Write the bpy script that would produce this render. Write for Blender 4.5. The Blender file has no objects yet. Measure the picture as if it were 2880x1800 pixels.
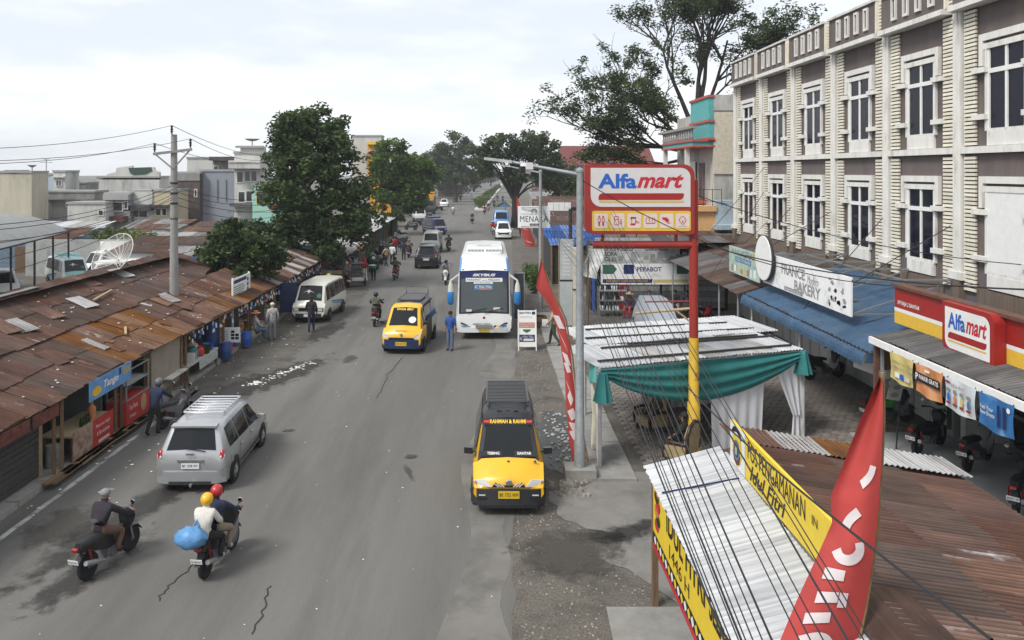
import bpy, math, random
import numpy as np
from mathutils import Vector, Matrix
R = random.Random(11)
NR = np.random.RandomState(5)
sc = bpy.context.scene
col = sc.collection
V = Vector
# ---------------------------------------------------------------- camera
F, VX, VY, H = 2202.0, 1369.0, 482.0, 7.5        # focal length and vanishing point in photo pixels, camera height
cam = bpy.data.cameras.new('camera'); camo = bpy.data.objects.new('camera', cam); col.objects.link(camo)
cam.sensor_width = 36; cam.lens = 36 * F / 2880
cam.shift_x = (1440 - VX) / 2880; cam.shift_y = -(900 - VY) / 2880
cam.clip_start = .1; cam.clip_end = 4000
camo.location = (0, 0, H); camo.rotation_euler = (math.radians(90), 0, 0)
sc.camera = camo
# ---------------------------------------------------------------- sky, sun, exposure
SUN_EL, SUN_AZ = math.radians(50), math.radians(230)
w = bpy.data.worlds.new('World'); sc.world = w; w.use_nodes = True
nt = w.node_tree; N = nt.nodes; L = nt.links
for n in list(N): N.remove(n)
out = N.new('ShaderNodeOutputWorld'); bg = N.new('ShaderNodeBackground')
sky = N.new('ShaderNodeTexSky'); sky.sky_type = 'NISHITA'; sky.sun_disc = False
sky.sun_elevation = SUN_EL; sky.sun_rotation = SUN_AZ
tc = N.new('ShaderNodeTexCoord'); mp = N.new('ShaderNodeMapping'); mp.inputs['Scale'].default_value = (1.1, 1.1, 4.2)
mp.inputs['Location'].default_value = (.9, .3, .4)
nz = N.new('ShaderNodeTexNoise'); nz.inputs['Scale'].default_value = 2.6; nz.inputs['Detail'].default_value = 7; nz.inputs['Roughness'].default_value = .55
rp = N.new('ShaderNodeValToRGB'); rp.color_ramp.elements[0].position = .38; rp.color_ramp.elements[1].position = .64
rp.color_ramp.elements[0].color = (4.0, 4.2, 4.5, 1); rp.color_ramp.elements[1].color = (5.6, 5.63, 5.68, 1)
mx = N.new('ShaderNodeMix'); mx.data_type = 'RGBA'; mx.inputs['Factor'].default_value = .9
L.new(tc.outputs['Generated'], mp.inputs['Vector']); L.new(mp.outputs[0], nz.inputs['Vector']); L.new(nz.outputs['Fac'], rp.inputs['Fac'])
L.new(sky.outputs[0], mx.inputs[6]); L.new(rp.outputs[0], mx.inputs[7]); L.new(mx.outputs[2], bg.inputs['Color'])
bg.inputs['Strength'].default_value = .1
L.new(bg.outputs[0], out.inputs[0])
sun = bpy.data.lights.new('sun', 'SUN'); suno = bpy.data.objects.new('sun', sun); col.objects.link(suno)
sun.energy = 1.5; sun.angle = math.radians(18); sun.color = (1, .97, .92)
suno.rotation_euler = (math.radians(90) - SUN_EL, 0, math.pi - SUN_AZ)
suno.location = (0, -20, 60)
vs = sc.view_settings; vs.view_transform = 'Standard'; vs.look = 'None'; vs.exposure = 1.15; vs.gamma = 1; vs.use_curve_mapping = False
sc.cycles.max_bounces = 5; sc.cycles.diffuse_bounces = 2; sc.cycles.glossy_bounces = 2; sc.cycles.transmission_bounces = 4; sc.cycles.transparent_max_bounces = 6
sc.cycles.caustics_reflective = False; sc.cycles.caustics_refractive = False

# ---------------------------------------------------------------- photo pixel -> place
def G(px, py, h=0.0):
    z = F * (H - h) / (py - VY); return V(((px - VX) * z / F, z, h))
def PD(px, py, y): return V(((px - VX) * y / F, y, H - (py - VY) * y / F))
def PXP(px, py, X):
    y = F * X / (px - VX); return V((X, y, H - (py - VY) * y / F))

# ---------------------------------------------------------------- mesh building
WL = {}
class MB:
    def __init__(s): s.v = []; s.f = []; s.m = []
    def add(s, pts, faces, m=0):
        o = len(s.v); s.v += [tuple(p) for p in pts]
        for f in faces: s.f.append(tuple(i + o for i in f)); s.m.append(m)
        return s
    def poly(s, pts, m=0): return s.add(pts, [range(len(pts))], m)
    def box(s, x0, x1, y0, y1, z0, z1, m=0):
        return s.add([(x0,y0,z0),(x1,y0,z0),(x1,y1,z0),(x0,y1,z0),(x0,y0,z1),(x1,y0,z1),(x1,y1,z1),(x0,y1,z1)],
                     [(0,3,2,1),(4,5,6,7),(0,1,5,4),(1,2,6,5),(2,3,7,6),(3,0,4,7)], m)
    def cbox(s, c, sx, sy, sz, m=0, rz=0, rx=0, ry=0):
        M_ = Matrix.Translation(V(c)) @ Matrix.Rotation(rz,4,'Z') @ Matrix.Rotation(ry,4,'Y') @ Matrix.Rotation(rx,4,'X')
        b = MB().box(-sx/2,sx/2,-sy/2,sy/2,-sz/2,sz/2)
        return s.add([M_ @ V(p) for p in b.v], b.f, m)
    def bar(s, a, b, w_, h_=None, m=0):
        a, b = V(a), V(b); d = (b - a).normalized(); h_ = h_ or w_
        u = d.cross(V((0,0,1))); u = V((1,0,0)) if u.length < 1e-4 else u.normalized(); n = u.cross(d).normalized()
        pts = [p + u*i*w_/2 + n*j*h_/2 for p in (a, b) for i, j in ((-1,-1),(1,-1),(1,1),(-1,1))]
        return s.add(pts, [(3,2,1,0),(4,5,6,7),(0,1,5,4),(1,2,6,5),(2,3,7,6),(3,0,4,7)], m)
    def tube(s, pts, r, n=7, m=0, caps=True):
        pts = [V(p) for p in pts]; k = len(pts); rr = r if isinstance(r, (list, tuple)) else [r]*k
        o = len(s.v); ref = None
        for i, p in enumerate(pts):
            d = (pts[min(i+1,k-1)] - pts[max(i-1,0)])
            d = d.normalized() if d.length > 1e-7 else V((0,0,1))
            if ref is None:
                ref = V((0,0,1)) if abs(d.z) < .9 else V((1,0,0))
            u = d.cross(ref); u = u.normalized() if u.length > 1e-5 else d.orthogonal().normalized()
            vv = d.cross(u)
            ref = u.cross(d) if abs(d.dot(ref)) > .98 else ref
            for j in range(n):
                a = 2*math.pi*j/n; s.v.append(tuple(p + (u*math.cos(a) + vv*math.sin(a))*rr[i]))
        for i in range(k-1):
            for j in range(n):
                q = (j+1) % n
                s.f.append((o+i*n+j, o+i*n+q, o+(i+1)*n+q, o+(i+1)*n+j)); s.m.append(m)
        if caps:
            s.f.append(tuple(o+j for j in range(n))[::-1]); s.m.append(m)
            s.f.append(tuple(o+(k-1)*n+j for j in range(n))); s.m.append(m)
        return s
    def lathe(s, prof, c=(0,0,0), n=14, axis='Z', m=0, sx=1, sy=1):
        o = len(s.v); c = V(c); k = len(prof)
        for r, z in prof:
            for j in range(n):
                a = 2*math.pi*j/n; p = V((r*math.cos(a)*sx, r*math.sin(a)*sy, z))
                if axis == 'X': p = V((p.z, p.x, p.y))
                elif axis == 'Y': p = V((p.x, p.z, p.y))
                s.v.append(tuple(c + p))
        for i in range(k-1):
            for j in range(n):
                q = (j+1) % n; s.f.append((o+i*n+j, o+i*n+q, o+(i+1)*n+q, o+(i+1)*n+j)); s.m.append(m)
        if prof[0][0] > 1e-4: s.f.append(tuple(o+j for j in range(n))[::-1]); s.m.append(m)
        if prof[-1][0] > 1e-4: s.f.append(tuple(o+(k-1)*n+j for j in range(n))); s.m.append(m)
        return s
    def ball(s, c, rx, ry=None, rz=None, n=10, k=7, m=0):
        ry = ry or rx; rz = rz or rx; c = V(c); o = len(s.v)
        for i in range(k+1):
            t = math.pi*i/k
            for j in range(n):
                a = 2*math.pi*j/n
                s.v.append((c.x+rx*math.sin(t)*math.cos(a), c.y+ry*math.sin(t)*math.sin(a), c.z-rz*math.cos(t)))
        for i in range(k):
            for j in range(n):
                q = (j+1) % n; s.f.append((o+i*n+j, o+i*n+q, o+(i+1)*n+q, o+(i+1)*n+j)); s.m.append(m)
        return s
    def prism(s, pts, d, m=0):
        k = len(pts); d = V(d); a = [V(p) for p in pts]; o = len(s.v)
        s.v += [tuple(p) for p in a] + [tuple(p+d) for p in a]
        s.f.append(tuple(range(o+k-1, o-1, -1))); s.m.append(m); s.f.append(tuple(range(o+k, o+2*k))); s.m.append(m)
        for i in range(k):
            q = (i+1) % k; s.f.append((o+i, o+q, o+k+q, o+k+i)); s.m.append(m)
        return s
    def loft(s, rings, m=0, caps=True, mf=None):
        k = len(rings[0]); o = len(s.v)
        for r in rings: s.v += [tuple(p) for p in r]
        for i in range(len(rings)-1):
            for j in range(k):
                q = (j+1) % k; s.f.append((o+i*k+j, o+i*k+q, o+(i+1)*k+q, o+(i+1)*k+j)); s.m.append(mf(i, j) if mf else m)
        if caps:
            s.f.append(tuple(o+j for j in range(k))[::-1]); s.m.append(mf(0, -1) if mf else m)
            e = o+(len(rings)-1)*k; s.f.append(tuple(e+j for j in range(k))); s.m.append(mf(len(rings)-2, -1) if mf else m)
        return s
    def grid(s, fn, nu, nv, m=0):
        o = len(s.v)
        for i in range(nu+1):
            for j in range(nv+1): s.v.append(tuple(fn(i/nu, j/nv)))
        for i in range(nu):
            for j in range(nv):
                a = o+i*(nv+1)+j; s.f.append((a, a+nv+1, a+nv+2, a+1)); s.m.append(m)
        return s
    def xf(s, M_): s.v = [tuple(M_ @ V(p)) for p in s.v]; return s
    def join(s, o, M_=None):
        return s.add([M_ @ V(p) for p in o.v] if M_ else o.v, o.f) if not o.m or max(o.m) == 0 else s._j(o, M_)
    def _j(s, o, M_):
        k = len(s.v); s.v += [tuple(M_ @ V(p)) if M_ else p for p in o.v]
        s.f += [tuple(i+k for i in f) for f in o.f]; s.m += o.m; return s
    def mesh(s, name, mats, smooth=None):
        me = bpy.data.meshes.new(name); me.from_pydata(s.v, [], s.f)
        for m_ in (mats if isinstance(mats, (list, tuple)) else [mats]): me.materials.append(m_)
        if len(me.materials) > 1: me.polygons.foreach_set('material_index', s.m)
        if smooth:
            me.polygons.foreach_set('use_smooth', [True]*len(me.polygons)); me.set_sharp_from_angle(angle=math.radians(smooth))
        me.update(); return me
    def build(s, name, mats, parent=None, smooth=None):
        return put(name, s.mesh(name, mats, smooth), parent)
def put(name, me, parent=None, mat4=None):
    o = bpy.data.objects.new(name, me); col.objects.link(o)
    if parent is not None: o.parent = parent
    base = WL.get(parent, V((0,0,0))) if parent is not None else V((0,0,0))
    if mat4 is None: o.location = -base; WL[o] = V((0,0,0))
    else:
        m_ = mat4.copy(); m_.translation = m_.translation - base; o.matrix_basis = m_; WL[o] = mat4.translation.copy()
    return o
def thing(name, label, cat, loc=(0,0,0), group=None):
    o = bpy.data.objects.new(name, None); col.objects.link(o); o.location = loc; WL[o] = V(loc); o.empty_display_size = .2
    return tag(o, label, cat, group)
def tag(o, label=None, cat=None, group=None, kind=None):
    if label: o['label'] = label
    if cat: o['category'] = cat
    if group: o['group'] = group
    if kind: o['kind'] = kind
    return o
def struct(o): o['kind'] = 'structure'; return o
KIDS = {}
def copy_tree(o, parent=None):
    if not KIDS or o not in KIDS:
        KIDS.clear()
        for q in col.objects:
            if q.parent: KIDS.setdefault(q.parent, []).append(q)
        KIDS.setdefault(o, [])
    c = o.copy(); col.objects.link(c)
    if parent is not None: c.parent = parent
    for ch in KIDS.get(o, []): copy_tree(ch, c)
    return c
def place(o, x, y, rz, z=0, s=1):
    o.location = (x, y, z); o.rotation_euler = (0, 0, rz); o.scale = (s, s, s); return o

# ---------------------------------------------------------------- materials
MATS = {}
def mat(name, c, rough=.75, metal=0., var=.15, scale=6., bump=0., bscale=None, dirt=None, rnd=0., stretch=None, spec=.4, trans=0., coat=0.):
    """base colour with fine mottling (var), optional second stain colour dirt=(colour, cover, scale), per-object tint rnd"""
    if name in MATS: return MATS[name]
    m = bpy.data.materials.new(name); m.use_nodes = True; MATS[name] = m
    nt = m.node_tree; N = nt.nodes; L = nt.links; b = N['Principled BSDF']
    b.inputs['Roughness'].default_value = rough; b.inputs['Metallic'].default_value = metal; b.inputs['Specular IOR Level'].default_value = spec
    if coat: b.inputs['Coat Weight'].default_value = coat; b.inputs['Coat Roughness'].default_value = .08
    c = tuple(c)[:3]
    b.inputs['Base Color'].default_value = c + (1,)
    m.diffuse_color = c + (1,)
    if var or dirt or bump or rnd:
        tc = N.new('ShaderNodeTexCoord'); oi = N.new('ShaderNodeObjectInfo')
        ad = N.new('ShaderNodeVectorMath'); ad.operation = 'ADD'
        ml = N.new('ShaderNodeMath'); ml.operation = 'MULTIPLY'; ml.inputs[1].default_value = 57.0
        L.new(oi.outputs['Random'], ml.inputs[0]); L.new(tc.outputs['Object'], ad.inputs[0]); L.new(ml.outputs[0], ad.inputs[1])
        mp = N.new('ShaderNodeMapping'); mp.inputs['Scale'].default_value = stretch or (1, 1, 1); L.new(ad.outputs[0], mp.inputs['Vector'])
        nz = N.new('ShaderNodeTexNoise'); nz.inputs['Scale'].default_value = scale; nz.inputs['Detail'].default_value = 6; nz.inputs['Roughness'].default_value = .62
        L.new(mp.outputs[0], nz.inputs['Vector'])
        rp = N.new('ShaderNodeValToRGB'); e = rp.color_ramp.elements; e[0].position = .3; e[1].position = .7
        e[0].color = tuple(max(0, x*(1-var)) for x in c) + (1,); e[1].color = tuple(min(1, x*(1+var)) for x in c) + (1,)
        L.new(nz.outputs['Fac'], rp.inputs['Fac']); cur = rp.outputs[0]
        if dirt:
            dc, cov, ds = dirt
            n2 = N.new('ShaderNodeTexNoise'); n2.inputs['Scale'].default_value = ds; n2.inputs['Detail'].default_value = 8; n2.inputs['Roughness'].default_value = .68
            L.new(mp.outputs[0], n2.inputs['Vector'])
            r2 = N.new('ShaderNodeValToRGB'); q = r2.color_ramp.elements; q[0].position = .62 - .3*cov; q[1].position = .82 - .3*cov
            q[0].color = (0,0,0,1); q[1].color = (1,1,1,1); L.new(n2.outputs['Fac'], r2.inputs['Fac'])
            mx = N.new('ShaderNodeMix'); mx.data_type = 'RGBA'; mx.inputs[7].default_value = tuple(dc)[:3] + (1,)
            L.new(r2.outputs[0], mx.inputs['Factor']); L.new(cur, mx.inputs[6]); cur = mx.outputs[2]
        if rnd:
            hs = N.new('ShaderNodeHueSaturation'); mr = N.new('ShaderNodeMapRange')
            mr.inputs['To Min'].default_value = 1-rnd; mr.inputs['To Max'].default_value = 1+rnd
            L.new(oi.outputs['Random'], mr.inputs['Value']); L.new(mr.outputs[0], hs.inputs['Value']); L.new(cur, hs.inputs['Color']); cur = hs.outputs[0]
        L.new(cur, b.inputs['Base Color'])
        if bump:
            n3 = N.new('ShaderNodeTexNoise'); n3.inputs['Scale'].default_value = bscale or scale*4; n3.inputs['Detail'].default_value = 5
            L.new(mp.outputs[0], n3.inputs['Vector']); bp = N.new('ShaderNodeBump'); bp.inputs['Strength'].default_value = bump; bp.inputs['Distance'].default_value = .02
            L.new(n3.outputs['Fac'], bp.inputs['Height']); L.new(bp.outputs[0], b.inputs['Normal'])
    return m
def rust(name, a, b_, c, tin=(.30,.29,.28), tinc=.15, rnd=.2, wear_shade=.42):
    """corrugated iron: streaks of rust running down the sheet (local y), tin showing through, tint per sheet"""
    m = bpy.data.materials.new(name); m.use_nodes = True; MATS[name] = m
    nt = m.node_tree; N = nt.nodes; L = nt.links; bs = N['Principled BSDF']; bs.inputs['Roughness'].default_value = .82; bs.inputs['Specular IOR Level'].default_value = .25
    tc = N.new('ShaderNodeTexCoord'); oi = N.new('ShaderNodeObjectInfo'); ml = N.new('ShaderNodeMath'); ml.operation = 'MULTIPLY'; ml.inputs[1].default_value = 91
    ad = N.new('ShaderNodeVectorMath'); L.new(oi.outputs['Random'], ml.inputs[0]); L.new(tc.outputs['Object'], ad.inputs[0]); L.new(ml.outputs[0], ad.inputs[1])
    def noise(sx, sy, s, d=6):
        mp = N.new('ShaderNodeMapping'); mp.inputs['Scale'].default_value = (sx, sy, 1); L.new(ad.outputs[0], mp.inputs['Vector'])
        n = N.new('ShaderNodeTexNoise'); n.inputs['Scale'].default_value = s; n.inputs['Detail'].default_value = d; n.inputs['Roughness'].default_value = .65
        L.new(mp.outputs[0], n.inputs['Vector']); return n.outputs['Fac']
    rp = N.new('ShaderNodeValToRGB'); e = rp.color_ramp.elements
    e[0].position = .28; e[0].color = a+(1,); e[1].position = .74; e[1].color = c+(1,); k = e.new(.5); k.color = b_+(1,)
    L.new(noise(1.2, .55, 1.5), rp.inputs['Fac'])
    r2 = N.new('ShaderNodeValToRGB'); q = r2.color_ramp.elements; q[0].position = .68-.35*tinc; q[1].position = .78-.3*tinc; q[0].color = (0,0,0,1); q[1].color = (1,1,1,1)
    L.new(noise(1.6, .5, 1.5, 9), r2.inputs['Fac'])
    mx = N.new('ShaderNodeMix'); mx.data_type = 'RGBA'; mx.inputs[7].default_value = tin+(1,); L.new(r2.outputs[0], mx.inputs['Factor']); L.new(rp.outputs[0], mx.inputs[6])
    hs = N.new('ShaderNodeHueSaturation'); mr = N.new('ShaderNodeMapRange'); mr.inputs['To Min'].default_value = 1-rnd; mr.inputs['To Max'].default_value = 1+rnd
    ms = N.new('ShaderNodeMapRange'); ms.inputs['To Min'].default_value = 1.15; ms.inputs['To Max'].default_value = .8
    L.new(oi.outputs['Random'], mr.inputs['Value']); L.new(oi.outputs['Random'], ms.inputs['Value']); L.new(mr.outputs[0], hs.inputs['Value']); L.new(ms.outputs[0], hs.inputs['Saturation'])
    L.new(mx.outputs[2], hs.inputs['Color'])
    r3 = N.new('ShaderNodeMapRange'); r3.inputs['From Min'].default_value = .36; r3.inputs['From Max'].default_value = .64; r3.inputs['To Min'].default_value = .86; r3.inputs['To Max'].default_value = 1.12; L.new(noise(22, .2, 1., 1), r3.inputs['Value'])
    at = N.new('ShaderNodeAttribute'); at.attribute_name = 'ridge'; r4 = N.new('ShaderNodeMapRange'); r4.inputs['To Min'].default_value = 1-wear_shade; r4.inputs['To Max'].default_value = 1+wear_shade; L.new(at.outputs['Fac'], r4.inputs['Value'])  # groove shade put into the colour with the wear: grooves darkened, ridges lightened
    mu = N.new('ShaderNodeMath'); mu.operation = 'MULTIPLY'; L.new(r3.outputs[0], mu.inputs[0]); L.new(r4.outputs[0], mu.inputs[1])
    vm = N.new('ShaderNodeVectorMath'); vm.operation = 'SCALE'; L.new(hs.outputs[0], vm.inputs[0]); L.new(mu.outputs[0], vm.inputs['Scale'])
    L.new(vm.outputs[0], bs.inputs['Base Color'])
    return m
def glass(name, c=(.02,.025,.03), rough=.06):
    m = mat(name, c, rough, 0, var=0, spec=.6); return m
def leafmat(name, c1, c2):
    m = bpy.data.materials.new(name); m.use_nodes = True; MATS[name] = m
    nt = m.node_tree; N = nt.nodes; L = nt.links; bs = N['Principled BSDF']; bs.inputs['Roughness'].default_value = .55; bs.inputs['Specular IOR Level'].default_value = .3
    at = N.new('ShaderNodeAttribute'); at.attribute_name = 'tone'
    rp = N.new('ShaderNodeValToRGB'); rp.color_ramp.elements[0].color = c1+(1,); rp.color_ramp.elements[1].color = c2+(1,)
    L.new(at.outputs['Fac'], rp.inputs['Fac']); L.new(rp.outputs[0], bs.inputs['Base Color'])
    tr = N.new('ShaderNodeBsdfTranslucent'); L.new(rp.outputs[0], tr.inputs['Color']); ms = N.new('ShaderNodeMixShader'); ms.inputs[0].default_value = .25
    o = N['Material Output']; L.new(bs.outputs[0], ms.inputs[1]); L.new(tr.outputs[0], ms.inputs[2]); L.new(ms.outputs[0], o.inputs['Surface'])
    return m
mat('white', (.72,.72,.7), .6, var=.06); mat('offwhite', (.6,.59,.55), .75, var=.12, dirt=((.25,.23,.19), .25, 1.5)); mat('black', (.012,.012,.013), .5, var=.2)
mat('dark', (.03,.03,.032), .7, var=.3); mat('rubber', (.018,.018,.018), .85, var=.2); mat('chrome', (.55,.56,.58), .2, .9, var=0)
mat('steel', (.35,.36,.37), .45, .7, var=.1); mat('galv', (.30,.32,.33), .55, .4, var=.18, scale=9); mat('red', (.5,.03,.025), .5, var=.1); mat('yellow', (.75,.45,.02), .5, var=.08)
mat('blue', (.03,.10,.42), .5, var=.1); mat('wood', (.16,.10,.055), .85, var=.35, stretch=(6,6,.6), rnd=.3); mat('palewood', (.36,.27,.16), .85, var=.3, stretch=(5,5,.6), rnd=.2)
mat('wallgrey', (.27,.27,.26), .9, var=.2, dirt=((.12,.12,.11), .35, .8)); mat('concrete', (.27,.26,.24), .9, var=.2, scale=3, dirt=((.14,.13,.115), .35, .7), bump=.3)
glass('glass'); mat('carglass', (.012,.014,.016), .06, 0, var=0, spec=.28); mat('plate_w', (.7,.7,.7), .5, var=0); mat('plate_y', (.62,.42,.02), .5, var=0)
mat('lampglass', (.55,.56,.55), .15, 0, var=0, spec=.8); mat('taillight', (.35,.008,.012), .2, 0, var=0, spec=.7)
mat('navy', (.012,.016,.04), .8, var=.2); mat('rope', (.4,.36,.28), .9)
mat('ink', (.01,.01,.012), .6, var=0); mat('inkblue', (.01,.02,.10), .6, var=0); mat('inkgrey', (.22,.22,.21), .6, var=0)

# ---------------------------------------------------------------- lettering (filled in at the end, all at once)
TEXTQ = []
def lettering(parent, s, O, Ru, Uu, u, v, wd, ht, m, name='lettering', bold=0, shear=0, off=.006, align='c', space=1):
    """text inside the box (u,v)-(u+wd,v+ht) of the plane O + Ru*u + Uu*v"""
    me = bpy.data.meshes.new('lettering'); me.materials.append(MATS[m] if isinstance(m, str) else m)
    Ru, Uu = V(Ru).normalized(), V(Uu).normalized(); n = Ru.cross(Uu)
    p = V(O) + Ru*u + Uu*v + n*off
    M4 = Matrix(((Ru.x,Uu.x,n.x,p.x),(Ru.y,Uu.y,n.y,p.y),(Ru.z,Uu.z,n.z,p.z),(0,0,0,1)))
    o = put(name, me, parent, M4); TEXTQ.append((me, s, wd, ht, bold, shear, space)); return o
def flush_text():
    tmp = {}
    for me, s, wd, ht, bold, shear, space in TEXTQ:
        k = (s, bold, shear, space)
        if k not in tmp:
            cu = bpy.data.curves.new('t', 'FONT'); cu.body = s; cu.offset = bold; cu.shear = shear; cu.resolution_u = 3; cu.space_character = space
            o = bpy.data.objects.new('t', cu); col.objects.link(o); tmp[k] = o
    bpy.context.view_layer.update(); dg = bpy.context.evaluated_depsgraph_get(); geo = {}
    for k, o in tmp.items():
        t = o.evaluated_get(dg).to_mesh(); vs_ = np.empty(len(t.vertices)*3); t.vertices.foreach_get('co', vs_)
        geo[k] = (vs_.reshape(-1, 3), [tuple(p.vertices) for p in t.polygons]); o.evaluated_get(dg).to_mesh_clear()
    for me, s, wd, ht, bold, shear, space in TEXTQ:
        vs_, fs = geo[(s, bold, shear, space)]; lo, hi = vs_.min(0), vs_.max(0); q = vs_ - lo
        q[:, 0] *= wd/max(hi[0]-lo[0], 1e-6); q[:, 1] *= ht/max(hi[1]-lo[1], 1e-6); q[:, 2] = 0
        me.from_pydata([tuple(x) for x in q], [], fs); me.update()
    for o in tmp.values(): cu = o.data; bpy.data.objects.remove(o); bpy.data.curves.remove(cu)
def rect(parent, name, O, Ru, Uu, u0, v0, u1, v1, m, off=.003, th=0.):
    Ru, Uu = V(Ru).normalized(), V(Uu).normalized(); n = Ru.cross(Uu); O = V(O)
    b = MB(); q = [O+Ru*u0+Uu*v0, O+Ru*u1+Uu*v0, O+Ru*u1+Uu*v1, O+Ru*u0+Uu*v1]
    if th: b.prism([p+n*(off-th) for p in q], n*th)
    else: b.poly([p+n*off for p in q])
    return b.build(name, MATS[m] if isinstance(m, str) else m, parent)
def shape(parent, name, O, Ru, Uu, pts, m, off=.005):
    Ru, Uu = V(Ru).normalized(), V(Uu).normalized(); n = Ru.cross(Uu); O = V(O)
    return MB().poly([O+Ru*u+Uu*v+n*off for u, v in pts]).build(name, MATS[m] if isinstance(m, str) else m, parent)
def rrect(u0, v0, u1, v1, r, n=5):
    rr = r if isinstance(r, (tuple, list)) else (r,)*4; out = []
    for (cu, cv, a0), q in zip(((u0,v0,180),(u1,v0,270),(u1,v1,0),(u0,v1,90)), rr):
        cx = cu + (q if cu == u0 else -q); cy = cv + (q if cv == v0 else -q)
        if q < 1e-6: out.append((cu, cv)); continue
        for i in range(n+1):
            a = math.radians(a0 + 90*i/n); out.append((cx+q*math.cos(a), cy+q*math.sin(a)))
    return out
def disc(cu, cv, ru, rv=None, n=16): rv = rv or ru; return [(cu+ru*math.cos(2*math.pi*i/n), cv+rv*math.sin(2*math.pi*i/n)) for i in range(n)]

# ---------------------------------------------------------------- corrugated sheets
CORR = {}
def corr(wd, ln, key=0, pitch=.085, amp=.013):
    k = (round(wd,2), round(ln,2), key, pitch)
    if k not in CORR:
        rg = random.Random(hash(k) & 0xffff); n = max(4, int(wd/pitch)*2); b = MB(); rows = 3
        sag = rg.uniform(-.015, .012); tl = rg.uniform(-.012, .012)
        ts = [i/rows for i in range(rows+1)]; o = 0
        cut = [rg.uniform(-.03, .03) for _ in range(n+1)]
        for j, t in enumerate(ts):
            for i in range(n+1):
                b.v.append((wd*i/n, ln*t + (0 if j else cut[i]*.5), amp*(1 if i % 2 else -1) + sag*math.sin(math.pi*t) + tl*(i/n-.5)*2*(t-.5) + (rg.uniform(-.004,.004))))
        for j in range(rows):
            for i in range(n):
                a = j*(n+1)+i; b.f.append((a, a+1, a+n+2, a+n+1)); b.m.append(0)
        CORR[k] = b
    return CORR[k]
CMESH = {}
def sheet(parent, name, p, ux, uy, wd, ln, m, key=0, pitch=.085, amp=.013):
    ux, uy = V(ux).normalized(), V(uy); uy = (uy - ux*uy.dot(ux)).normalized(); n = ux.cross(uy)
    k = (round(wd,2), round(ln,2), key, pitch, m)
    if k not in CMESH:
        B = corr(wd, ln, key, pitch, amp); CMESH[k] = B.mesh('roof_sheet', MATS[m]); n_ = max(4, int(wd/pitch)*2)+1      # ridges marked, for the groove shade and wear painted into the colour
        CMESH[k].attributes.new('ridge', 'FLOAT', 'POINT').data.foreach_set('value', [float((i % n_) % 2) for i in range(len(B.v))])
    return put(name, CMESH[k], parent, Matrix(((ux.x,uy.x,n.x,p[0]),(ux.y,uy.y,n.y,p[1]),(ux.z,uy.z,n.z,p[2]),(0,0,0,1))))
def roof(parent, A, B, up, sw=.8, sl=1.8, mats=('rust1',), jit=.03, over=.12, pitch=.085, amp=.013, rg=None, skip=0.):
    """corrugated sheets over the parallelogram eave A->B, slope vector up; rows overlap upwards"""
    rg = rg or R; A, B, up = V(A), V(B), V(up); ln = (B-A).length; ux = (B-A).normalized(); ul = up.length; uy = up.normalized()
    nc = max(1, round(ln/sw)); nr = max(1, round(ul/sl)); cw = ln/nc; cl = ul/nr; n = ux.cross(uy); sgn = 1 if n.z > 0 else -1
    for r in range(nr):
        for c in range(nc):
            if rg.random() < skip: continue
            p = A + ux*(c*cw + rg.uniform(-jit, jit)) + uy*(r*cl + rg.uniform(-jit, jit)*(1.6 if r == 0 else 1)) + n*sgn*((nr-1-r)*-.006 + (c % 2)*.012 + r*.02 + rg.uniform(0,.012))
            a = rg.uniform(-.012, .012); x2 = ux + uy*a
            if sgn < 0: sheet(parent, 'roof_sheet', p + x2*(cw+.05), -x2, uy, round(cw+.05,2), round(cl+over,2), rg.choice(mats), rg.randrange(3), pitch, amp)
            else: sheet(parent, 'roof_sheet', p, x2, uy, round(cw+.05,2), round(cl+over,2), rg.choice(mats), rg.randrange(3), pitch, amp)
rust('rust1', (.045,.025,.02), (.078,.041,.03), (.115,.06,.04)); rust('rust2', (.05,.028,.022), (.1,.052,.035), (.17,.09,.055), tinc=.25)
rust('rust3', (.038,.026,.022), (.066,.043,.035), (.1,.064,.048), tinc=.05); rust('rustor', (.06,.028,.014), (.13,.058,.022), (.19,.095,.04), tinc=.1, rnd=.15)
rust('tin', (.17,.165,.16), (.28,.275,.27), (.38,.38,.375), tin=(.15,.08,.05), tinc=.2, rnd=.2); rust('whitetin', (.33,.34,.355), (.42,.43,.44), (.50,.50,.51), tin=(.3,.26,.2), tinc=.06, rnd=.12, wear_shade=.12)
rust('greytin', (.12,.12,.12), (.2,.195,.19), (.29,.28,.27), tin=(.16,.09,.06), tinc=.2); rust('darktin', (.05,.05,.05), (.08,.078,.076), (.13,.125,.12), tin=(.1,.07,.05), tinc=.1)
# ================================================================ ground, road, verges
mat('earth', (.10,.088,.072), .95, var=.3, scale=1.2, bump=.5, bscale=12, dirt=((.16,.15,.13), .4, .35))
asphalt = mat('asphalt', (.135,.13,.12), .88, var=.16, scale=.45, bump=.4, bscale=55, dirt=((.103,.1,.093), .5, .7), stretch=(1,.12,1), spec=.25)
mat('oldasphalt', (.165,.158,.145), .9, var=.18, scale=.8, bump=.35, bscale=55, dirt=((.09,.087,.08), .35, .6), spec=.25)
mat('mud', (.085,.078,.068), .85, var=.3, scale=1.5, bump=.5, bscale=30, dirt=((.125,.115,.1), .4, .9), spec=.35)
mat('wetmud', (.04,.038,.035), .45, var=.3, scale=4, bump=.25, bscale=22, spec=.5)
mat('gravel', (.12,.108,.092), .95, var=.45, scale=22, bump=.9, bscale=35, dirt=((.06,.055,.048), .45, 1.2))
mat('apron', (.185,.178,.165), .9, var=.15, scale=1.5, bump=.35, bscale=45, dirt=((.12,.115,.105), .35, .9))
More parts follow.
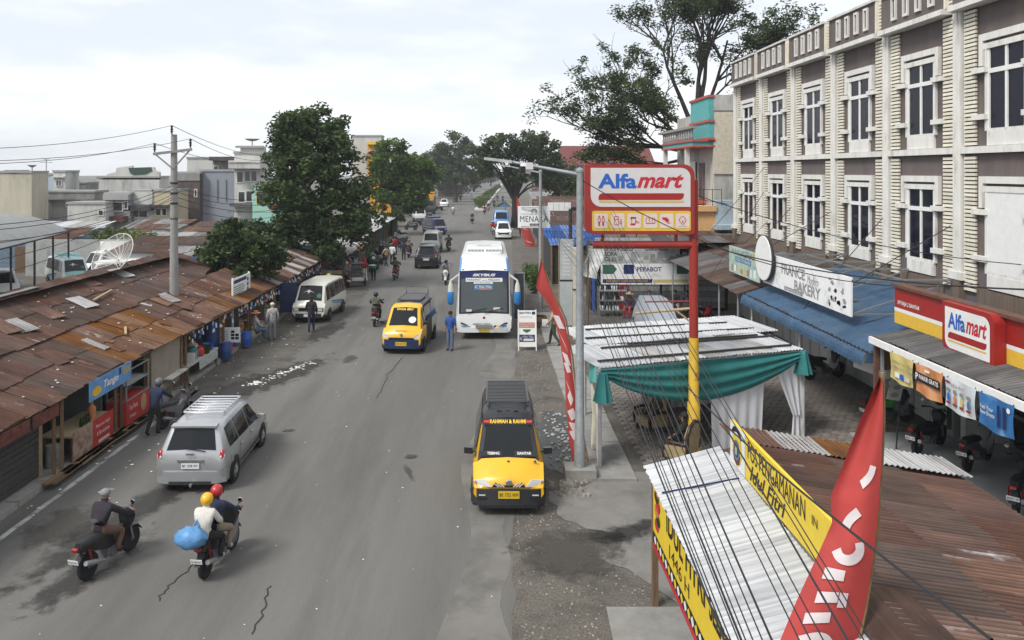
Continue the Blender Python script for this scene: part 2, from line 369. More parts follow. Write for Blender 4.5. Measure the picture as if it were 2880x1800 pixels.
mat('slab', (.24,.235,.22), .9, var=.18, scale=2.5, bump=.35, bscale=40, dirt=((.15,.145,.13), .3, 1.3))
mat('paint', (.42,.42,.40), .8, var=.15, scale=3, dirt=((.1,.1,.096), .62, 2.5))
def flat(name, pts, z, m, kindm='structure', parent=None):
    o = MB().poly([(p[0], p[1], z) for p in pts]).build(name, MATS[m], parent); o['kind'] = kindm; return o
def strip(name, rows, z, m):
    """rows of (left x, right x, y): a ribbon along y"""
    b = MB()
    for a, c in zip(rows, rows[1:]): b.poly([(a[0],a[2],z),(a[1],a[2],z),(c[1],c[2],z),(c[0],c[2],z)])
    return struct(b.build(name, MATS[m]))
struct(MB().grid(lambda u, v: (-700+1400*u, -60+1460*v, 0), 20, 20).build('ground', MATS['earth']))
XR = [(-30,.3),(14,.45),(32,1.2),(60,2.0),(86,2.8),(140,4.5),(344,9.2),(700,17)]
XL = [(-30,-10.4),(14,-10.4),(45,-10.6),(79,-11.4),(140,-9.6),(285,-9.4),(700,-4)]
def lerp(tab, y):
    for (a, p), (b, q) in zip(tab, tab[1:]):
        if y <= b: return p + (q-p)*(y-a)/(b-a)
    return tab[-1][1]
ys = [-30,-10,0,6,10,14,18,22,26,30,34,40,48,60,75,90,110,140,180,230,285,344,450,700]
wob = lambda y: .05*math.sin(y*1.9)+.04*math.sin(y*4.7)
rows = []
y = -30.
while y < 700: rows.append((lerp(XL,y), lerp(XR,y)+wob(y), y)); y += .6 if y < 45 else 8
strip('road', rows, .008, 'asphalt')
# older, paler strip by the right edge of the road
rows = []; y = 6.
while y < 36: rows.append((lerp(XR,y)-1.1-.25*math.sin(y*.7), lerp(XR,y)-.12+.1*math.sin(y*2.2), y)); y += .5
strip('road_patch', rows, .012, 'oldasphalt')
# muddy shoulder on the left
sh = [G(*p) for p in ((600,1178),(714,1100),(765,1062),(835,1046),(822,1002),(887,952),(938,910),(997,880),(1030,827),(1045,785),(1080,746),(1105,700))]
pts = []
for a, b in zip(sh, sh[1:]):
    k = max(2, int((b-a).length/.28))
    for i in range(k): p = a.lerp(b, i/k); pts.append((p.x+R.uniform(-.16,.16), p.y+R.uniform(-.1,.1)))
flat('shoulder', pts + [(sh[-1].x, sh[-1].y), (-11.2, 76), (-10.45, 46), (-10.4, 24)], .013, 'mud')
def softmat(name, c, rough, k):
    m = bpy.data.materials.new(name); m.use_nodes = True; MATS[name] = m; nt = m.node_tree; N = nt.nodes; L = nt.links; bs = N['Principled BSDF']
    bs.inputs['Base Color'].default_value = c+(1,); bs.inputs['Roughness'].default_value = rough; bs.inputs['Specular IOR Level'].default_value = .3
    tc = N.new('ShaderNodeTexCoord'); mp = N.new('ShaderNodeMapping'); mp.inputs['Location'].default_value = (-1,-1,0); mp.inputs['Scale'].default_value = (2,2,0); L.new(tc.outputs['Generated'], mp.inputs['Vector'])
    ln = N.new('ShaderNodeVectorMath'); ln.operation = 'LENGTH'; L.new(mp.outputs[0], ln.inputs[0]); nz = N.new('ShaderNodeTexNoise'); nz.inputs['Scale'].default_value = 2.2; nz.inputs['Detail'].default_value = 9; nz.inputs['Roughness'].default_value = .7; L.new(tc.outputs['Object'], nz.inputs['Vector'])
    ad = N.new('ShaderNodeMath'); ad.operation = 'MULTIPLY_ADD'; ad.inputs[1].default_value = 2.2; L.new(nz.outputs['Fac'], ad.inputs[0]); L.new(ln.outputs['Value'], ad.inputs[2])
    mr = N.new('ShaderNodeMapRange'); mr.inputs['From Min'].default_value = 1.45; mr.inputs['From Max'].default_value = 1.95; mr.inputs['To Min'].default_value = k; mr.inputs['To Max'].default_value = 0; L.new(ad.outputs[0], mr.inputs['Value']); L.new(mr.outputs[0], bs.inputs['Alpha'])
softmat('soft_wetmud', (.04,.038,.035), .5, .85); softmat('soft_mud', (.07,.065,.057), .85, .8)
def blob(name, cx, cy, rx, ry, z, m, n=26, j=.25, rot=0):
    pts = []
    for i in range(n):
        a = 2*math.pi*i/n; q = 1+R.uniform(-j, j); x, y_ = rx*q*math.cos(a), ry*q*math.sin(a)
        pts.append((cx+x*math.cos(rot)-y_*math.sin(rot), cy+x*math.sin(rot)+y_*math.cos(rot)))
    return flat(name, pts, z, m)
for i, (px, py, rx, ry, rot, m) in enumerate(((790,1060,.6,2.3,-.35,'wetmud'),(640,1110,.5,2.,-.1,'wetmud'),(380,1440,.35,2.6,-.25,'wetmud'),(260,1600,.3,1.2,-.2,'wetmud'),(920,930,.5,1.9,-.1,'wetmud'),(180,1480,.5,.7,0,'mud'),
        (230,1500,.35,.35,0,'mud'),(1760,1503,.55,.28,.3,'wetmud'),(1830,1478,.35,.2,.2,'wetmud'),(1700,1510,.5,.16,-.2,'wetmud'),(1600,1560,.8,.7,.2,'mud'),(1150,1330,.06,.4,.3,'mud'),(810,1213,.13,.12,0,'wetmud'),(1155,1287,.13,.13,0,'wetmud'),(985,1010,.2,.5,0,'mud'))):
    p = G(px, py); o = MB().grid(lambda u, v: (rx*1.7*(2*u-1), ry*1.7*(2*v-1), 0), 1, 1).build('stain', MATS['soft_'+m]); place(o, p.x, p.y, rot, .019+.004*(i % 3)); struct(o)
blob('pit', G(810,1213).x, G(810,1213).y, .1, .09, .02, 'wetmud'); blob('pit', G(1155,1287).x, G(1155,1287).y, .11, .1, .02, 'wetmud')
# edge line and a long crack sealed in the road
rows = [(-9.97+R.uniform(-.015,.015), -9.84+R.uniform(-.015,.015), 12+.4*i) for i in range(38)]
strip('road_line', rows, .013, 'paint')
for k, (pts_) in enumerate((((760,1650),(745,1710),(700,1800)),((1060,1120),(1090,1055),(1140,1000)),((560,1580),(470,1650),(440,1700)))):
    q = [G(*p) for p in pts_]; b = MB(); rows = []
    for a, c in zip(q, q[1:]):
        for i in range(7): p = a.lerp(c, i/7); rows.append((p.x+R.uniform(-.05,.05), p.y))
    for a, c in zip(rows, rows[1:]): b.poly([(a[0]-.012,a[1],.0185),(a[0]+.012,a[1],.0185),(c[0]+.012,c[1],.0185),(c[0]-.012,c[1],.0185)])
    struct(b.build('road_crack', MATS['black']))
# gravel verge on the right
rows = []; y = 4.
while y < 95: rows.append((lerp(XR,y)+wob(y)-.03, 3.1 if y < 36 else 3.1+.05*(y-36), y)); y += .6 if y < 45 else 5
strip('gravel_verge', rows, .004, 'gravel')
# concrete apron with a broken edge
ap = [G(*p) for p in ((1700,1340),(1640,1372),(1545,1384),(1543,1410),(1568,1425),(1566,1447),(1590,1465),(1622,1474),(1650,1490),(1690,1494),(1720,1505),(1752,1520),(1745,1545),(1715,1560),(1690,1572),(1720,1590),(1765,1602))]
flat('apron', [(p.x, p.y) for p in ap] + [(3.3,13.6),(3.4,8),(9.5,6),(9.5,19),(2.75,19.6)], .016, 'apron')
b = MB()
for i, (y0, y1) in enumerate(((12.1,13.45),(10.75,12.05),(9.4,10.7),(8,9.35))): flat('drain_slab', [(2.0-.06*i,y0),(4.4,y0),(4.4,y1),(2.05-.06*i,y1)], .022, 'slab')
# drain-cover path beside the tent
for i in range(17):
    y0 = 18.9+i*1.32; a = R.uniform(-.02,.02)
    o = MB().box(2.55+a, 3.65+a, y0, y0+1.27, -.02, .06+R.uniform(0,.02)).build('path_slab', MATS['slab']); struct(o)
# the paved forecourt: a base sheet, 300 pavers one by one where they show largest, the rest joined
fc = flat('forecourt', [(3.8,18.6),(12.6,14),(13,14),(13,44),(4.4,44)], .006, 'mud')
mat('paver', (.20,.175,.155), .9, var=.25, scale=3, bump=.3, rnd=.22, dirt=((.11,.1,.09), .35, 1.5))
pv = MB(); pw, pd = .235, .20
for q in ((-.5,-.28),(-.28,-.5),(.28,-.5),(.5,-.28),(.5,.28),(.28,.5),(-.28,.5),(-.5,.28)): pv.v.append((q[0]*pw*.93, q[1]*pd*.93, 0))
pv.v += [(x*.97, y_*.97, .03) for x, y_, z in pv.v[:8]]
pv.f = [tuple(range(8,16))] + [(i, (i+1) % 8, 8+(i+1) % 8, 8+i) for i in range(8)]; pv.m = [0]*9
pme = pv.mesh('paver', MATS['paver']); rest = MB(); cand = []
for j in range(int((34-18.7)/pd)):
    for i in range(int((12.7-4)/pw)):
        x, y_ = 4.1+pw*(i+.5*(j % 2)), 18.8+pd*j
        px = VX+F*x/y_; py = VY+F*H/y_
        vis = (2030 < px < 2120 and 1170 < py < 1235) or (2140 < px < 2640 and 1000 < py < 1250 and px > 2264 - (1240-py)*.1) or (1740 < px < 1830 and 1110 < py < 1300)
        cand.append((not vis, y_, x))
cand.sort()
for k, (nv, y_, x) in enumerate(cand):
    z = R.uniform(.0, .012)+.006
    if k < 300: put('paver', pme, fc, Matrix.Translation((x, y_, z)) @ Matrix.Rotation(R.uniform(-.05,.05), 4, 'Z'))
    else: rest.add([(p[0]+x, p[1]+y_, p[2]+z) for p in pv.v], pv.f)
tag(rest.build('paving', MATS['paver'], fc), kind='stuff')
# left kerb, sidewalk and gutter planks
b = MB(); y = 8.
while y < 46:
    o = MB().box(-10.72, -10.42+R.uniform(-.02,.02), y, y+1.15, 0, .14+R.uniform(-.02,.02)).build('kerb', MATS['concrete']); struct(o); y += 1.18
struct(MB().box(-14.5, -10.74, 6, 46, 0, .12).build('sidewalk', MATS['concrete']))
for i in range(9):
    y0 = 18.9 + i*.62
    for k in range(2):
        b = MB().cbox((-10.36+.17*k+R.uniform(-.02,.02), y0+R.uniform(0,.3), .155+.012*k), .15, 1.25, .035, rz=R.uniform(-.05,.05))
        struct(b.build('gutter_plank', MATS['wood']))
# litter, pebbles and rubble (nobody could count them)
def scatter(name, label, n, fn, size, m, cat, flatk=.5):
    b = MB()
    for _ in range(n):
        x, y_, z = fn(); s_ = size*R.uniform(.4,1.5); a = R.uniform(0,6.3)
        k = R.choice((4,5,6)); r1 = [(s_*R.uniform(.7,1.2)*math.cos(a+6.283*i/k), s_*R.uniform(.7,1.2)*math.sin(a+6.283*i/k)) for i in range(k)]
        b.loft([[V((x+p*1., y_+q*1., z)) for p, q in r1], [V((x+p*.6, y_+q*.6, z+s_*flatk*R.uniform(.5,1.2))) for p, q in r1]])
    return tag(b.build(name, MATS[m]), label, cat, kind='stuff')
mat('stone', (.24,.225,.2), .95, var=.4, scale=1.5); mat('litter', (.62,.6,.55), .8, var=.35, scale=.8)
scatter('pebbles', 'loose grey pebbles scattered over the right gravel verge', 1500, lambda: (lambda y: (R.uniform(lerp(XR,y)+.05, 3.0), y, .004))(10+R.random()**1.6*30), .022, 'stone', 'gravel')
scatter('rubble', 'grey broken rubble heap around the foot of the lamp post', 60, lambda: (2.0+R.gauss(0,.28), 18.5+R.gauss(0,.32), .0), .075, 'stone', 'rubble', .8)
def lit():
    y = R.uniform(17,46); return (R.choice((-10.1, -9.2, R.uniform(-10.3,-8)))+R.uniform(-.2,.2), y, .022)
scatter('litter', 'scraps of white litter strewn along the muddy left shoulder', 130, lit, .035, 'litter', 'litter', .25)
q = G(800,1055)
scatter('paper_trail', 'white strip of sodden paper scraps beside the puddle on the left shoulder', 110, lambda: (lambda t: (G(700+t*180,1085-t*65).x+R.gauss(0,.12), G(700+t*180,1085-t*65).y+R.gauss(0,.2), .026))(R.random()), .05, 'litter', 'litter', .2)
scatter('road_grit', 'pale grit and scraps lying on the open road', 120, lambda: (R.uniform(-9,.3), R.uniform(11,45), .016), .018, 'litter', 'litter', .3)
mat('plasticmix', (.3,.31,.3), .5, var=.6, scale=9)
scatter('ditch_rubbish', 'pale plastic rubbish filling the wet ditch behind the yellow van', 120, lambda: (R.uniform(1.65,2.45), R.uniform(19.6,24.2), .02), .05, 'plasticmix', 'rubbish', .5)
blob('ditch', 2.0, 21.9, .55, 2.6, .012, 'wetmud')
# planted median and its kerb far down the road
MED = [(150,-2.4,-.5),(200,-.8,1.2),(260,1.4,3.2),(344,4.,6.2),(450,6,9)]
b = MB()
for (y0,a0,c0),(y1,a1,c1) in zip(MED, MED[1:]):
    b.loft([[V((a0,y0,0)),V((c0,y0,0)),V((c0,y0,.3)),V((a0,y0,.3))],[V((a1,y1,0)),V((c1,y1,0)),V((c1,y1,.3)),V((a1,y1,.3))]])
struct(b.build('median_kerb', MATS['offwhite']))
# ================================================================ trees and plants
mat('bark', (.075,.062,.05), .95, var=.35, scale=4, bump=.6, stretch=(3,3,.7)); mat('barkdark', (.035,.03,.028), .95, var=.3, scale=4)
leafmat('leaf1', (.018,.036,.012), (.085,.13,.04)); leafmat('leaf2', (.026,.055,.014), (.115,.18,.035)); leafmat('leaf3', (.03,.046,.02), (.11,.13,.055)); leafmat('leaf4', (.018,.032,.012), (.08,.11,.035)); leafmat('leafy', (.05,.075,.014), (.2,.22,.05))
def leaves(name, cen, rad, per, size, m, parent, droop=0., asp=.5):
    """diamond leaves scattered in balls round the clump centres; tone varies per clump and per leaf"""
    cen = np.array(cen); k = len(cen); n = k*per; idx = np.repeat(np.arange(k), per)
    d = NR.normal(size=(n,3)); d /= np.linalg.norm(d, axis=1)[:,None]; rr = NR.random_sample(n)**.45
    rad = np.array(rad if hasattr(rad, '__len__') else [rad]*k)
    p = cen[idx] + d*(rr*rad[idx])[:,None]*np.array([1,1,.75]); p[:,2] -= droop*rr
    a = NR.normal(size=(n,3)); a[:,2] = a[:,2]*.5 - .15; a /= np.linalg.norm(a, axis=1)[:,None]
    c = NR.normal(size=(n,3)); c[:,2] *= .6; b = np.cross(a, c); b /= np.linalg.norm(b, axis=1)[:,None]+1e-9
    s = size*NR.uniform(.6, 1.35, n)[:,None]
    vs_ = np.stack([p - a*s*.5, p + b*s*asp*.5, p + a*s*.5, p - b*s*asp*.5], 1).reshape(-1,3)
    me = bpy.data.meshes.new(name); me.vertices.add(4*n); me.vertices.foreach_set('co', vs_.ravel())
    me.loops.add(4*n); me.loops.foreach_set('vertex_index', np.arange(4*n, dtype=np.int32))
    me.polygons.add(n); me.polygons.foreach_set('loop_start', np.arange(0, 4*n, 4, dtype=np.int32))
    me.update(calc_edges=True)
    t = np.clip(NR.normal(.42, .2, k)[idx] + NR.normal(0, .16, n), 0, 1)
    at = me.attributes.new('tone', 'FLOAT', 'FACE'); at.data.foreach_set('value', t.astype(np.float32))
    me.materials.append(MATS[m]); return put(name, me, parent)
def ell(e, n, shell=.55):
    out = []
    while len(out) < n:
        d = V((R.gauss(0,1), R.gauss(0,1), R.gauss(0,1))).normalized(); r = (shell + (1-shell)*R.random())
        out.append((e[0]+d.x*e[3]*r, e[1]+d.y*e[4]*r, e[2]+d.z*e[5]*r))
    return out
def tree(name, label, base, tr, blobs, ncl, per, size, m, crad=.6, limbs=14, group=None, fork=.45, bark='bark', cat='tree', asp=.5, shell=.55):
    t = thing(name, label, cat, base, group); bx, by, bz = base
    vol = sum(e[3]*e[4]*e[5] for e in blobs)**1; cen = []
    for e in blobs: cen += ell((bx+e[0], by+e[1], e[2], e[3], e[4], e[5]), max(3, int(ncl*(e[3]*e[4]*e[5])/vol)), shell)
    top = max(e[2] for e in blobs); fk = V((bx, by, bz+(top-bz)*fork)); b = MB()
    b.tube([(bx,by,bz-.1),(bx+.02,by,bz+.4*(fk.z-bz)), tuple(fk)], [tr*1.35, tr, tr*.8], 9)
    bb = b.build('trunk', MATS[bark], t, 60)
    for i in range(limbs):
        e = V(R.choice(cen)); mid = fk.lerp(e, .5) + V((R.uniform(-.3,.3), R.uniform(-.3,.3), R.uniform(0,.5)))
        q = MB().tube([tuple(fk-V((0,0,R.uniform(0,.8)))), tuple(mid), tuple(e)], [tr*.45, tr*.25, tr*.06], 5).build('limb', MATS[bark], bb, 60)
    leaves('crown', cen, [crad*R.uniform(.65,1.35) for _ in cen], per, size, m, t, asp=asp); return t
tree('broadleaf_tree', 'tallest dark green broadleaf tree towering behind the left stalls', (-12.6,50,0), .32,
     [(.5,0,9.9,2.0,1.8,1.7),(1.7,0,10.3,1.8,1.8,1.4),(3.0,0,9.4,1.5,1.6,1.7),(-.5,0,8.3,1.6,1.8,1.6),(2.0,0,7.9,2.3,2.1,1.9),(.2,-.3,6.2,2.,2,1.8),(3.4,0,5.9,1.7,2,1.7),(1.2,0,4.4,2.5,2.2,1.6),(4.3,0,4.1,1.8,1.8,1.4),(-.7,-.5,3.4,1.6,1.8,1.4),(2.4,-.6,3.0,1.8,1.6,1.2)], 470, 105, .28, 'leaf1', .6, 16, shell=.15)
tree('broadleaf_tree', 'small dark green tree in front of the tall tree, behind the roof sign', (-13.1,38.5,0), .16,
     [(.8,0,4.0,1.4,1.4,1.3),(2.0,0,3.4,1.2,1.3,1.1),(-.4,0,3.2,.9,1.,1.0),(1.0,-.3,2.4,1.5,1.2,.9)], 165, 95, .24, 'leaf1', .45, 10, shell=.2)
tree('broadleaf_tree', 'rounded mid-green tree in front of the orange building on the left', (-10.9,92,0), .4,
     [(0,0,8.2,2.9,2.8,3.0),(2.8,0,7.2,2.4,2.6,2.5),(-1.2,0,6,2.2,2.4,2.4),(1.6,0,5.,3.,2.6,2.),(0,0,3.2,2.2,2,1.5)], 230, 100, .42, 'leaf2', .85, 12)
tree('broadleaf_tree', 'hazy olive tree farthest down the left side of the road', (-7.6,190,0), .5,
     [(0,0,12.5,4.5,4,4.5),(3.5,0,10.5,4,4,4.),(-3,0,9.5,3.6,4,4),(1,0,6.,5.5,4,3.5)], 190, 90, .62, 'leaf3', 1.2, 10)
tree('broadleaf_tree', 'pale olive tree beside the hazy tree at the road end', (-15,215,0), .5, [(0,0,9,4.5,4,4.),(3,0,6,5,4,3.5),(-5,0,6,5,4,3.5)], 120, 90, .62, 'leaf3', 1.3, 8)
tree('umbrella_tree', 'spreading dark tree with an umbrella crown over the right lane', (3.7,105,0), .40,
     [(-1.8,0,10.6,3.6,3.4,1.9),(2.2,0,10.9,3.6,3.4,1.9),(4.2,0,8.4,2.6,3.2,2.),(-3.8,0,8.3,1.8,2.8,1.8),(1.2,0,7.2,2.8,2.6,1.6),(4.8,1,6.2,1.8,2.4,1.5)], 230, 62, .42, 'leaf4', .8, 26, fork=.38, bark='barkdark')
tree('broadleaf_tree', 'low dark tree behind the stalls under the umbrella tree', (11.5,118,0), .4, [(0,0,6.,3.2,3,2.6),(2.6,0,5.,3,3,2.4)], 110, 90, .45, 'leaf4', .9, 8)
tree('broadleaf_tree', 'small bushy tree behind the red sign, left of the turquoise house', (14.6,84,0), .25, [(0,0,6.6,2.9,2.4,1.7),(-3.2,0,6.1,2.2,2.,1.5),(2.,0,6,2,2,1.6)], 130, 90, .36, 'leaf4', .75, 8)
# the wide half-bare tree behind the turquoise house
def rain_tree():
    base = V((15.6,60,0)); t = thing('rain_tree', 'tall half-bare spreading tree behind the turquoise house', 'tree', base)
    rg = random.Random(4); tips = []; trunk = MB().tube([base, base+V((.1,0,6)), base+V((.3,0,11.5))], [.75,.55,.46], 10)
    tk = trunk.build('trunk', MATS['barkdark'], t, 60)
    def grow(b, p, d, ln, r, dep, sparse):
        pts = [p]; n = 5; q = p.copy(); dd = d.copy()
        for i in range(n):
            dd = (dd + V((rg.uniform(-.2,.2), rg.uniform(-.2,.2), rg.uniform(-.09,.17)))).normalized(); q = q + dd*ln/n; pts.append(q.copy())
        b.tube(pts, [r*(1-.62*i/n) for i in range(n+1)], 5 if dep > 1 else 4, caps=False)
        if dep == 0: tips.append((q, sparse)); return
        for i in range(4 if dep < 3 else 5):
            s = pts[rg.randrange(2, n+1)]; nd = (dd + V((rg.uniform(-.8,.8), rg.uniform(-.8,.8), rg.uniform(-.35,.5)))).normalized()
            grow(b, s, nd, ln*rg.uniform(.45,.66), r*.48, dep-1, sparse)
    top = base+V((.25,0,10.6))
    for (dx,dy,dz,ln,r,sp) in ((-1,0,.10,6.3,.2,.5),(-1,-.2,.35,6.3,.2,.35),(-1,.1,-.14,6.2,.18,.6),(-1,.3,-.3,5.6,.15,.7),(-.8,-.3,.0,5,.16,.6),(-.55,.2,.9,6.5,.22,.4),(-.1,-.2,1,7.5,.26,.7),(.35,.1,1,7.5,.26,.95),(.9,-.2,.7,7,.2,1),(1,.1,.25,6,.18,1),(-.7,0,.6,6.5,.18,.35),(.6,-.3,1,8,.2,1)):
        b = MB(); grow(b, top+V((0,0,rg.uniform(-2.2,.8))), V((dx,dy,dz)).normalized(), ln, r, 3, sp); b.build('limb', MATS['barkdark'], tk, 60)
    cen = [tuple(p) for p, s in tips if rg.random() < s]
    leaves('crown', cen, [rg.uniform(.4,.95) for _ in cen], 70, .26, 'leaf4', t, asp=.4)
rain_tree()
def bush(name, label, base, blobs, ncl, per, size, m, crad=.3, cat='bush', group=None):
    t = thing(name, label, cat, base, group); cen = []
    for e in blobs: cen += ell((base[0]+e[0], base[1]+e[1], e[2], e[3], e[4], e[5]), ncl//len(blobs), .3)
    b = MB()
    for i in range(5): b.tube([(base[0]+R.uniform(-.1,.1), base[1], base[2]-.05), R.choice(cen)], [.04,.012], 5)
    b.build('stem', MATS['bark'], t); leaves('foliage', cen, [crad*R.uniform(.7,1.3) for _ in cen], per, size, m, t); return t
bush('shrub', 'yellowish green bush among the tin roofs behind the mesh dish', (-28,60,0), [(0,0,2.2,2.,1.5,1.1),(1.6,0,1.8,1.3,1.2,.9)], 60, 60, .26, 'leafy', .5)
bush('shrub', 'green bush growing beneath the edge of the curved market roof', (-31,66,0), [(0,0,1.8,2.2,1.2,1.),(-2,0,1.6,1.4,1,.9)], 50, 60, .24, 'leaf2', .45)
bush('verge_bush', 'dense green bush growing on the right verge beside the bus roof', (3.05,49,0), [(0,0,.9,.8,1.6,.9),(.3,2,.8,.7,1.2,.8),(-.2,3.4,.7,.6,1.,.7)], 60, 60, .16, 'leaf2', .3)
bush('weed_patch', 'strip of weeds on the bare ground by the market shelter', (-30,47.5,0), [(0,0,.25,3.5,.8,.25),(-4,1,.25,2.5,.8,.25)], 50, 45, .14, 'leafy', .35)
for i, (y0, x0) in enumerate(((154,-1.4),(164,-1.1),(175,-.7),(188,-.2),(203,.4),(220,.9),(240,1.6),(265,2.5),(295,3.6),(330,5.))):
    bush('median_shrub', ('first', 'second', 'third', 'fourth', 'fifth', 'sixth', 'seventh', 'eighth', 'ninth', 'last')[i] + ' shrub along the planted median, counting away from the camera', (x0,y0,.3), [(0,0,1.3,1.0,4.,1.)], 26, 36, .4, 'leafy' if i % 3 == 1 else 'leaf2', .6, group='shrubs on the median')
for i, (x, y, h, wd) in enumerate(((-26,330,11,9),(-12,380,10,8),(2,400,9,7),(15,360,11,8),(24,300,10,8),(30,210,8,6),(-34,260,9,8),(19,170,7,5))):
    nm = ('leftmost', 'left of centre', 'centre', 'right of centre', 'right', 'rightmost and nearer', 'far left', 'nearest')[i]
    tree('distant_tree', 'hazy distant tree closing the end of the street, %s of that row' % nm, (x,y,0), .4, [(0,0,h*.7,wd*.6,3,h*.32),(wd*.35,0,h*.5,wd*.5,3,h*.3),(-wd*.4,0,h*.45,wd*.5,3,h*.3)], 80, 60, .8, 'leaf3', 1.4, 6, group='distant trees')
# ================================================================ the long three-storey shophouse on the right
mat('brownwall', (.12,.098,.096), .9, var=.12, scale=1.5, dirt=((.17,.14,.12), .34, .9), stretch=(1.5,1.5,.4)); mat('trim', (.66,.65,.61), .7, var=.1, scale=3, dirt=((.40,.37,.31), .24, 2.2), stretch=(1.5,1.5,.35))
mat('creamslat', (.70,.66,.55), .8, var=.1, dirt=((.45,.39,.28), .15, 3), rnd=.12); mat('slatback', (.10,.075,.055), .95, var=.2); mat('planks', (.14,.105,.08), .9, var=.4, scale=4, stretch=(1,8,.4))
mat('windowglass', (.010,.011,.02), .05, 0, var=0, spec=.15); mat('greendoor', (.2,.22,.2), .7)
Z0, BW, FX = 40.7, 3.85, 13.0
sh = thing('shophouse', 'long three-storey brown and white shophouse with cream striped pilasters', 'building', (FX, 27, 0))
def bx(b, z0, z1, h0, h1, p0, p1, m=0): return b.box(FX-p1, FX-p0, min(z0,z1), max(z0,z1), h0, h1, m)
ZN = Z0-7*BW
MB().box(FX, 22, ZN, Z0, 3.95, 12.0).build('wall', MATS['brownwall'], sh)
MB().box(FX+2.4, 22, ZN, Z0, .0, 3.95).build('ground_floor_wall', MATS['offwhite'], sh)
for k in range(8): z = Z0-BW*k; MB().box(FX+.05, FX+2.4, z-.12, z+.12, 0, 3.95).build('party_wall', MATS['offwhite'], sh)
bs = None
me_slat = MB().box(-.06, 0, 0, .50, 0, .074).mesh('slat', MATS['creamslat'])
rest = MB(); count = 0
for k in range(7):
    zf = Z0-BW*k; zn = zf-BW; zc = (zf+zn)/2
    pl = bx(MB(), zf-.18, zf+.18, 4.75, 11.85, -.05, .13); bx(pl, zf-.3, zf+.3, 4.55, 4.76, -.05, .2); bx(pl, zf-.05, zf+.05, 4.76, 11.85, .13, .16)
    pl.build('pilaster', MATS['trim'], sh)
    bx(MB(), zf-.2, zf+.2, 3.95, 4.55, -.05, .18).build('pilaster_foot', MATS['planks'], sh)
    bx(MB(), zf-.18, zn+.18, 7.98, 8.16, 0, .15).build('string_course', MATS['trim'], sh)
    for s0 in (zf-.74, zn+.24):
        for ha, hb_ in ((4.2,7.92),(8.17,11.85)): bx(MB(), s0, s0+.5, ha, hb_, 0, .02).build('slat_backing', MATS['slatback'], sh)
        for h0, n in ((4.3,33),(8.2,33)):
            for i in range(n):
                h = h0+.11*i
                if k in (4,5) and count < 290: put('slat', me_slat, sh, Matrix.Translation((FX-.015, s0, h))); count += 1
                else: rest.box(FX-.075, FX-.015, s0, s0+.5, h, h+.074)
    # parapet: cornice, panel with four narrow windows, coping
    bx(MB(), zf-.02, zn+.26, 11.85, 12.0, -.1, .4).build('cornice', MATS['trim'], sh)
    bx(MB(), zf-.1, zn+.3, 12.0, 13.05, -.3, .3).build('parapet', MATS['brownwall'], sh)
    bx(MB(), zn+.25, zn+.298, 12.005, 13.045, -.28, .31).build('parapet_return', MATS['creamslat'], sh)
    bx(MB(), zf-.08, zn+.24, 13.05, 13.13, -.3, .38).build('coping', MATS['offwhite'], sh)
    for i in range(9): bx(rest, zn+.0, zn+.28, 12.03+.11*i, 12.1+.11*i, -.1, .2)
    for i in range(4):
        z = zc+1.1-.68*i-.1; w_ = MB()
        bx(w_, z-.14, z-.08, 12.2, 12.95, .3, .36); bx(w_, z+.08, z+.14, 12.2, 12.95, .3, .36); bx(w_, z-.08, z+.08, 12.87, 12.95, .3, .36); bx(w_, z-.08, z+.08, 12.2, 12.28, .3, .36)
        wf = w_.build('vent_frame', MATS['trim'], sh); bx(MB(), z-.08, z+.08, 12.28, 12.87, .3, .31).build('vent_panel', MATS['brownwall'], wf)
    for lvl, hb in ((1,4.85),(2,8.55)):
        if k == 0: zc2 = zc
        w_ = MB(); c = zc
        bx(w_, c-1.0, c+1.0, hb+2.34, hb+2.52, 0, .11); bx(w_, c-1.0, c-.84, hb+1.7, hb+2.34, 0, .11); bx(w_, c+.84, c+1.0, hb+1.7, hb+2.34, 0, .11)
        bx(w_, c-.84, c+.84, hb+2.12, hb+2.27, 0, .08); bx(w_, c-.8, c-.73, hb, hb+2.12, 0, .075); bx(w_, c+.73, c+.8, hb, hb+2.12, 0, .075)
        bx(w_, c-.73, c+.73, hb-.02, hb+.06, 0, .06)
        for s in (-1, 1):
            for h in (hb+1.52, hb+.3): bx(w_, c+s*.7, c+s*1.24, h, h+.14, 0, .16)
        wf = w_.build('window', MATS['trim'], sh)
        bx(MB(), c-.72, c+.72, hb-.38, hb-.02, 0, .07).build('sill', MATS['trim'], wf)
        if k == 5 and lvl == 1:
            bx(MB(), c-.73, c+.73, hb+.06, hb+2.12, 0, .06).build('board_panel', MATS['white'], wf); continue
        fr = MB(); bx(fr, c-.73, c-.65, hb+.06, hb+2.12, 0, .05); bx(fr, c+.65, c+.73, hb+.06, hb+2.12, 0, .05); bx(fr, c-.045, c+.045, hb+.06, hb+2.12, 0, .048); bx(fr, c-.65, c+.65, hb+1.48, hb+1.6, 0, .06)
        fr.build('casement', MATS['white'], wf)
        for a, b_ in ((c-.65, c-.045), (c+.045, c+.65)):
            for h0, h1 in ((hb+.06, hb+1.48), (hb+1.6, hb+2.12)): bx(MB(), a, b_, h0, h1, 0, .012).build('pane', MATS['windowglass'], wf)
    if True:  # timber dado at the foot of the first floor
        bx(MB(), zf-.75, zn+.75, 3.95, 4.42, 0, .05).build('dado', MATS['planks'], sh)
tag(rest.build('slat_rows', MATS['creamslat'], sh), kind='stuff')
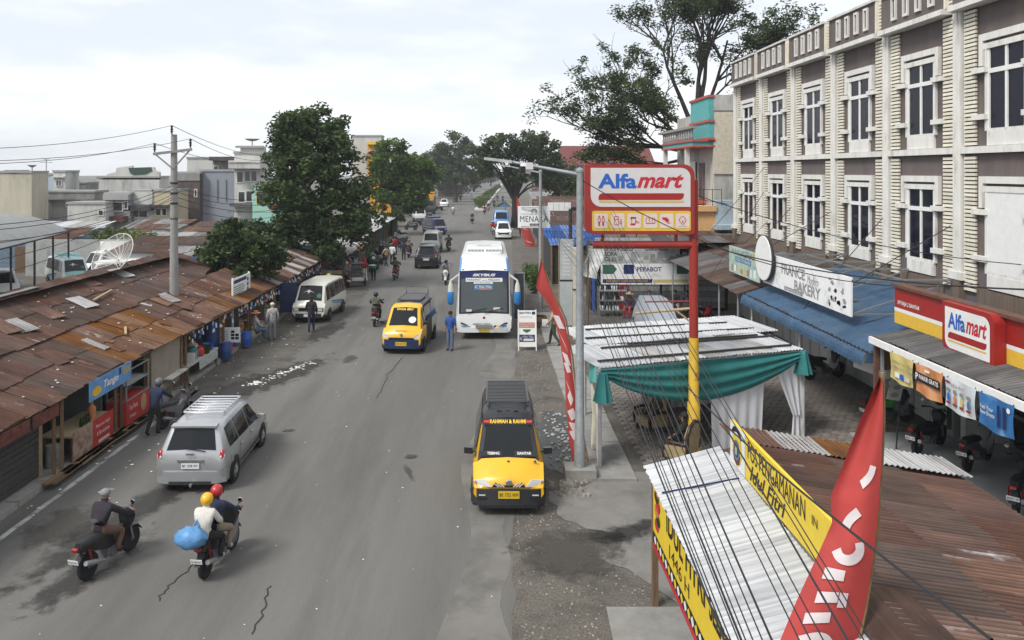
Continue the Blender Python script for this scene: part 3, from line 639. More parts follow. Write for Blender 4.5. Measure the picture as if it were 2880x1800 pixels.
# ground-floor shop fronts
mat('lattice', (.42,.42,.4), .7, var=.2); mat('doorbrown', (.12,.055,.035), .7, var=.25); mat('tilefloor', (.36,.37,.37), .4, var=.08, scale=2); mat('shutterw', (.46,.46,.44), .6, var=.1)
for k in range(5):
    zf = Z0-BW*k; zn = zf-BW; d = MB()
    for i in range(4):
        a = zf-.2-i*.86; d.box(FX+.2, FX+.26, a-.82, a, .05, 2.7)
        d.box(FX+.17, FX+.2, a-.82, a-.75, .05, 2.7); d.box(FX+.17, FX+.2, a-.07, a, .05, 2.7); d.box(FX+.17, FX+.2, a-.75, a-.07, 1.15, 1.25)
    if k != 3: dd = d.build('folding_door', MATS['shutterw'], sh)
    if k != 3:
        g = MB()
        for i in range(4):
            a = zf-.27-i*.86
            for j in range(6): g.bar((FX+.185, a-.68*j/6, 1.3), (FX+.185, a-.68*min(1,(j+2)/6), 1.3+1.3*(min(1,(j+2)/6)-j/6)*1.5), .02); g.bar((FX+.185, a-.68*j/6, 2.6), (FX+.185, a-.68*min(1,(j+2)/6), 2.6-1.3*(min(1,(j+2)/6)-j/6)*1.5), .02)
        g.build('lattice', MATS['dark'], dd)
    else: MB().box(FX+.3, FX+.4, zn+.2, zf-.2, .05, 2.8).build('roller_shutter', MATS['wallgrey'], sh)
    MB().box(FX+.1, FX+.3, zn+.1, zf-.1, 2.8, 3.95).build('shop_lintel', MATS['wallgrey'], sh)
zs = Z0-5*BW
MB().box(FX+1.2, FX+1.3, ZN, zs-.2, .1, 2.9).build('shop_window', MATS['glass'], sh)
b = MB()
for i in range(7): b.box(FX+1.12, FX+1.2, zs-.3-1.15*i-.06, zs-.3-1.15*i, .1, 2.9)
b.box(FX+1.12, FX+1.2, ZN, zs-.2, .9, 1.0); b.box(FX+1.12, FX+1.2, ZN, zs-.2, 2.85, 3.0); b.build('shop_window_frame', MATS['galv'], sh)
struct(MB().box(10.3, FX+2.4, ZN-2, 22.2, 0, .1).build('shop_floor', MATS['tilefloor']))
for z in (21.9, 18.0, 14.2):
    c_ = MB().box(FX-.05, FX+.3, z-.17, z+.17, 0, 3.95).build('column', MATS['wallgrey'], sh); MB().box(FX-.08, FX-.05, z-.09, z+.09, .3, 2.0).build('column_panel', MATS['dark'], c_)
# awnings and shop signs
mat('tinblue', (.032,.075,.14), .6, var=.25, scale=2, dirt=((.06,.095,.13), .4, 1.2), rnd=.12, bump=0); mat('cream', (.55,.5,.4), .7)
aw = thing('blue_awning', 'blue corrugated metal awning over the bakery front', 'awning', (11,24,3))
roof(aw, (9.55,29.0,2.98), (9.55,19.6,2.98), (3.5,0,1.05), 1.0, 3.7, ('tinblue',), .0, .0, .2, .03)
b = MB(); b.grid(lambda u, v: (9.55-.16*math.sin(v*math.pi/2)-.03*(int(u*94) % 2), 29.0-9.4*u, 2.98-.03-.3*(1-math.cos(v*math.pi/2))-.02*(int(u*94) % 2)), 94, 4); b.build('rolled_edge', MATS['tinblue'], aw)
MB().poly([(9.42,19.58,2.7),(12.9,19.58,2.75),(12.9,19.58,4.02),(9.6,19.58,3.0)]).build('end_sheet', MATS['tinblue'], aw)
b = MB()
for z in (28.6, 25.6, 22.6, 19.9): b.bar((9.7,z,2.9),(13,z,3.85),.05)
b.bar((9.65,29,2.93),(9.65,19.6,2.93),.05); b.build('frame', MATS['steel'], aw)
for z in (28.8, 24.4): MB().tube([(9.75,z,0),(9.75,z,2.93)], .035).build('post', MATS['white'], aw)
gw = thing('grey_awning', 'grey brown corrugated awning beyond the blue one', 'awning', (10.5,34,3))
roof(gw, (9.3,40.5,2.95), (9.3,29.2,2.95), (3.7,0,1.0), .9, 1.95, ('darktin','rust3'), .02, .1, .16, .02)
for z in (40, 36, 32, 29.6): MB().tube([(9.5,z,0),(9.5,z,2.95)], .04).build('post', MATS['galv'], gw)
RU, UU = V((0,-1,0)), V((0,0,1))
mat('signwhite', (.78,.78,.78), .5, var=.05, dirt=((.45,.45,.44), .25, 2)); mat('lettergrey', (.27,.27,.27), .6, var=.2)
bk = thing('bakery_sign', 'long white bakery signboard with grey lettering on a steel frame', 'sign', (10,24.5,3.5))
O = V((10.0, 28.3, 3.5)); W_, H_ = 6.8, 1.08
rect(bk, 'panel', O, RU, UU, 0, 0, W_, H_, 'signwhite', 0, .05)
lettering(bk, 'FRANCE', O, RU, UU, 1.75, .55, 1.95, .36, 'lettergrey', bold=.03); lettering(bk, 'Modern', O, RU, UU, 3.85, .5, .85, .27, 'lettergrey', shear=.4)
lettering(bk, 'BAKERY', O, RU, UU, 2.85, .12, 2.0, .36, 'lettergrey', bold=.03)
rect(bk, 'print', O, RU, UU, 2.0, .03, 3.5, .16, 'inkgrey', .003); lettering(bk, 'Fresh From Oven', O, RU, UU, 2.1, .045, 1.3, .1, 'white', shear=.3, off=.008)
for i in range(14):
    u, v = R.uniform(5.4,6.6), R.uniform(.15,.95); shape(bk, 'print', O, RU, UU, [(u+R.uniform(.02,.16)*math.cos(a), v+R.uniform(.02,.12)*math.sin(a)) for a in (0,.9,1.8,2.7,3.6,4.5,5.4)], 'lettergrey' if i % 2 else 'ink', .004)
b = MB()
for z in (28.2, 26, 24, 21.6):
    b.bar((10.05,z,3.55),(13,z,3.55),.05); b.bar((10.05,z,4.5),(13,z,4.5),.05); b.bar((10.05,z,3.55),(13,z,4.5),.04)
b.bar((10.05,28.2,4.5),(10.05,21.5,4.5),.05); b.bar((11.5,28.2,4.5),(11.5,21.5,4.5),.04); b.bar((11.5,28.2,4.5),(11.5,28.2,3.55),.04); b.bar((11.5,21.6,4.5),(11.5,21.6,3.55),.04); b.build('frame', MATS['steel'], bk)
ds = thing('round_sign', 'blank white round sign plate fixed to the bakery board', 'sign', (9.85,27.7,4.4))
MB().lathe([(.78,0),(.8,.02),(.8,.08),(.78,.1)], (9.8,27.8,4.42), 36, 'X').build('plate', MATS['white'], ds, 40); MB().lathe([(.81,.0),(.83,.04),(.81,.1)], (9.82,27.8,4.42), 36, 'X').build('rim', MATS['dark'], ds, 40)
MB().bar((9.85,27.8,4.0),(10.02,27.8,4.0),.05).build('bracket', MATS['steel'], ds)
mat('signteal', (.33,.46,.42), .6, var=.3, scale=3, dirt=((.5,.46,.2), .35, 2)); mat('signblue', (.06,.16,.3), .5)
an = thing('shop_banner', 'pale green and yellow shop banner left of the bakery board', 'sign', (10,30.5,3.4))
O = V((10.0, 32.3, 3.4)); rect(an, 'panel', O, RU, UU, 0, 0, 3.55, 1.06, 'signteal', 0, .04)
lettering(an, 'ANUGRAH', O, RU, UU, .3, .74, 3.0, .25, 'inkgrey', bold=.01); rect(an, 'print', O, RU, UU, .8, .5, 2.7, .7, 'signblue', .003); lettering(an, 'COLD STORAGE', O, RU, UU, .9, .54, 1.7, .12, 'white', off=.008)
for i in range(8): u = .3+.38*i; rect(an, 'print', O, RU, UU, u, .08, u+R.uniform(.15,.3), R.uniform(.25,.42), R.choice(('yellow','signblue','white','inkgrey')), .003)
b = MB(); b.bar((10.03,32.2,3.5),(13,32.2,3.9),.05); b.bar((10.03,28.9,3.5),(13,28.9,3.9),.05); b.build('bracket', MATS['steel'], an)
# red and yellow shop fascia of the minimarket
mat('fred', (.31,.018,.015), .45, var=.06, dirt=((.24,.025,.02), .3, 1)); mat('fyel', (.68,.43,.05), .5, var=.06); mat('fblue', (.02,.11,.45), .5, var=0); mat('fredtext', (.48,.02,.035), .5, var=0)
fa = thing('minimarket_fascia', 'red, white and yellow minimarket fascia over the shop entrance', 'sign', (10.5,16,3.6))
O = V((10.5, 20.15, 3.62)); LN = 8.6
rect(fa, 'panel', O, RU, UU, 0, 0, LN, .93, 'fred', 0, .1); rect(fa, 'print', O, RU, UU, 0, 0, LN, .31, 'fyel', .006); rect(fa, 'print', O, RU, UU, 0, .31, LN, .40, 'white', .007)
lettering(fa, 'SM RAJA 2 SIANTAR', O, RU, UU, .15, .47, 1.0, .13, 'white', bold=.02, shear=.25)
bb = shape(fa, 'sign_box', O, RU, UU, [(0,0)]*3, 'fred'); bpy.data.objects.remove(bb)
sb = MB().prism([O+RU*u+UU*v+V((-.26,0,0)) for u, v in rrect(2.55,-.12,4.35,.98,(.22,.0,.22,.0))], (.25,0,0)).build('sign_box', MATS['fred'], fa)
shape(sb, 'sign_face', O, RU, UU, rrect(2.66,-.02,4.22,.88,(.2,.02,.2,.02)), 'white', .265)
lettering(sb, 'Alfa', O, RU, UU, 2.78, .42, .62, .36, 'fblue', bold=.03, off=.27); lettering(sb, 'mart', O, RU, UU, 3.43, .42, .7, .33, 'fredtext', bold=.025, shear=.3, off=.27)
shape(sb, 'print', O, RU, UU, rrect(2.78,.2,4.12,.34,(.0,.1,.0,.1)), 'fred', .27); shape(sb, 'print', O, RU, UU, rrect(2.78,.13,4.12,.165,(.0,.02,.0,.0)), 'fyel', .27)
b = MB(); b.box(10.42,10.72,11.5,20.2,4.55,4.62); b.build('top_flashing', MATS['doorbrown'], fa)
b = MB()
for z in (20,17.5,15): b.bar((10.6,z,3.7),(13,z,3.7),.05); b.bar((10.6,z,4.5),(13,z,3.75),.04)
b.build('bracket', MATS['steel'], fa)
roof(fa, (10.7,20.1,3.7), (10.7,11.5,3.7), (2.25,0,.12), .9, 2.3, ('darktin',), .01, .0, .1, .014)
ca = thing('corrugated_canopy', 'dark corrugated canopy with white gutter below the red fascia', 'awning', (11,15,3.4))
roof(ca, (9.55,19.4,3.42), (9.55,10.6,3.42), (1.6,0,.32), .8, 1.65, ('darktin',), .01, .05, .1, .016)
b = MB(); b.box(9.46,9.6,10.6,19.4,3.26,3.38); b.box(9.46,9.52,10.6,19.4,3.38,3.42); b.build('gutter', MATS['white'], ca)
b = MB(); b.box(9.6,13,19.3,19.4,2.6,3.42); b.bar((9.62,19.35,0),(9.62,19.35,3.4),.09); b.build('end_board', MATS['doorbrown'], ca)
for z in (19.2,): MB().bar((9.7,z,0),(9.7,z,3.4),.06).build('post', MATS['galv'], ca)
mat('bnyel', (.55,.45,.16), .6, var=.1, scale=2); mat('bnor', (.55,.2,.07), .6, var=.15, scale=2, dirt=((.6,.33,.17), .4, 1)); mat('bnwh', (.55,.6,.62), .6, var=.1); mat('bnbl', (.03,.14,.35), .5, var=.35, scale=2, dirt=((.2,.36,.5), .3, 1.5))
def banner(label, z0, wd, m, fn):
    t = thing('promo_banner', label, 'banner', (9.44, z0-wd/2, 2.7)); O = V((9.43, z0, 2.7))
    MB().grid(lambda u, v: (9.43+.02*math.sin(u*9+v*4), z0-wd*u, 2.7+.6*v-.05*math.sin(math.pi*u)*(1-v)), 10, 5).build('cloth', MATS[m], t, 80)
    b = MB(); b.tube([(9.44,z0-.05,3.28),(9.49,z0-.05,3.34)], .012); b.tube([(9.44,z0-wd+.05,3.28),(9.49,z0-wd+.05,3.34)], .012); b.build('tie', MATS['dark'], t)
    fn(t, V((9.395, z0, 2.7)))
def f1(t, O): lettering(t, 'Belanja Puas, Bisa', O, RU, UU, .18, .38, .8, .09, 'inkgrey'); lettering(t, 'AMBIL UANG DI SINI', O, RU, UU, .18, .27, .8, .08, 'inkgrey'); rect(t, 'print', O, RU, UU, .28, .08, .48, .2, 'white'); rect(t, 'print', O, RU, UU, .5, .07, .66, .2, 'fblue'); rect(t, 'print', O, RU, UU, .68, .08, .9, .18, 'cream')
def f2(t, O): rect(t, 'print', O, RU, UU, .02, .24, .96, .43, 'ink'); lettering(t, 'P', O, RU, UU, .06, .27, .1, .14, 'white', bold=.03, off=.01); lettering(t, 'PARKIR GRATIS', O, RU, UU, .2, .3, .72, .1, 'white', bold=.02, off=.01); rect(t, 'print', O, RU, UU, .4, .5, .58, .55, 'white')
def f3(t, O):
    lettering(t, 'HARGA HEMAT', O, RU, UU, .25, .45, .45, .07, 'fred'); rect(t, 'print', O, RU, UU, .06, .5, .22, .54, 'fred')
    for i in range(4): rect(t, 'print', O, RU, UU, .1+.22*i, .08, .24+.22*i, .13, 'fred'); shape(t, 'print', O, RU, UU, disc(.17+.22*i,.22,.05,.09,10), ('fblue','bnor','bnyel','signblue')[i]); rect(t, 'print', O, RU, UU, .1+.22*i, .33, .22+.22*i, .4, 'inkgrey')
def f4(t, O): lettering(t, 'Feel Your', O, RU, UU, .1, .32, .38, .08, 'white'); lettering(t, 'New Breeze', O, RU, UU, .1, .22, .42, .08, 'white'); rect(t, 'print', O, RU, UU, .58, .1, .66, .5, 'inkblue'); rect(t, 'print', O, RU, UU, .74, .1, .82, .5, 'inkblue'); shape(t, 'print', O, RU, UU, disc(.9,.48,.05), 'white')
banner('yellow promotional banner hanging first under the canopy', 18.3, .98, 'bnyel', f1); banner('orange and black parking banner hanging second under the canopy', 17.2, 1.0, 'bnor', f2)
banner('pale price-list banner hanging third under the canopy', 16.1, 1.0, 'bnwh', f3); banner('blue advertising banner hanging last under the canopy', 15.0, 1.0, 'bnbl', f4)
st = thing('standing_banner', 'narrow grey leaning banner stand beside the brown shop door', 'banner', (10.9,20.8,0))
MB().prism([(10.62,20.8,1.45),(10.98,20.8,1.4),(11.3,20.8,2.7),(10.94,20.8,2.74)], (0,.03,0)).build('panel', MATS['lattice'], st); MB().tube([(10.9,20.86,0),(11.1,20.86,2.6)], .02).build('pole', MATS['dark'], st)
for i in range(6): shape(st, 'print', V((10.8,20.8,1.42)), (1,0,0), (.25,0,1), disc(.02*(i % 2), .15+.2*i, .11,.07,8), 'inkgrey', .006)
cb = thing('white_box_sign', 'plain white hanging box sign beside the banner stand', 'sign', (10.7,21.3,1.9)); MB().cbox((10.5,21.4,2.25), .12, 1.3, .5, rz=.2).build('box', MATS['offwhite'], cb); MB().bar((10.5,21.4,2.5),(10.5,21.4,3.2),.04).build('hanger', MATS['steel'], cb)
# ================================================================ turquoise and bare-render house behind the shophouse
mat('teal', (.10,.36,.36), .7, var=.1, dirt=((.08,.25,.25), .25, 1)); mat('brick', (.16,.075,.05), .95, var=.3, scale=9); mat('peach', (.62,.36,.16), .8, var=.1, dirt=((.4,.25,.13), .25, 1)); mat('render', (.42,.41,.38), .95, var=.18, scale=1.2, dirt=((.2,.2,.18), .42, .7), stretch=(2,2,.6)); mat('paleblue', (.36,.43,.48), .85, var=.12, dirt=((.22,.24,.25), .3, 1)); mat('stripe', (.42,.09,.07), .7)
th = thing('turquoise_house', 'tall house with turquoise parapet, red stripes and bare rendered side wall', 'building', (14,48,0))
MB().box(12.9, 20, 44.5, 53, 0, 9.9).build('wall', MATS['render'], th)
MB().box(12.9, 20, 44.5, 53, 9.9, 11.0).build('upper_wall', MATS['render'], th)
p = MB(); p.box(12.6, 12.88, 44.4, 48.4, 9.3, 11.75); p.build('parapet', MATS['teal'], th)
for h in (9.28, 10.3, 11.7): MB().box(12.52, 12.9, 44.32, 48.5, h, h+.14).build('stripe', MATS['stripe'], th)
b = MB(); b.box(11.7, 12.9, 44.5, 52, 8.9, 9.25); b.build('balcony_slab', MATS['teal'], th)
for h in (8.88, 9.2): MB().box(11.62, 12.95, 44.4, 52.1, h, h+.1).build('stripe', MATS['stripe'], th)
MB().box(12.88, 20.1, 44.38, 44.5, 10.95, 11.85).build('side_parapet', MATS['render'], th)
MB().box(12.88, 16.2, 44.42, 44.5, 7.35, 10.9).build('render_panel', MATS['cream'], th)
MB().box(15.0, 16.3, 44.36, 44.44, 5.6, 8.5).build('brick_panel', MATS['brick'], th)
MB().box(11.6, 12.9, 46, 52, 5.6, 5.85).build('balcony_slab', MATS['stripe'], th)
b = MB()
for i in range(14): b.lathe([(.05,0),(.09,.15),(.05,.4),(.09,.65)], (11.75, 52-.55*i, 9.3), 6)
b.box(11.6,11.95,44.5,53,9.95,10.1); b.build('balustrade', MATS['wallgrey'], th)
b = MB()
for i in range(9): b.lathe([(.05,0),(.09,.15),(.05,.4),(.09,.65)], (11.7, 51.8-.6*i, 5.85), 6)
b.box(11.6,11.9,46,52,6.5,6.65); b.build('balustrade', MATS['offwhite'], th)
dr = MB().box(12.8, 12.9, 46.3, 47.3, 5.9, 8.0).build('door', MATS['brownwall'], th); MB().box(12.76, 12.8, 48, 49.2, 7, 8.1).build('window', MATS['offwhite'], th)
MB().cbox((11.72,48.6,6.5), .04, 1.3, .7, rx=.1).build('hanging_cloth', MATS['lattice'], th)
for z in (46.2, 51.8): MB().box(11.7, 11.95, z-.12, z+.12, 5.85, 8.9).build('pillar', MATS['offwhite'], th)
ph = thing('peach_house', 'low peach and pale blue house front below the turquoise house', 'building', (12,43,0))
MB().box(10.9, 13.2, 43.1, 50, 0, 5.3).build('wall', MATS['peach'], ph); MB().box(10.5, 12.6, 42.9, 44.2, 5.3, 5.6).build('slab', MATS['peach'], ph); MB().box(12.6, 14.4, 43.0, 44, 3.2, 5.9).build('side_wall', MATS['paleblue'], ph)
MB().box(12.4, 14.3, 42.2, 43.0, 4.35, 4.6).build('slab', MATS['paleblue'], ph); MB().box(13.45, 13.9, 42.95, 43.0, 3.1, 4.3).build('door', MATS['inkblue'], ph); MB().box(12.7, 13.2, 42.95, 43.0, 3.1, 4.3).build('breeze_blocks', MATS['wallgrey'], ph)
MB().poly([(12,42.9,2.9),(13.3,42.9,2.9),(13.3,42.9,3.8)]).build('stair', MATS['concrete'], ph); rr_ = MB()
for i in range(5): rr_.bar((10.9+.5*i,43,5.6),(10.9+.5*i,43,6.5),.03)
rr_.bar((10.9,43,6.5),(12.9,43,6.5),.03); rr_.bar((10.9,43,6.1),(13.2,43,5.7),.03); rr_.build('railing', MATS['dark'], ph)
rh = thing('red_roof_house', 'distant house with a broad dark red roof on the right', 'building', (22,150,0))
MB().box(14,30,150,160,0,9).build('wall', MATS['offwhite'], rh); MB().prism([(12.5,148,8.6),(32,148,8.6),(32,155,12.4),(14.5,155,12.4)], (0,.1,.15)).build('roof', mat('redroof', (.13,.04,.035), .9, var=.2), rh); MB().box(13.9,14.0,152,154,5,7).build('window', MATS['glass'], rh)
# ================================================================ tall minimarket pylon sign
CR, CU = V((1,0,0)), V((0,0,1))
mat('pylonred', (.29,.028,.02), .5, var=.08, dirt=((.21,.035,.03), .3, 2)); mat('pylonyel', (.60,.38,.035), .5, var=.12, dirt=((.42,.3,.12), .3, 4))
py_ = thing('pylon_sign', 'tall red minimarket sign on a red and yellow steel pole', 'sign', (5.36,20.28,0))
MB().tube([(5.36,20.28,3.2),(5.36,20.28,7.28)], .115, 16).build('pole', MATS['pylonred'], py_, 40)
MB().lathe([(.165,0),(.165,1.5),(.132,1.56),(.128,3.2)], (5.36,20.28,0), 16).build('pole', MATS['pylonyel'], py_, 40)
MB().tube([(2.75,20.28,5.6),(5.45,20.28,5.6)], .105, 14).build('beam', MATS['pylonred'], py_, 40)
b = MB()
for x in (3.0, 4.9): b.box(x-.04,x+.04,20.24,20.284,5.65,5.9)
for h in (7.05, 6.2): b.box(5.3,5.34,20.5,20.28,h,h+.06)
b.build('bracket', MATS['pylonred'], py_)
b = MB(); b.tube([(3.85,20.282,3.82),(5.4,20.282,3.96)], .035, 8, 1); b.tube([(4.1,20.282,4.12),(5.4,20.282,4.14)], .02, 8, 0); b.tube([(4.9,20.282,3.9),(5.4,20.282,3.5)], .025, 8, 1); b.build('side_bar', [MATS['pylonred'], MATS['palewood']], py_, 40)
SX0, SZ0, SW, SH = 2.52, 5.88, 2.82, 1.80; O = V((SX0, 20.1, SZ0)); U = lambda u: u*SW; W = lambda v: v*SH
MB().prism([O+CR*u+CU*v for u, v in rrect(0,0,SW,SH,(.22,.1,.28,.02))][::-1], (0,.26,0)).build('sign_box', MATS['pylonred'], py_)
mat('signface', (.60,.57,.56), .4, var=.04); mat('tile', (.66,.56,.50), .4, var=.04)
shape(py_, 'sign_face', O, CR, CU, rrect(U(.052),W(.394),U(.961),W(.95),(.28,.0,.24,.0)), 'signface', .006)
lettering(py_, 'Alfa', O, CR, CU, U(.118), W(.656), U(.352), W(.213), 'fblue', bold=.033, off=.012); lettering(py_, 'mart', O, CR, CU, U(.474), W(.662), U(.424), W(.2), 'fredtext', bold=.03, shear=.32, off=.012)
shape(py_, 'print', O, CR, CU, rrect(U(.124),W(.494),U(.9),W(.588),(.0,.12,.0,.1)), 'fred', .012); shape(py_, 'print', O, CR, CU, rrect(U(.13),W(.455),U(.9),W(.482),(.0,.04,.0,.0)), 'fyel', .012)
shape(py_, 'print', O, CR, CU, rrect(U(.064),W(.05),U(.964),W(.338),.06), 'fyel', .008)
for i, u in enumerate((.084,.2345,.384,.5325,.680,.825)):
    t_ = shape(py_, 'icon_tile', O, CR, CU, rrect(U(u),W(.09),U(u+.126),W(.30),.05), 'tile', .014); c = U(u+.063); v0 = W(.195)
    P = lambda pts, m='fredtext', off=.02: shape(t_, 'icon', O, CR, CU, [(c+x, v0+y) for x, y in pts], m, off)
    if i == 0:
        for s in (-.05,.05): P(disc(s,.11,.022)); P(rrect(s-.035,-.04,s+.035,.08,.03)); P([(s-.02,-.13),(s+.02,-.13),(s+.02,-.03),(s-.02,-.03)]); P(rrect(s-.02,-.02,s+.02,.06,.015), 'tile', .024)
    elif i == 1: P(rrect(-.09,-.11,.03,.12,.015)); P(rrect(-.075,-.095,.015,.02,.01), 'tile', .024); P(rrect(-.075,.04,.015,.1,.01), 'tile', .024); P([(.06,-.02),(.11,-.02),(.085,-.06)]); P([(.075,-.02),(.095,-.02),(.095,.05),(.075,.05)]); P([(.05,-.08),(.12,-.08),(.12,-.065),(.05,-.065)])
    elif i == 2: P(rrect(-.1,.05,.05,.1,.02)); P(rrect(-.07,-.08,.04,.07,.01)); P(rrect(-.055,-.065,.025,.055,.01), 'tile', .024); P(rrect(-.1,-.11,.03,-.07,.02)); lettering(t_, 'Rp', O, CR, CU, c+.05, v0-.08, .08, .09, 'fredtext', off=.02)
    elif i == 3: P(rrect(-.12,-.07,.12,.08,.02)); P(rrect(-.105,-.055,.105,.065,.015), 'tile', .024); lettering(t_, 'T', O, CR, CU, c-.06, v0-.03, .06, .07, 'fredtext', off=.03); P([(.04,-.05),(.05,-.05),(.05,.06),(.04,.06)], 'fredtext', .03)
    elif i == 4: P([(-.12,.09),(0,.09),(.06,.03),(.05,-.03),(0,-.04),(-.06,.02),(-.1,.03)]); P([(.02,-.07),(.1,-.05),(.1,-.035),(.02,-.055)])
    else:
        P([(-.1,.02),(-.06,.09),(0,.13),(.06,.09),(.1,.02),(.05,-.06),(0,-.1),(-.05,-.06)]); P([(-.08,.02),(-.05,.075),(0,.11),(.05,.075),(.08,.02),(.04,-.05),(0,-.08),(-.04,-.05)], 'tile', .024)
        for s in (-.035,.035): P(disc(s,.04,.01,.01,8), 'fredtext', .03)
        P(disc(0,-.02,.02,.025,8), 'fredtext', .03); lettering(t_, 'BABY NEEDS', O, CR, CU, c-.11, v0-.15, .22, .025, 'inkgrey', off=.02)
lettering(py_, 'WC', V((5.34,20.13,1.8)), CR, CU, 0, .42, .12, .11, 'fredtext', bold=.02, off=.0); lettering(py_, 'TOILET', V((5.34,20.13,1.8)), CR, CU, 0, .32, .13, .05, 'ink', off=.0)
# ================================================================ the draped tent
mat('tealcloth', (.022,.16,.155), .75, var=.15, scale=3); mat('whitecloth', (.62,.62,.64), .85, var=.06, scale=2); mat('batten', (.045,.042,.04), .8, var=.3); mat('creamcloth', (.66,.62,.5), .85, var=.08)
FL, FR_, BL, BR = V((2.85,19.75,2.55)), V((8.85,21.9,2.52)), V((3.0,23.95,2.68)), V((8.4,25.5,2.62))
tn = thing('draped_tent', 'tin-roofed tent with teal swags and white curtains', 'tent', (6,22.5,0))
roof(tn, FL, FR_, BL-FL, .75, 2.1, ('whitetin','whitetin','whitetin','tin'), .02, .12, .1, .018)
ax = (FR_-FL).normalized()
for t, a, e in ((.1,0,.97),(.4,.04,1.),(.46,.18,.9),(.68,-.02,.95),(.93,0,.86)):
    p = FL.lerp(BL, t)+V((0,0,.05)); q = FR_.lerp(BR, t)+V((0,0,.05)); MB().bar(p.lerp(q, a), p.lerp(q, e), .07, .05).build('batten', MATS['batten'], tn)
for p in (FL, FR_, BL, BR): MB().tube([(p.x,p.y,0),(p.x,p.y,p.z-.02)], .05, 8).build('post', MATS['lattice'] if p is not FL else mat('postlilac', (.42,.40,.44), .6), tn)
b = MB()
for p, q in ((FL,FR_),(BL,BR),(FL,BL),(FR_,BR)): b.bar(p-V((0,0,.06)), q-V((0,0,.06)), .06)
b.build('frame', MATS['steel'], tn)
nrm = V((ax.y, -ax.x, 0))
def swag(u, v):
    d = .28+.85*math.sin(math.pi*min(1,max(0,(u-.04)/.92)))**.8*(1-.12*u); p = FL.lerp(FR_, u)
    return p + nrm*(.06+.035*math.sin(v*22+u*3)+.06*math.sin(math.pi*v)) + V((0,0,-.03-d*v))
MB().grid(swag, 40, 18).build('swag', MATS['tealcloth'], tn, 80)
def bunch(c, rad, h, parent, m, n=18, waist=.55):
    b = MB(); rings = []
    for k in range(6):
        t = k/5; r = rad*(.5+.7*t if waist else 1); rings.append([V((c[0]+r*(1+.22*math.sin(i*2.4))*math.cos(6.283*i/n), c[1]+r*(1+.22*math.sin(i*2.4))*math.sin(6.283*i/n), c[2]-h*t)) for i in range(n)])
    return b.loft(rings).build('gathered_cloth', MATS[m], parent, 80)
bunch((2.92,19.65,2.45), .2, .72, tn, 'tealcloth'); bunch((8.8,21.8,2.5), .2, .62, tn, 'tealcloth')
MB().grid(lambda u, v: FL.lerp(BL, u)+V((-.08-.1*math.sin(u*7)*v, 0, -.03-(.35+.35*math.sin(math.pi*u))*v)), 16, 8).build('swag', mat('tealpale', (.10,.42,.38), .75), tn, 80)
def curtain(p0, p1, p2, p3, folds, amp, name='curtain', m='whitecloth'):
    """p0->p1 top edge, p2->p3 bottom edge"""
    p0, p1, p2, p3 = map(V, (p0,p1,p2,p3)); n_ = (p1-p0).cross(V((0,0,1))).normalized()
    MB().grid(lambda u, v: p0.lerp(p1,u).lerp(p2.lerp(p3,u), v) + n_*amp*math.sin(u*folds*6.283)*(.3+.7*v), folds*8, 8).build(name, MATS[m], tn, 80)
fp = lambda u, h, back=0: FL.lerp(FR_, u)*1 + V((0,back,0)) + V((0,0,h-FL.lerp(FR_, u).z))
curtain(fp(.52,2.4)-nrm*.03, fp(.80,2.4)-nrm*.03, fp(.53,.04)-nrm*.03, fp(.78,.04)-nrm*.03, 5, .025)
curtain(fp(.83,2.4)-nrm*.02, fp(1.0,2.4)-nrm*.02, fp(.945,.7), fp(.99,.7), 3, .04)
curtain(fp(.945,.7), fp(.99,.7), fp(.935,.02), fp(.998,.02), 2, .04)
bp = lambda u, h: BL.lerp(BR, u) + V((0,0,h-BL.lerp(BR, u).z))
curtain(bp(.32,2.5), bp(.62,2.5), bp(.34,.05), bp(.62,.05), 6, .03); curtain(bp(.6,2.5), bp(.98,2.5), bp(.62,.02), bp(.9,.02), 5, .05)
curtain(bp(-.02,2.5), bp(.3,2.5), bp(.02,1.55), bp(.28,1.75), 2, .04, m='creamcloth')
MB().grid(lambda u, v: V((2.80-.02*math.sin(v*9)+.03*u, 20.9-1.15*u, 1.95-.55*u+.0-(1.85-.3*u)*v*(1-.25*math.sin(math.pi*u)))), 8, 8).build('side_cloth', MATS['creamcloth'], tn, 80)
# carved armchairs inside the tent
def armchair(label, x, y, rz):
    mat('velvet', (.33,.25,.13), .8, var=.2); mat('carved', (.035,.018,.012), .4, var=.3); t = thing('armchair', label, 'armchair', (0,0,0), 'armchairs in the tent')
    MB().cbox((0,.02,.33), .62, .62, .22).build('seat', MATS['velvet'], t)
    MB().prism([(-.34,-.32,.3),(.34,-.32,.3),(.36,-.36,.85),(.22,-.38,1.05),(0,-.39,1.12),(-.22,-.38,1.05),(-.36,-.36,.85)], (0,.12,0)).build('backrest', MATS['velvet'], t)
    MB().tube([(-.34,-.3,.4),(-.39,-.33,.85),(-.24,-.35,1.08),(0,-.36,1.16),(.24,-.35,1.08),(.39,-.33,.85),(.34,-.3,.4)], .05, 7).build('back_frame', MATS['carved'], t, 60)
    for s in (-1,1):
        MB().tube([(s*.36,-.3,.62),(s*.4,.05,.64),(s*.4,.3,.6),(s*.38,.34,.45),(s*.36,.3,.22)], .045, 7).build('arm', MATS['carved'], t, 60)
        MB().box(s*.36-.04, s*.36+.04, -.28, .28, .24, .56).build('side', MATS['velvet'], t)
        for y_ in (-.3,.28): MB().lathe([(.03,0),(.045,.1),(.03,.22)], (s*.3,y_,0), 8).build('leg', MATS['carved'], t)
    return place(t, x, y, rz)
armchair('beige carved armchair facing the road inside the tent', 4.75, 22.6, 2.0); armchair('beige carved armchair half hidden by the yellow pole, nearer the camera', 5.0, 20.1, .9)
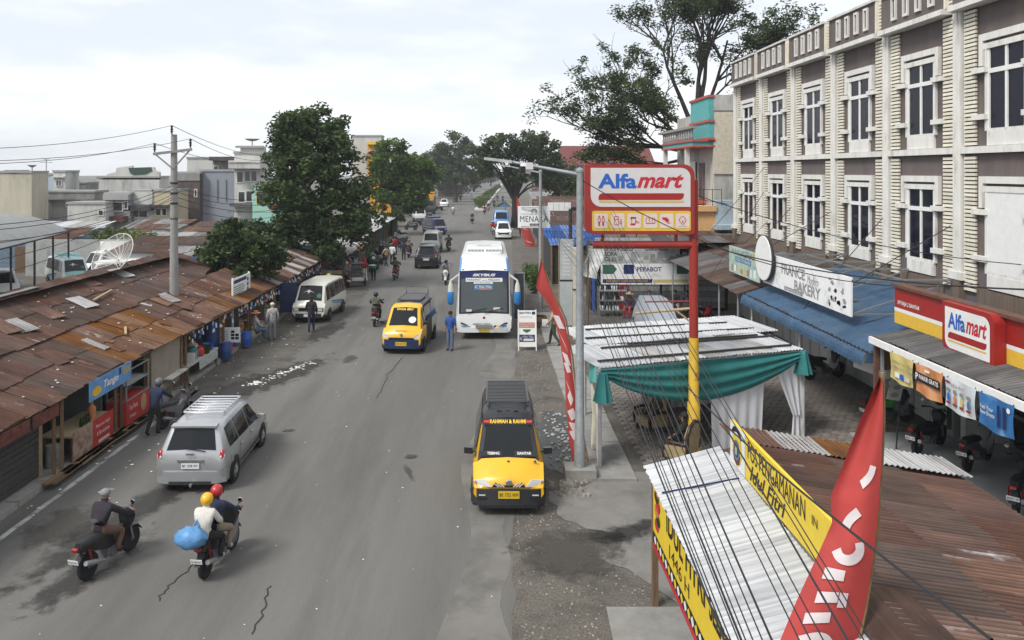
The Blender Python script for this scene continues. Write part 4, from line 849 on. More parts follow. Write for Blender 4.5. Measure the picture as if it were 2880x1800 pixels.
# ================================================================ guard post in the lower right corner
gp = thing('guard_post', 'guard post with white tin awning and rusty corrugated roof', 'hut', (5.5,10,0))
roof(gp, (2.72,13.55,2.4), (2.55,4.6,2.4), (1.25,0,.34), .78, 1.3, ('whitetin',), .01, .05, .1, .016)
MB().bar((2.78,13.55,2.36),(2.6,4.6,2.36),.06).build('fascia', MATS['batten'], gp)
MB().bar((2.75,12.3,2.45),(3.9,12.1,2.76),.02).build('cord', MATS['inkblue'], gp)
roof(gp, (8.15,14.0,2.28), (8.15,4.2,2.28), (-3.75,0,.58), .8, 1.42, ('rust1','rust3','rust1','rust2','rust3'), .035, .2, .095, .012)
for i in range(5): sheet(gp, 'roof_sheet', (4.2+.8*i, 13.2, 2.95-.123*i+.0), (1,0,-.153), (0,1,.0), .86, .95, ('rust2','tin','rustor','tin','tin')[i], i % 3, .095, .016)
b = MB()
for x, z in ((2.9,2.3),(4.1,2.7),(8.0,2.2)):
    for y_ in (13.5,9,5): MB().box(x-.05,x+.05,y_-.05,y_+.05,0,z).build('post', MATS['wood'], gp)
MB().box(4.05,4.11,4.8,13.4,.0,2.7).build('wall', MATS['offwhite'], gp); MB().box(7.6,7.66,4.8,13.4,0,2.2).build('wall', MATS['offwhite'], gp); MB().box(4.12,7.6,13.3,13.36,0,2.2).build('wall', MATS['offwhite'], gp)
bd = thing('police_post_board', 'yellow police holiday-post signboard with a crest, standing on the hut roof', 'sign', (4,10,2.66))
mat('boardyel', (.72,.52,.03), .5, var=.05); O = V((3.97, 12.75, 2.80)); BLEN, BH = 4.1, .66
rect(bd, 'panel', O, RU, UU, 0, 0, BLEN, BH, 'boardyel', 0, .05); rect(bd, 'print', O, RU, UU, 0, 0, .72, BH, 'white', .004)
shape(bd, 'crest', O, RU, UU, [(.2,.52),(.12,.44),(.12,.2),(.2,.08),(.34,.02),(.48,.08),(.56,.2),(.56,.44),(.48,.52),(.34,.48)], 'boardyel', .008)
shape(bd, 'crest', O, RU, UU, [(.16,.24),(.2,.1),(.34,.04),(.48,.1),(.52,.24),(.34,.2)], mat('crestred', (.12,.02,.02), .6), .011); shape(bd, 'crest', O, RU, UU, disc(.34,.28,.15,.16), 'signblue', .014); shape(bd, 'crest', O, RU, UU, disc(.34,.28,.1,.11), 'crestred', .017); shape(bd, 'crest', O, RU, UU, disc(.34,.28,.05,.08,8), 'signteal', .02)
shape(bd, 'crest', O, RU, UU, [(.1,.54),(.2,.62),(.34,.65),(.48,.62),(.58,.54),(.55,.48),(.47,.54),(.34,.57),(.21,.54),(.13,.48)], 'ink', .014)
lettering(bd, 'POS PENGAMANAN', O, RU, UU, .85, .34, 2.15, .27, 'ink', bold=.0); lettering(bd, 'Idul Fitri', O, RU, UU, .95, .05, 1.4, .24, 'ink', shear=.35, bold=.015); lettering(bd, 'IN', O, RU, UU, 3.2, .4, .16, .12, 'ink')
for y_ in (12.6,10.6,8.9): b = MB(); b.bar((4.03,y_,2.6),(4.03,y_,3.34),.05); b.bar((4.05,y_,3.2),(4.4,y_,2.98),.04); b.build('support', MATS['wood'], bd)
MB().prism([(3.86,8.6,2.80),(4.12,8.6,2.97),(4.62,8.6,2.90),(4.62,8.6,2.88),(4.12,8.6,2.95),(3.86,8.6,2.78)], (0,-4.3,0)).build('ridge_cap', MATS['rust2'], gp)
fb = thing('front_banner', 'yellow holiday greeting banner along the front of the guard post', 'banner', (2.8,9,1))
O = V((2.86,13.45,1.05)); rect(fb, 'cloth', O, RU, UU, 0, 0, 8, 1.28, 'boardyel', 0, .01); rect(fb, 'print', O, RU, UU, 0, 0, 8, .1, 'fredtext', .004); rect(fb, 'print', O, RU, UU, 0, .1, 8, .3, 'ink', .004)
for i in range(40): shape(fb, 'print', O, RU, UU, [(.1+.2*i,.2),(.19+.2*i,.28),(.28+.2*i,.2),(.19+.2*i,.12)], 'boardyel' if i % 2 else 'white', .008)
for i in range(6): shape(fb, 'print', O, RU, UU, disc(.3+.1*(i % 2), .5+.12*i, .16,.1,9), ('fredtext','leaf2','bnor')[i % 3], .006+.002*i)
lettering(fb, 'IDUL FITRI', O, RU, UU, 1.0, .72, 2.2, .42, 'ink', bold=.02); lettering(fb, 'SELAMAT HARI RAYA', O, RU, UU, 3.4, .72, 3, .4, 'ink', bold=.02); lettering(fb, '1446 H', O, RU, UU, 1.2, .4, 1.2, .22, 'ink')
cr = thing('wooden_crate', 'small orange wooden box beside the guard post', 'crate', (2.75,11.3,0)); MB().box(2.2,2.75,11.0,11.5,.03,.42).build('box', MATS['bnor'], cr); MB().box(2.17,2.78,10.97,11.53,.42,.46).build('lid', MATS['palewood'], cr)
# ================================================================ feather flags
mat('flagred', (.40,.048,.042), .7, var=.12, scale=2, dirt=((.42,.05,.05), .3, 1.5)); mat('flagwhite', (.62,.55,.55), .7, var=.08); mat('bamboo', (.22,.15,.07), .7, var=.3)
def flag(label, left, right, yd, letters, pole, rip=.1):
    """left/right: lists of photo points down both edges of the cloth, hanging at depth yd"""
    base = PD(*pole[-1], yd); t = thing('feather_flag', label, 'flag', (base.x, yd, 0)); n = len(left)-1
    def at(tab, s):
        k = min(int(s*n), n-1); f = s*n-k; return (tab[k][0]+(tab[k+1][0]-tab[k][0])*f, tab[k][1]+(tab[k+1][1]-tab[k][1])*f)
    def C(u, s, off=0):
        a, c = at(left, s), at(right, s); x, y_ = a[0]+(c[0]-a[0])*u, a[1]+(c[1]-a[1])*u
        return PD(x, y_, yd + rip*math.sin(u*4.2+s*3.)*(1-u*.6) - off)
    MB().grid(lambda s, u: C(u, s), 40, 10).build('cloth', MATS['flagred'], t, 80)
    MB().tube([PD(*p, yd+.03) for p in pole] + [V((base.x+(base.x-PD(*pole[0], yd).x)*.0, yd+.03, -.1))], .022, 7).build('pole', MATS['bamboo'], t, 60)
    for st_ in [l for l in letters if isinstance(l[0], tuple)]:
        q = [V((u*.62, v*3., 0)) for u, v in st_[:-1]]; k_ = len(q)*5; qq = []
        for i in range(len(q)-1): qq += [q[i].lerp(q[i+1], j/5) for j in range(5)]
        qq += [q[-1]]; qq = [(qq[max(i-1,0)]+qq[max(i-2,0)]+qq[i]+qq[min(i+1,len(qq)-1)]+qq[min(i+2,len(qq)-1)])/5 for i in range(len(qq))]; B = MB(); L_ = []
        for i, p in enumerate(qq):
            d = (qq[min(i+1,len(qq)-1)]-qq[max(i-1,0)]); n2 = V((-d.y, d.x, 0)).normalized()*st_[-1]*.5; L_.append((p+n2, p-n2))
        for (a, b_), (c2, d2) in zip(L_, L_[1:]): B.poly([C(x.x/.62, x.y/3., .014) for x in (a, c2, d2, b_)])
        B.build('lettering', MATS['flagwhite'], t)
    for k, (u0, s0, u1, s1, wd) in enumerate([l for l in letters if not isinstance(l[0], tuple)]):
        MB().grid(lambda a, b_: C(u0+(u1-u0)*a+wd*(b_-.5)*.9, s0+(s1-s0)*a+wd*(b_-.5)*.12, .012), 6, 3).build('lettering', MATS['flagwhite'], t)
    return t
flag('large red feather flag with white letters, nearest the camera', [(2474,1060),(2420,1180),(2370,1310),(2336,1395),(2340,1470),(2300,1560),(2240,1690),(2190,1810),(2170,1860)],
     [(2482,1060),(2484,1180),(2479,1300),(2472,1420),(2463,1520),(2448,1620),(2434,1710),(2416,1810),(2410,1860)], 8.,
     [((.80,.255),(.76,.29),(.55,.325),.1),((.62,.41),(.40,.455),(.30,.50),.11),((.66,.525),(.74,.56),(.62,.60),(.40,.61),(.26,.58),.11),((.16,.665),(.62,.655),.1),((.2,.735),(.62,.725),.1),((.64,.70),(.66,.765),.08),((.14,.80),(.6,.79),.1),((.2,.87),(.5,.85),(.62,.88),.1)], [(2482,1048),(2484,1180),(2479,1300),(2463,1520),(2434,1710),(2400,1880)], .12)
flag('tall leaning red feather flag by the lamp post, white letters', [(1521,733),(1512,780),(1508,810),(1552,870),(1575,960),(1588,1050),(1592,1140),(1600,1230),(1612,1308)],
     [(1525,735),(1536,780),(1556,828),(1588,900),(1604,980),(1612,1060),(1624,1150),(1636,1230),(1650,1290)], 19.7,
     [(.1,.42,.7,.40,.35),(.2,.47,.6,.51,.3),(.5,.51,.8,.55,.3),(.2,.56,.75,.56,.35),(.2,.6,.7,.59,.3),(.2,.66,.6,.70,.3),(.6,.7,.3,.73,.3),(.2,.79,.75,.77,.3),(.2,.83,.75,.83,.25),(.2,.87,.75,.86,.3)], [(1521,728),(1540,780),(1592,900),(1610,1000),(1626,1150),(1655,1300),(1668,1360)], .05)
flag('red feather flag behind the white hotel sign, far along the verge', [(1451,553),(1452,580),(1455,610),(1466,650),(1478,690),(1482,700)], [(1454,553),(1462,575),(1472,610),(1490,645),(1504,680),(1506,696)], 78, [(.2,.55,.7,.6,.4),(.2,.75,.7,.8,.4)], [(1452,550),(1462,575),(1490,640),(1507,700)], .1)
# ================================================================ lamp posts with arms
def lamp_post(label, x, y, ln, rise, cam_=False, lean=.35):
    t = thing('lamp_post', label, 'lamp post', (x,y,0), 'street lamp posts')
    MB().lathe([(.14,0),(.14,.9),(.115,.95),(.09,5),(.078,7.5)], (x,y,0), 12).build('pole', MATS['galv'], t, 40)
    MB().lathe([(.1,0),(.1,.06),(.02,.12)], (x,y,7.48), 12).build('cap', MATS['galv'], t, 40)
    tip = V((x-ln, y+lean, 7.5+rise)); MB().tube([(x,y,7.42), V((x,y,7.42)).lerp(tip,.5), tip], [.05,.042,.035], 9).build('arm', MATS['galv'], t, 50)
    MB().cbox((x-ln-.25, y+lean, 7.5+rise+.03), .7, .16, .07, ry=.12).build('lamp_head', MATS['lattice'], t)
    b = MB().cbox((x,y,.12), .75, .6, .3)
    if y < 25: b.build('footing', MATS['concrete'], t)
    return t
lamp_post('grey street lamp post with camera on its arm, standing in front of the tent', 2.28, 19.2, 1.75, .25)
lamp_post('second grey lamp post, farther along the verge by the hotel sign', 2.95, 43.0, 1.75, .28)
cm = thing('cctv_camera', 'white bullet security camera mounted on the lamp arm', 'camera', (.95,19.3,7.55))
MB().cbox((.98,19.22,7.62), .2, .26, .17, rz=.5, rx=-.1).build('housing', MATS['white'], cm); MB().cbox((.86,19.06,7.57), .13, .09, .11, rz=.5).build('hood', MATS['dark'], cm); MB().cbox((1.02,19.3,7.55), .12,.12,.2).build('bracket', MATS['white'], cm)
up2 = thing('utility_post', 'dark slim utility post with a meter box behind the lamp post', 'post', (4.3,40,0))
MB().tube([(4.25,39.8,0),(4.25,39.8,5.6)], .09, 8).build('pole', MATS['dark'], up2); MB().box(3.95,4.35,39.5,39.7,3.0,3.65).build('meter_box', MATS['offwhite'], up2)
bx_ = thing('concrete_post', 'pale square concrete post beside the grey lamp post', 'post', (4.0,37,0)); MB().box(3.86,4.06,34.9,35.1,0,4.1).build('shaft', MATS['cream'], bx_); MB().box(3.84,4.08,34.88,35.12,2.2,2.26).build('band', MATS['dark'], bx_)
vb = thing('vertical_banner', 'tall pale vertical banner on posts beside the verge', 'banner', (3.5,38,0))
rect(vb, 'cloth', V((3.52,37.6,2.3)), CR, CU, 0, 0, .62, 1.95, mat('bannerpale', (.42,.45,.44), .7, var=.12, scale=2), 0, .02); rect(vb, 'cloth', V((3.50,37.6,.1)), CR, CU, 0, 0, .62, 2.1, 'bannerpale', 0, .02)
for x in (3.48,4.18): MB().tube([(x,37.62,0),(x,37.62,4.3)], .03).build('post', MATS['palewood'], vb)
for i in range(9): rect(vb, 'print', V((3.52,37.6,2.3)), CR, CU, .1+.02*(i % 3), .2+.18*i, .5, .26+.18*i, 'signface', .004)
sg = thing('hotel_sign', 'white hotel sign with bold dark letters beside the second lamp post', 'sign', (2.5,43.2,4))
O = V((1.72,43.25,4.38)); rect(sg, 'panel', O, CR, CU, 0, 0, 1.78, 1.2, 'signwhite', 0, .06); lettering(sg, 'MENARA', O, CR, CU, .12, .33, 1.54, .33, 'ink', bold=.0, space=1.1); lettering(sg, 'COTTAGE BY HOTEL', O, CR, CU, .15, .72, 1.5, .07, 'inkgrey'); shape(sg, 'print', O, CR, CU, [(.76,.84),(.74,.98),(.82,1.06),(.98,1.06),(1.06,.98),(1.04,.84),(.98,.84),(.97,.95),(.83,.95),(.82,.84)], 'inkgrey', .006)
shape(sg, 'print', O, CR, CU, rrect(.66,.12,1.2,.24,.05), 'ink', .006); lettering(sg, 'HOTEL', O, CR, CU, .74, .145, .38, .07, 'white', off=.012)
for h_ in (5.5,4.45): MB().bar((1.9,43.2,h_),(2.95,43.05,h_),.04).build('bracket', MATS['steel'], sg)
af = thing('sandwich_board', 'white A-frame route board standing beside the bus', 'sign', (1.7,33,0))
O = V((1.32,32.75,.16)); Ua = V((0,.17,1)); rect(af, 'panel', O, CR, Ua, 0, 0, .76, 1.5, 'white', 0, .03); MB().prism([(1.32,33.45,.16),(2.08,33.45,.16),(2.08,33.03,1.63),(1.32,33.03,1.63)], (0,.03,0)).build('back_panel', MATS['white'], af)
b = MB()
for x in (1.33,2.07): b.bar((x,32.72,0),(x,33.01,1.66),.04); b.bar((x,33.5,0),(x,33.03,1.66),.04)
b.build('frame', MATS['white'], af)
lettering(af, 'SEJAHTERA', O, CR, Ua, .05, 1.34, .5, .1, 'inkblue', bold=.02); rect(af, 'print', O, CR, Ua, .58, 1.33, .72, 1.45, 'inkblue'); rect(af, 'print', O, CR, Ua, .05, .78, .7, 1.0, mat('brickred', (.45,.1,.07), .6)); lettering(af, 'MEDAN AMPLAS', O, CR, Ua, .08, .9, .6, .07, 'white', off=.01); lettering(af, 'BANDARA KNO', O, CR, Ua, .08, .81, .6, .07, 'white', off=.01)
shape(af, 'print', O, CR, Ua, [(.2,.72),(.52,.72),(.52,.66),(.36,.57),(.2,.66)], mat('darkgreen', (.03,.12,.07), .6)); rect(af, 'print', O, CR, Ua, .05, .2, .7, .5, 'inkblue'); lettering(af, 'FULL TOLL', O, CR, Ua, .22, .38, .42, .08, 'white', off=.01); rect(af, 'print', O, CR, Ua, .22, .24, .64, .34, 'signface', .006); lettering(af, 'AC', O, CR, Ua, .08, .26, .1, .16, 'white', off=.01); lettering(af, 'EXECUTIVE CLASS', O, CR, Ua, .08, 1.2, .5, .05, 'inkgrey')
# ================================================================ overhead cables of the right side
mat('cable', (.02,.02,.022), .6, var=0)
def sag(a, b, s, n=14): return [V(a).lerp(V(b), i/n) - V((0,0,4*s*(i/n)*(1-i/n))) for i in range(n+1)]
def cable(label, a, b, s=.1, r=.011, group='overhead cables from the lamp post'):
    o = MB().tube(sag(a, b, s), r, 5, caps=False).build('overhead_cable', MATS['cable']); return tag(o, label, 'cable', group)
bpx = [2010,2022,2036,2050,2062,2078,2090,2120,2150,2215,2250,2290,2345,2395,2420]
for i, px in enumerate(bpx):
    e = PD(px, 1715, 5.0+.05*(i % 3)); a = V((2.33+.055*i, 19.25, 5.0+.11*i+.06*(i % 2))); d = e-a
    cable('thin black overhead cable in the bundle fanning from the lamp post to the lower right', a, a+d*1.38, .05+.03*(i % 3), (.005 if i % 4 else .008))
    c = V((2.98, 43, 5.9-.07*i)); cable('thin overhead cable running back from the near lamp post to the second one', a, c, .35+.05*(i % 4), .006, 'cables between the lamp posts') if i < 9 else None
np_ = thing('cable_post', 'wooden post just beside the camera that carries the cables', 'post', (2.4,-.6,0)); MB().tube([(2.4,-.6,0),(2.4,-.6,6)], .11).build('pole', MATS['wood'], np_); MB().bar((1.0,-.4,4.4),(3.4,-.4,4.4),.1).build('crossarm', MATS['wood'], np_)
cable('thick twisted black cable crossing in front of the yellow board and large flag', PD(1930,1085,15), PD(2790,1800,5.0), .12, .013)
cable('pale cable crossing the red sign face down to the round bakery sign', (2.3,19.2,7.3), (12.9,20.5,4.55), .9, .012); cable('black cable from the lamp post to the brown facade', PD(1690,440,21), PXP(2880,745,12.9), .5, .011)
cable('thick black cable sagging past the bakery sign to the right edge', PD(1990,690,24), PXP(2900,815,10.2), .25, .018)
for i, (p, q) in enumerate((((1990,660),(2150,470)),((1995,780),(2148,540)),((2085,690),(2160,620)))): cable('black stay wire rising to the far end of the facade, ' + ('highest', 'middle', 'lowest')[i] + ' of three', PD(*p, 33), PXP(*q, 12.75), .05, .012)
for i, z in enumerate((21.9,25.6,29.4,33.2)): cable('thin stay rod holding the shop signs to the facade, ' + ('nearest', 'second', 'third', 'farthest')[i], (9.9,z-.8,3.0 if i % 2 else 4.5), (12.8,z-.3,6.0), .0, .014)
# ================================================================ left row of kiosks
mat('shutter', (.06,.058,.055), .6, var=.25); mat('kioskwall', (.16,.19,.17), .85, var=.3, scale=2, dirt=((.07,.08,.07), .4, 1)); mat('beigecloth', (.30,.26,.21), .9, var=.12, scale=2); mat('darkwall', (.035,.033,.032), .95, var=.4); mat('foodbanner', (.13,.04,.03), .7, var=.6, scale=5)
LU = V((0,1,0))
EX, EH, BX2, BH2 = -10.3, 2.0, -12.45, 2.72
def kiosk(label, y0, y1, mats, eh=EH, ex=EX, bx_=BX2, bh=BH2, posts=True, wall='darkwall', sl=1.2, side='kioskwall', skip=0., cat='stall'):
    t = thing('market_kiosk', label, cat, (ex-.6, (y0+y1)/2, 0), 'kiosks along the left kerb')
    roof(t, (ex,y0,eh), (ex,y1,eh), (bx_-ex,0,bh-eh), .78, sl, mats, .05, .2, .09, .013, skip=skip)
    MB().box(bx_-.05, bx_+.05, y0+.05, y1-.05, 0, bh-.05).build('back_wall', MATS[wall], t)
    MB().prism([(bx_,y1-.06,0),(-10.95,y1-.06,0),(-10.95,y1-.06,eh+.1),(bx_,y1-.06,bh-.08)], (0,.05,0)).build('side_wall', MATS[side], t)
    for y_ in (y0+.15, y1-.15): MB().bar((ex-.2,y_,0),(ex-.22,y_+.03,eh),.08).build('post', MATS['wood'], t)
    MB().bar((ex-.12,y0,eh-.05),(ex-.12,y1,eh-.05),.07).build('beam', MATS['wood'], t); return t
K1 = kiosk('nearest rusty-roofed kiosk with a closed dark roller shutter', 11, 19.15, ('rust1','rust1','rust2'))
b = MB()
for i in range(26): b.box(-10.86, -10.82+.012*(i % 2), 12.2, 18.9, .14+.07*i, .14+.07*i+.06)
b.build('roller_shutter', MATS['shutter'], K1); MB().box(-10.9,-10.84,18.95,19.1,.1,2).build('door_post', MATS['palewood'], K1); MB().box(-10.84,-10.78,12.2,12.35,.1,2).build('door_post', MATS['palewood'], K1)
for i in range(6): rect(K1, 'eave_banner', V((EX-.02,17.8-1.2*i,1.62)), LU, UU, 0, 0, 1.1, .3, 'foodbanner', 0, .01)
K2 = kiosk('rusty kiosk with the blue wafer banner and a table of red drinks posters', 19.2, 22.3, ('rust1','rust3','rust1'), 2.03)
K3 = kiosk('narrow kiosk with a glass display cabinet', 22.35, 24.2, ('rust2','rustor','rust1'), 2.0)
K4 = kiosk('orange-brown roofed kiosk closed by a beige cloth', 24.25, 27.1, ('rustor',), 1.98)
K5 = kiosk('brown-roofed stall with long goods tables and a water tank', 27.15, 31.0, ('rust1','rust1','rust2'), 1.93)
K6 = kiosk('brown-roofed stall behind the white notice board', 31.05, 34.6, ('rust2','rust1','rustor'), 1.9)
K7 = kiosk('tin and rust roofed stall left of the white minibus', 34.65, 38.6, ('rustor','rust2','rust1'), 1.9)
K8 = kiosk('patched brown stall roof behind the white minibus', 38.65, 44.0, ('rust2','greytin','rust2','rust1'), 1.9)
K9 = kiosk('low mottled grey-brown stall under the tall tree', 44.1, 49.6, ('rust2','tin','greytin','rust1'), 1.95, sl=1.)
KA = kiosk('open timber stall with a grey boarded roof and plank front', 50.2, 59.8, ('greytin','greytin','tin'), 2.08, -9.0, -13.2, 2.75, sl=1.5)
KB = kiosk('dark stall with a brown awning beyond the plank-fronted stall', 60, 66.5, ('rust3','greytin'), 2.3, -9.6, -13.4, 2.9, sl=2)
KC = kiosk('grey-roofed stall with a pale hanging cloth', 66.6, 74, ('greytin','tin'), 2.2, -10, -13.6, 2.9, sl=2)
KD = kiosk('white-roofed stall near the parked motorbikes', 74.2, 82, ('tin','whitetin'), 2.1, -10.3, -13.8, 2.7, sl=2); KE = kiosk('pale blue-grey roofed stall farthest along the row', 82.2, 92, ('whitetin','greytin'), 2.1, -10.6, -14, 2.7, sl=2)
for i in range(5): MB().box(-9.3,-9.2,50.4,53.4,.2+.2*i,.37+.2*i).build('front_plank', MATS['wood' if i < 3 else 'palewood'], KA)
for i in range(3): MB().box(-12.2,-9.3,50.28,50.34,.3+.3*i,.55+.3*i).build('front_plank', MATS['palewood' if i == 2 else 'wood'], KA)
rect(KA, 'sign_strip', V((-9.0,54.6,1.95)), V((0,1,0)), UU, 0, 0, 2.4, .35, 'bnor', .02, .02)
rect(K4, 'cloth_front', V((-10.55,24.35,.35)), LU, UU, 0, 0, 2.65, 1.6, 'beigecloth', 0, .02)
# the larger roof behind, over the market hall
mh = thing('market_hall', 'long rusty corrugated roof of the market hall behind the kiosks', 'building', (-15,26,0))
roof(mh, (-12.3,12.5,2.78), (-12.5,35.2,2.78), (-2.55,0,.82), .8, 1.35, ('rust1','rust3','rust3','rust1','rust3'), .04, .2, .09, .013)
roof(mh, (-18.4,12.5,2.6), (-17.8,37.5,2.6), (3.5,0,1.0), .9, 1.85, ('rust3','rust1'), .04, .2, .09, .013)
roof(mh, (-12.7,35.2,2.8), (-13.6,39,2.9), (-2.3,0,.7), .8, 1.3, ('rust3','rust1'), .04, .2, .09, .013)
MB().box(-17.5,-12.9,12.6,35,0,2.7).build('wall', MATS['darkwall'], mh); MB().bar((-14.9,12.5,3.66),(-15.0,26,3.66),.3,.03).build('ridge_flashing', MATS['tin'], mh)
for i in range(7):
    y_ = R.uniform(16,33); x = R.uniform(-14.4,-12.8); h = 2.78+(-12.4-x)*.32+.05; sheet(mh, 'loose_sheet', (x,y_,h), (.3,1,0), (-1,.3,.32), .6, .9, R.choice(('tin','rust2','greytin')), 1)
for i in range(16):
    y_ = R.uniform(14,31); x = R.uniform(-12.2,-10.6); h = EH+(EX-x)*.335+.05; sheet((K1,K2,K3,K4,K5)[0 if y_ < 19 else 1 if y_ < 22.3 else 2 if y_ < 24.2 else 3 if y_ < 27 else 4], 'loose_sheet', (x,y_,h), (R.uniform(-.4,.4),1,0), (-1,R.uniform(-.4,.4),.335), R.choice((.3,.5,.7)), R.choice((.4,.8)), R.choice(('tin','rust2','rustor','rust1')), i % 3)
mat('roofscrap', (.5,.48,.45), .8, var=.4)
def rs():
    y_ = R.uniform(13,34)
    if R.random() < .5: x = R.uniform(-12.3,-10.5); return (x, y_, EH+(EX-x)*.335+.035)
    x = R.uniform(-14.6,-12.7); return (x, y_, 2.78+(-12.4-x)*.322+.04)
scatter('roof_litter', 'pale scraps and stones lying on the rusty kiosk roofs', 130, rs, .035, 'roofscrap', 'litter', .4)
for i, (y_, x, l, a) in enumerate(((17.3,-11.2,1.9,.35),(16.2,-11.9,1.1,.5),(26.5,-13.3,1.8,1.35),(24.5,-11.3,.8,.9))):
    h = EH+(EX-x)*.335+.07 if x > -12.4 else 2.78+(-12.4-x)*.322+.08
    tag(MB().bar((x,y_,h),(x-l*math.cos(a)*.6,y_+l*math.sin(a),h+l*math.cos(a)*.2),.07,.04).build('roof_batten', MATS['palewood']), 'loose pale batten lying on the rusty roofs, ' + ('nearest the camera', 'second nearest', 'farthest, on the big roof', 'near the orange roof')[i], 'batten')
# things on the pavement in front of the kiosks
def table(label, y0, y1, x0=-10.95, x1=-10.2, h=.75, top='palewood', cloth=None):
    t = thing('market_table', label, 'table', (x0/2+x1/2, (y0+y1)/2, .0)); MB().box(x0,x1,y0,y1,h-.05,h).build('tabletop', MATS[top], t)
    for x in (x0+.07,x1-.07):
        for y_ in (y0+.08,y1-.08): MB().box(x-.03,x+.03,y_-.03,y_+.03,0,h-.05).build('leg', MATS['wood'], t)
    return t
t = table('drinks table draped with a red and brown poster', 19.8, 21.9, -11.3, -10.45, .8)
O = V((-10.44,19.75,.1)); mat('posterred', (.42,.035,.03), .6, var=.15); mat('posterbrown', (.3,.2,.15), .6, var=.6, scale=6)
rect(t, 'poster', O, LU, UU, 1.0, 0, 2.15, .78, 'posterred', .0, .01); rect(t, 'poster', O, LU, UU, 0, 0, 1.0, .78, 'posterbrown', .0, .01)
lettering(t, 'Minuman Segar', O, LU, UU, 1.15, .5, .8, .12, 'white', off=.01); lettering(t, '& Berkualitas', O, LU, UU, 1.2, .32, .7, .1, 'white', off=.01); rect(t, 'print', O, LU, UU, 1.3, .1, 1.9, .18, 'signface', .006)
def bottle(label, x, y, z, r, h, m):
    o = MB().lathe([(r,0),(r,h*.6),(r*.4,h*.78),(r*.4,h)], (x,y,z), 9).build('bottle', MATS[m]); return tag(o, label, 'bottle', 'bottles on the drinks table')
bottle('tall orange syrup bottle on the drinks table', -10.7, 21.2, .8, .11, .5, 'bnor')
for i in range(4): bottle('green bottle, %s of four on the drinks table' % ('first','second','third','last')[i], -10.65, 20.95-.13*i, .8, .045, .24, 'leaf2')
bn = thing('wafer_banner', 'blue wafer banner hanging from the kiosk eave', 'banner', (EX,21,1.6)); mat('wafer', (.12,.28,.55), .6, var=.25, scale=3)
O = V((EX+.04,20.2,1.52)); rect(bn, 'cloth', O, LU, UU, 0, 0, 2.4, .52, 'wafer', 0, .01); lettering(bn, 'Tango', O, LU, UU, .75, .12, .85, .26, 'white', bold=.035, shear=.2, off=.01); lettering(bn, '2.000', O, LU, UU, 1.85, .25, .45, .2, 'yellow', bold=.02, off=.01); rect(bn, 'print', O, LU, UU, 1.65, .3, 1.75, .5, 'inkblue', .006)
shape(bn, 'print', O, LU, UU, disc(.4,.2,.25,.12), 'yellow', .006)
for y_ in (22.6,20.4): MB().bar((EX+.03,y_,2.0),(EX+.03,y_,2.06),.02).build('tie', MATS['dark'], bn)
gc = thing('display_cabinet', 'glass food cabinet with a red poster on its lower half', 'cabinet', (-10.6,23.2,0))
MB().box(-10.95,-10.35,22.5,24.0,.12,.85).build('base', MATS['posterred'], gc); fr = MB()
for x in (-10.93,-10.37):
    for y_ in (22.52,23.98): fr.box(x-.02,x+.02,y_-.02,y_+.02,.85,1.75)
for h in (.87,1.3,1.73): fr.box(-10.95,-10.35,22.5,22.54,h,h+.03); fr.box(-10.95,-10.35,23.96,24.0,h,h+.03); fr.box(-10.37,-10.34,22.5,24,h,h+.03); fr.box(-10.95,-10.92,22.5,24,h,h+.03)
fr.build('frame', MATS['galv'], gc); MB().box(-10.9,-10.4,22.55,23.95,1.28,1.3).build('shelf', MATS['lattice'], gc)
O = V((-10.345,22.5,.12)); shape(gc, 'print', O, LU, UU, disc(1.1,.45,.2,.26), mat('facebrown', (.4,.24,.15), .7), .006); lettering(gc, 'Teh Manis', O, LU, UU, .15, .45, .55, .14, 'white', off=.008); lettering(gc, 'Dingin', O, LU, UU, .2, .2, .4, .12, 'white', off=.008)
t = table('long table of bagged goods under the brown stall roof', 27.2, 30.2, -11.2, -10.35, .72, 'lattice'); rect(t, 'oilcloth', V((-10.34,28.2,.35)), LU, UU, 0, 0, 1.9, .36, mat('flowercloth', (.4,.44,.42), .7, var=.5, scale=14), .0, .01)
t2 = table('small bare wooden table beside the blue stool', 25.6, 27.0, -10.95, -10.3, .72, 'offwhite')
def stool(label, x, y, m):
    t = thing('plastic_stool', label, 'stool', (x,y,.12)); MB().prism([(x-.15,y-.15,.55),(x+.15,y-.15,.55),(x+.15,y+.15,.55),(x-.15,y+.15,.55)], (0,0,.04)).build('seat', MATS[m], t)
    for a in (-1,1):
        for c in (-1,1): MB().bar((x+a*.18,y+c*.18,.12),(x+a*.13,y+c*.13,.56),.045).build('leg', MATS[m], t)
    b = MB()
    for a in (-1,1): b.bar((x+a*.16,y-.16,.28),(x+a*.16,y+.16,.28),.03); b.bar((x-.16,y+a*.16,.28),(x+.16,y+a*.16,.28),.03)
    b.build('stretcher', MATS[m], t)
stool('bright blue plastic stool beside the kerb', -10.55, 24.85, 'blue')
def drum(label, x, y, r, h, m, z=.12, lid=True, cat='drum', name='plastic_drum', grp=None):
    t = thing(name, label, cat, (x,y,z), grp); MB().lathe([(r*.92,0),(r,h*.1),(r,h*.45),(r*1.04,h*.5),(r,h*.55),(r,h*.93),(r*.9,h)], (x,y,z), 14).build('body', MATS[m], t, 50)
    MB().lathe([(r*.95,0),(r*.95,.04),(r*.2,.06)], (x,y,z+h-.01), 14).build('lid', MATS[m], t, 50); return t
drum('grey plastic jerrycan drum on the pavement by the shutter', -10.85, 19.6, .19, .5, 'wallgrey'); mat('bluedrum', (.03,.07,.22), .5, var=.15)
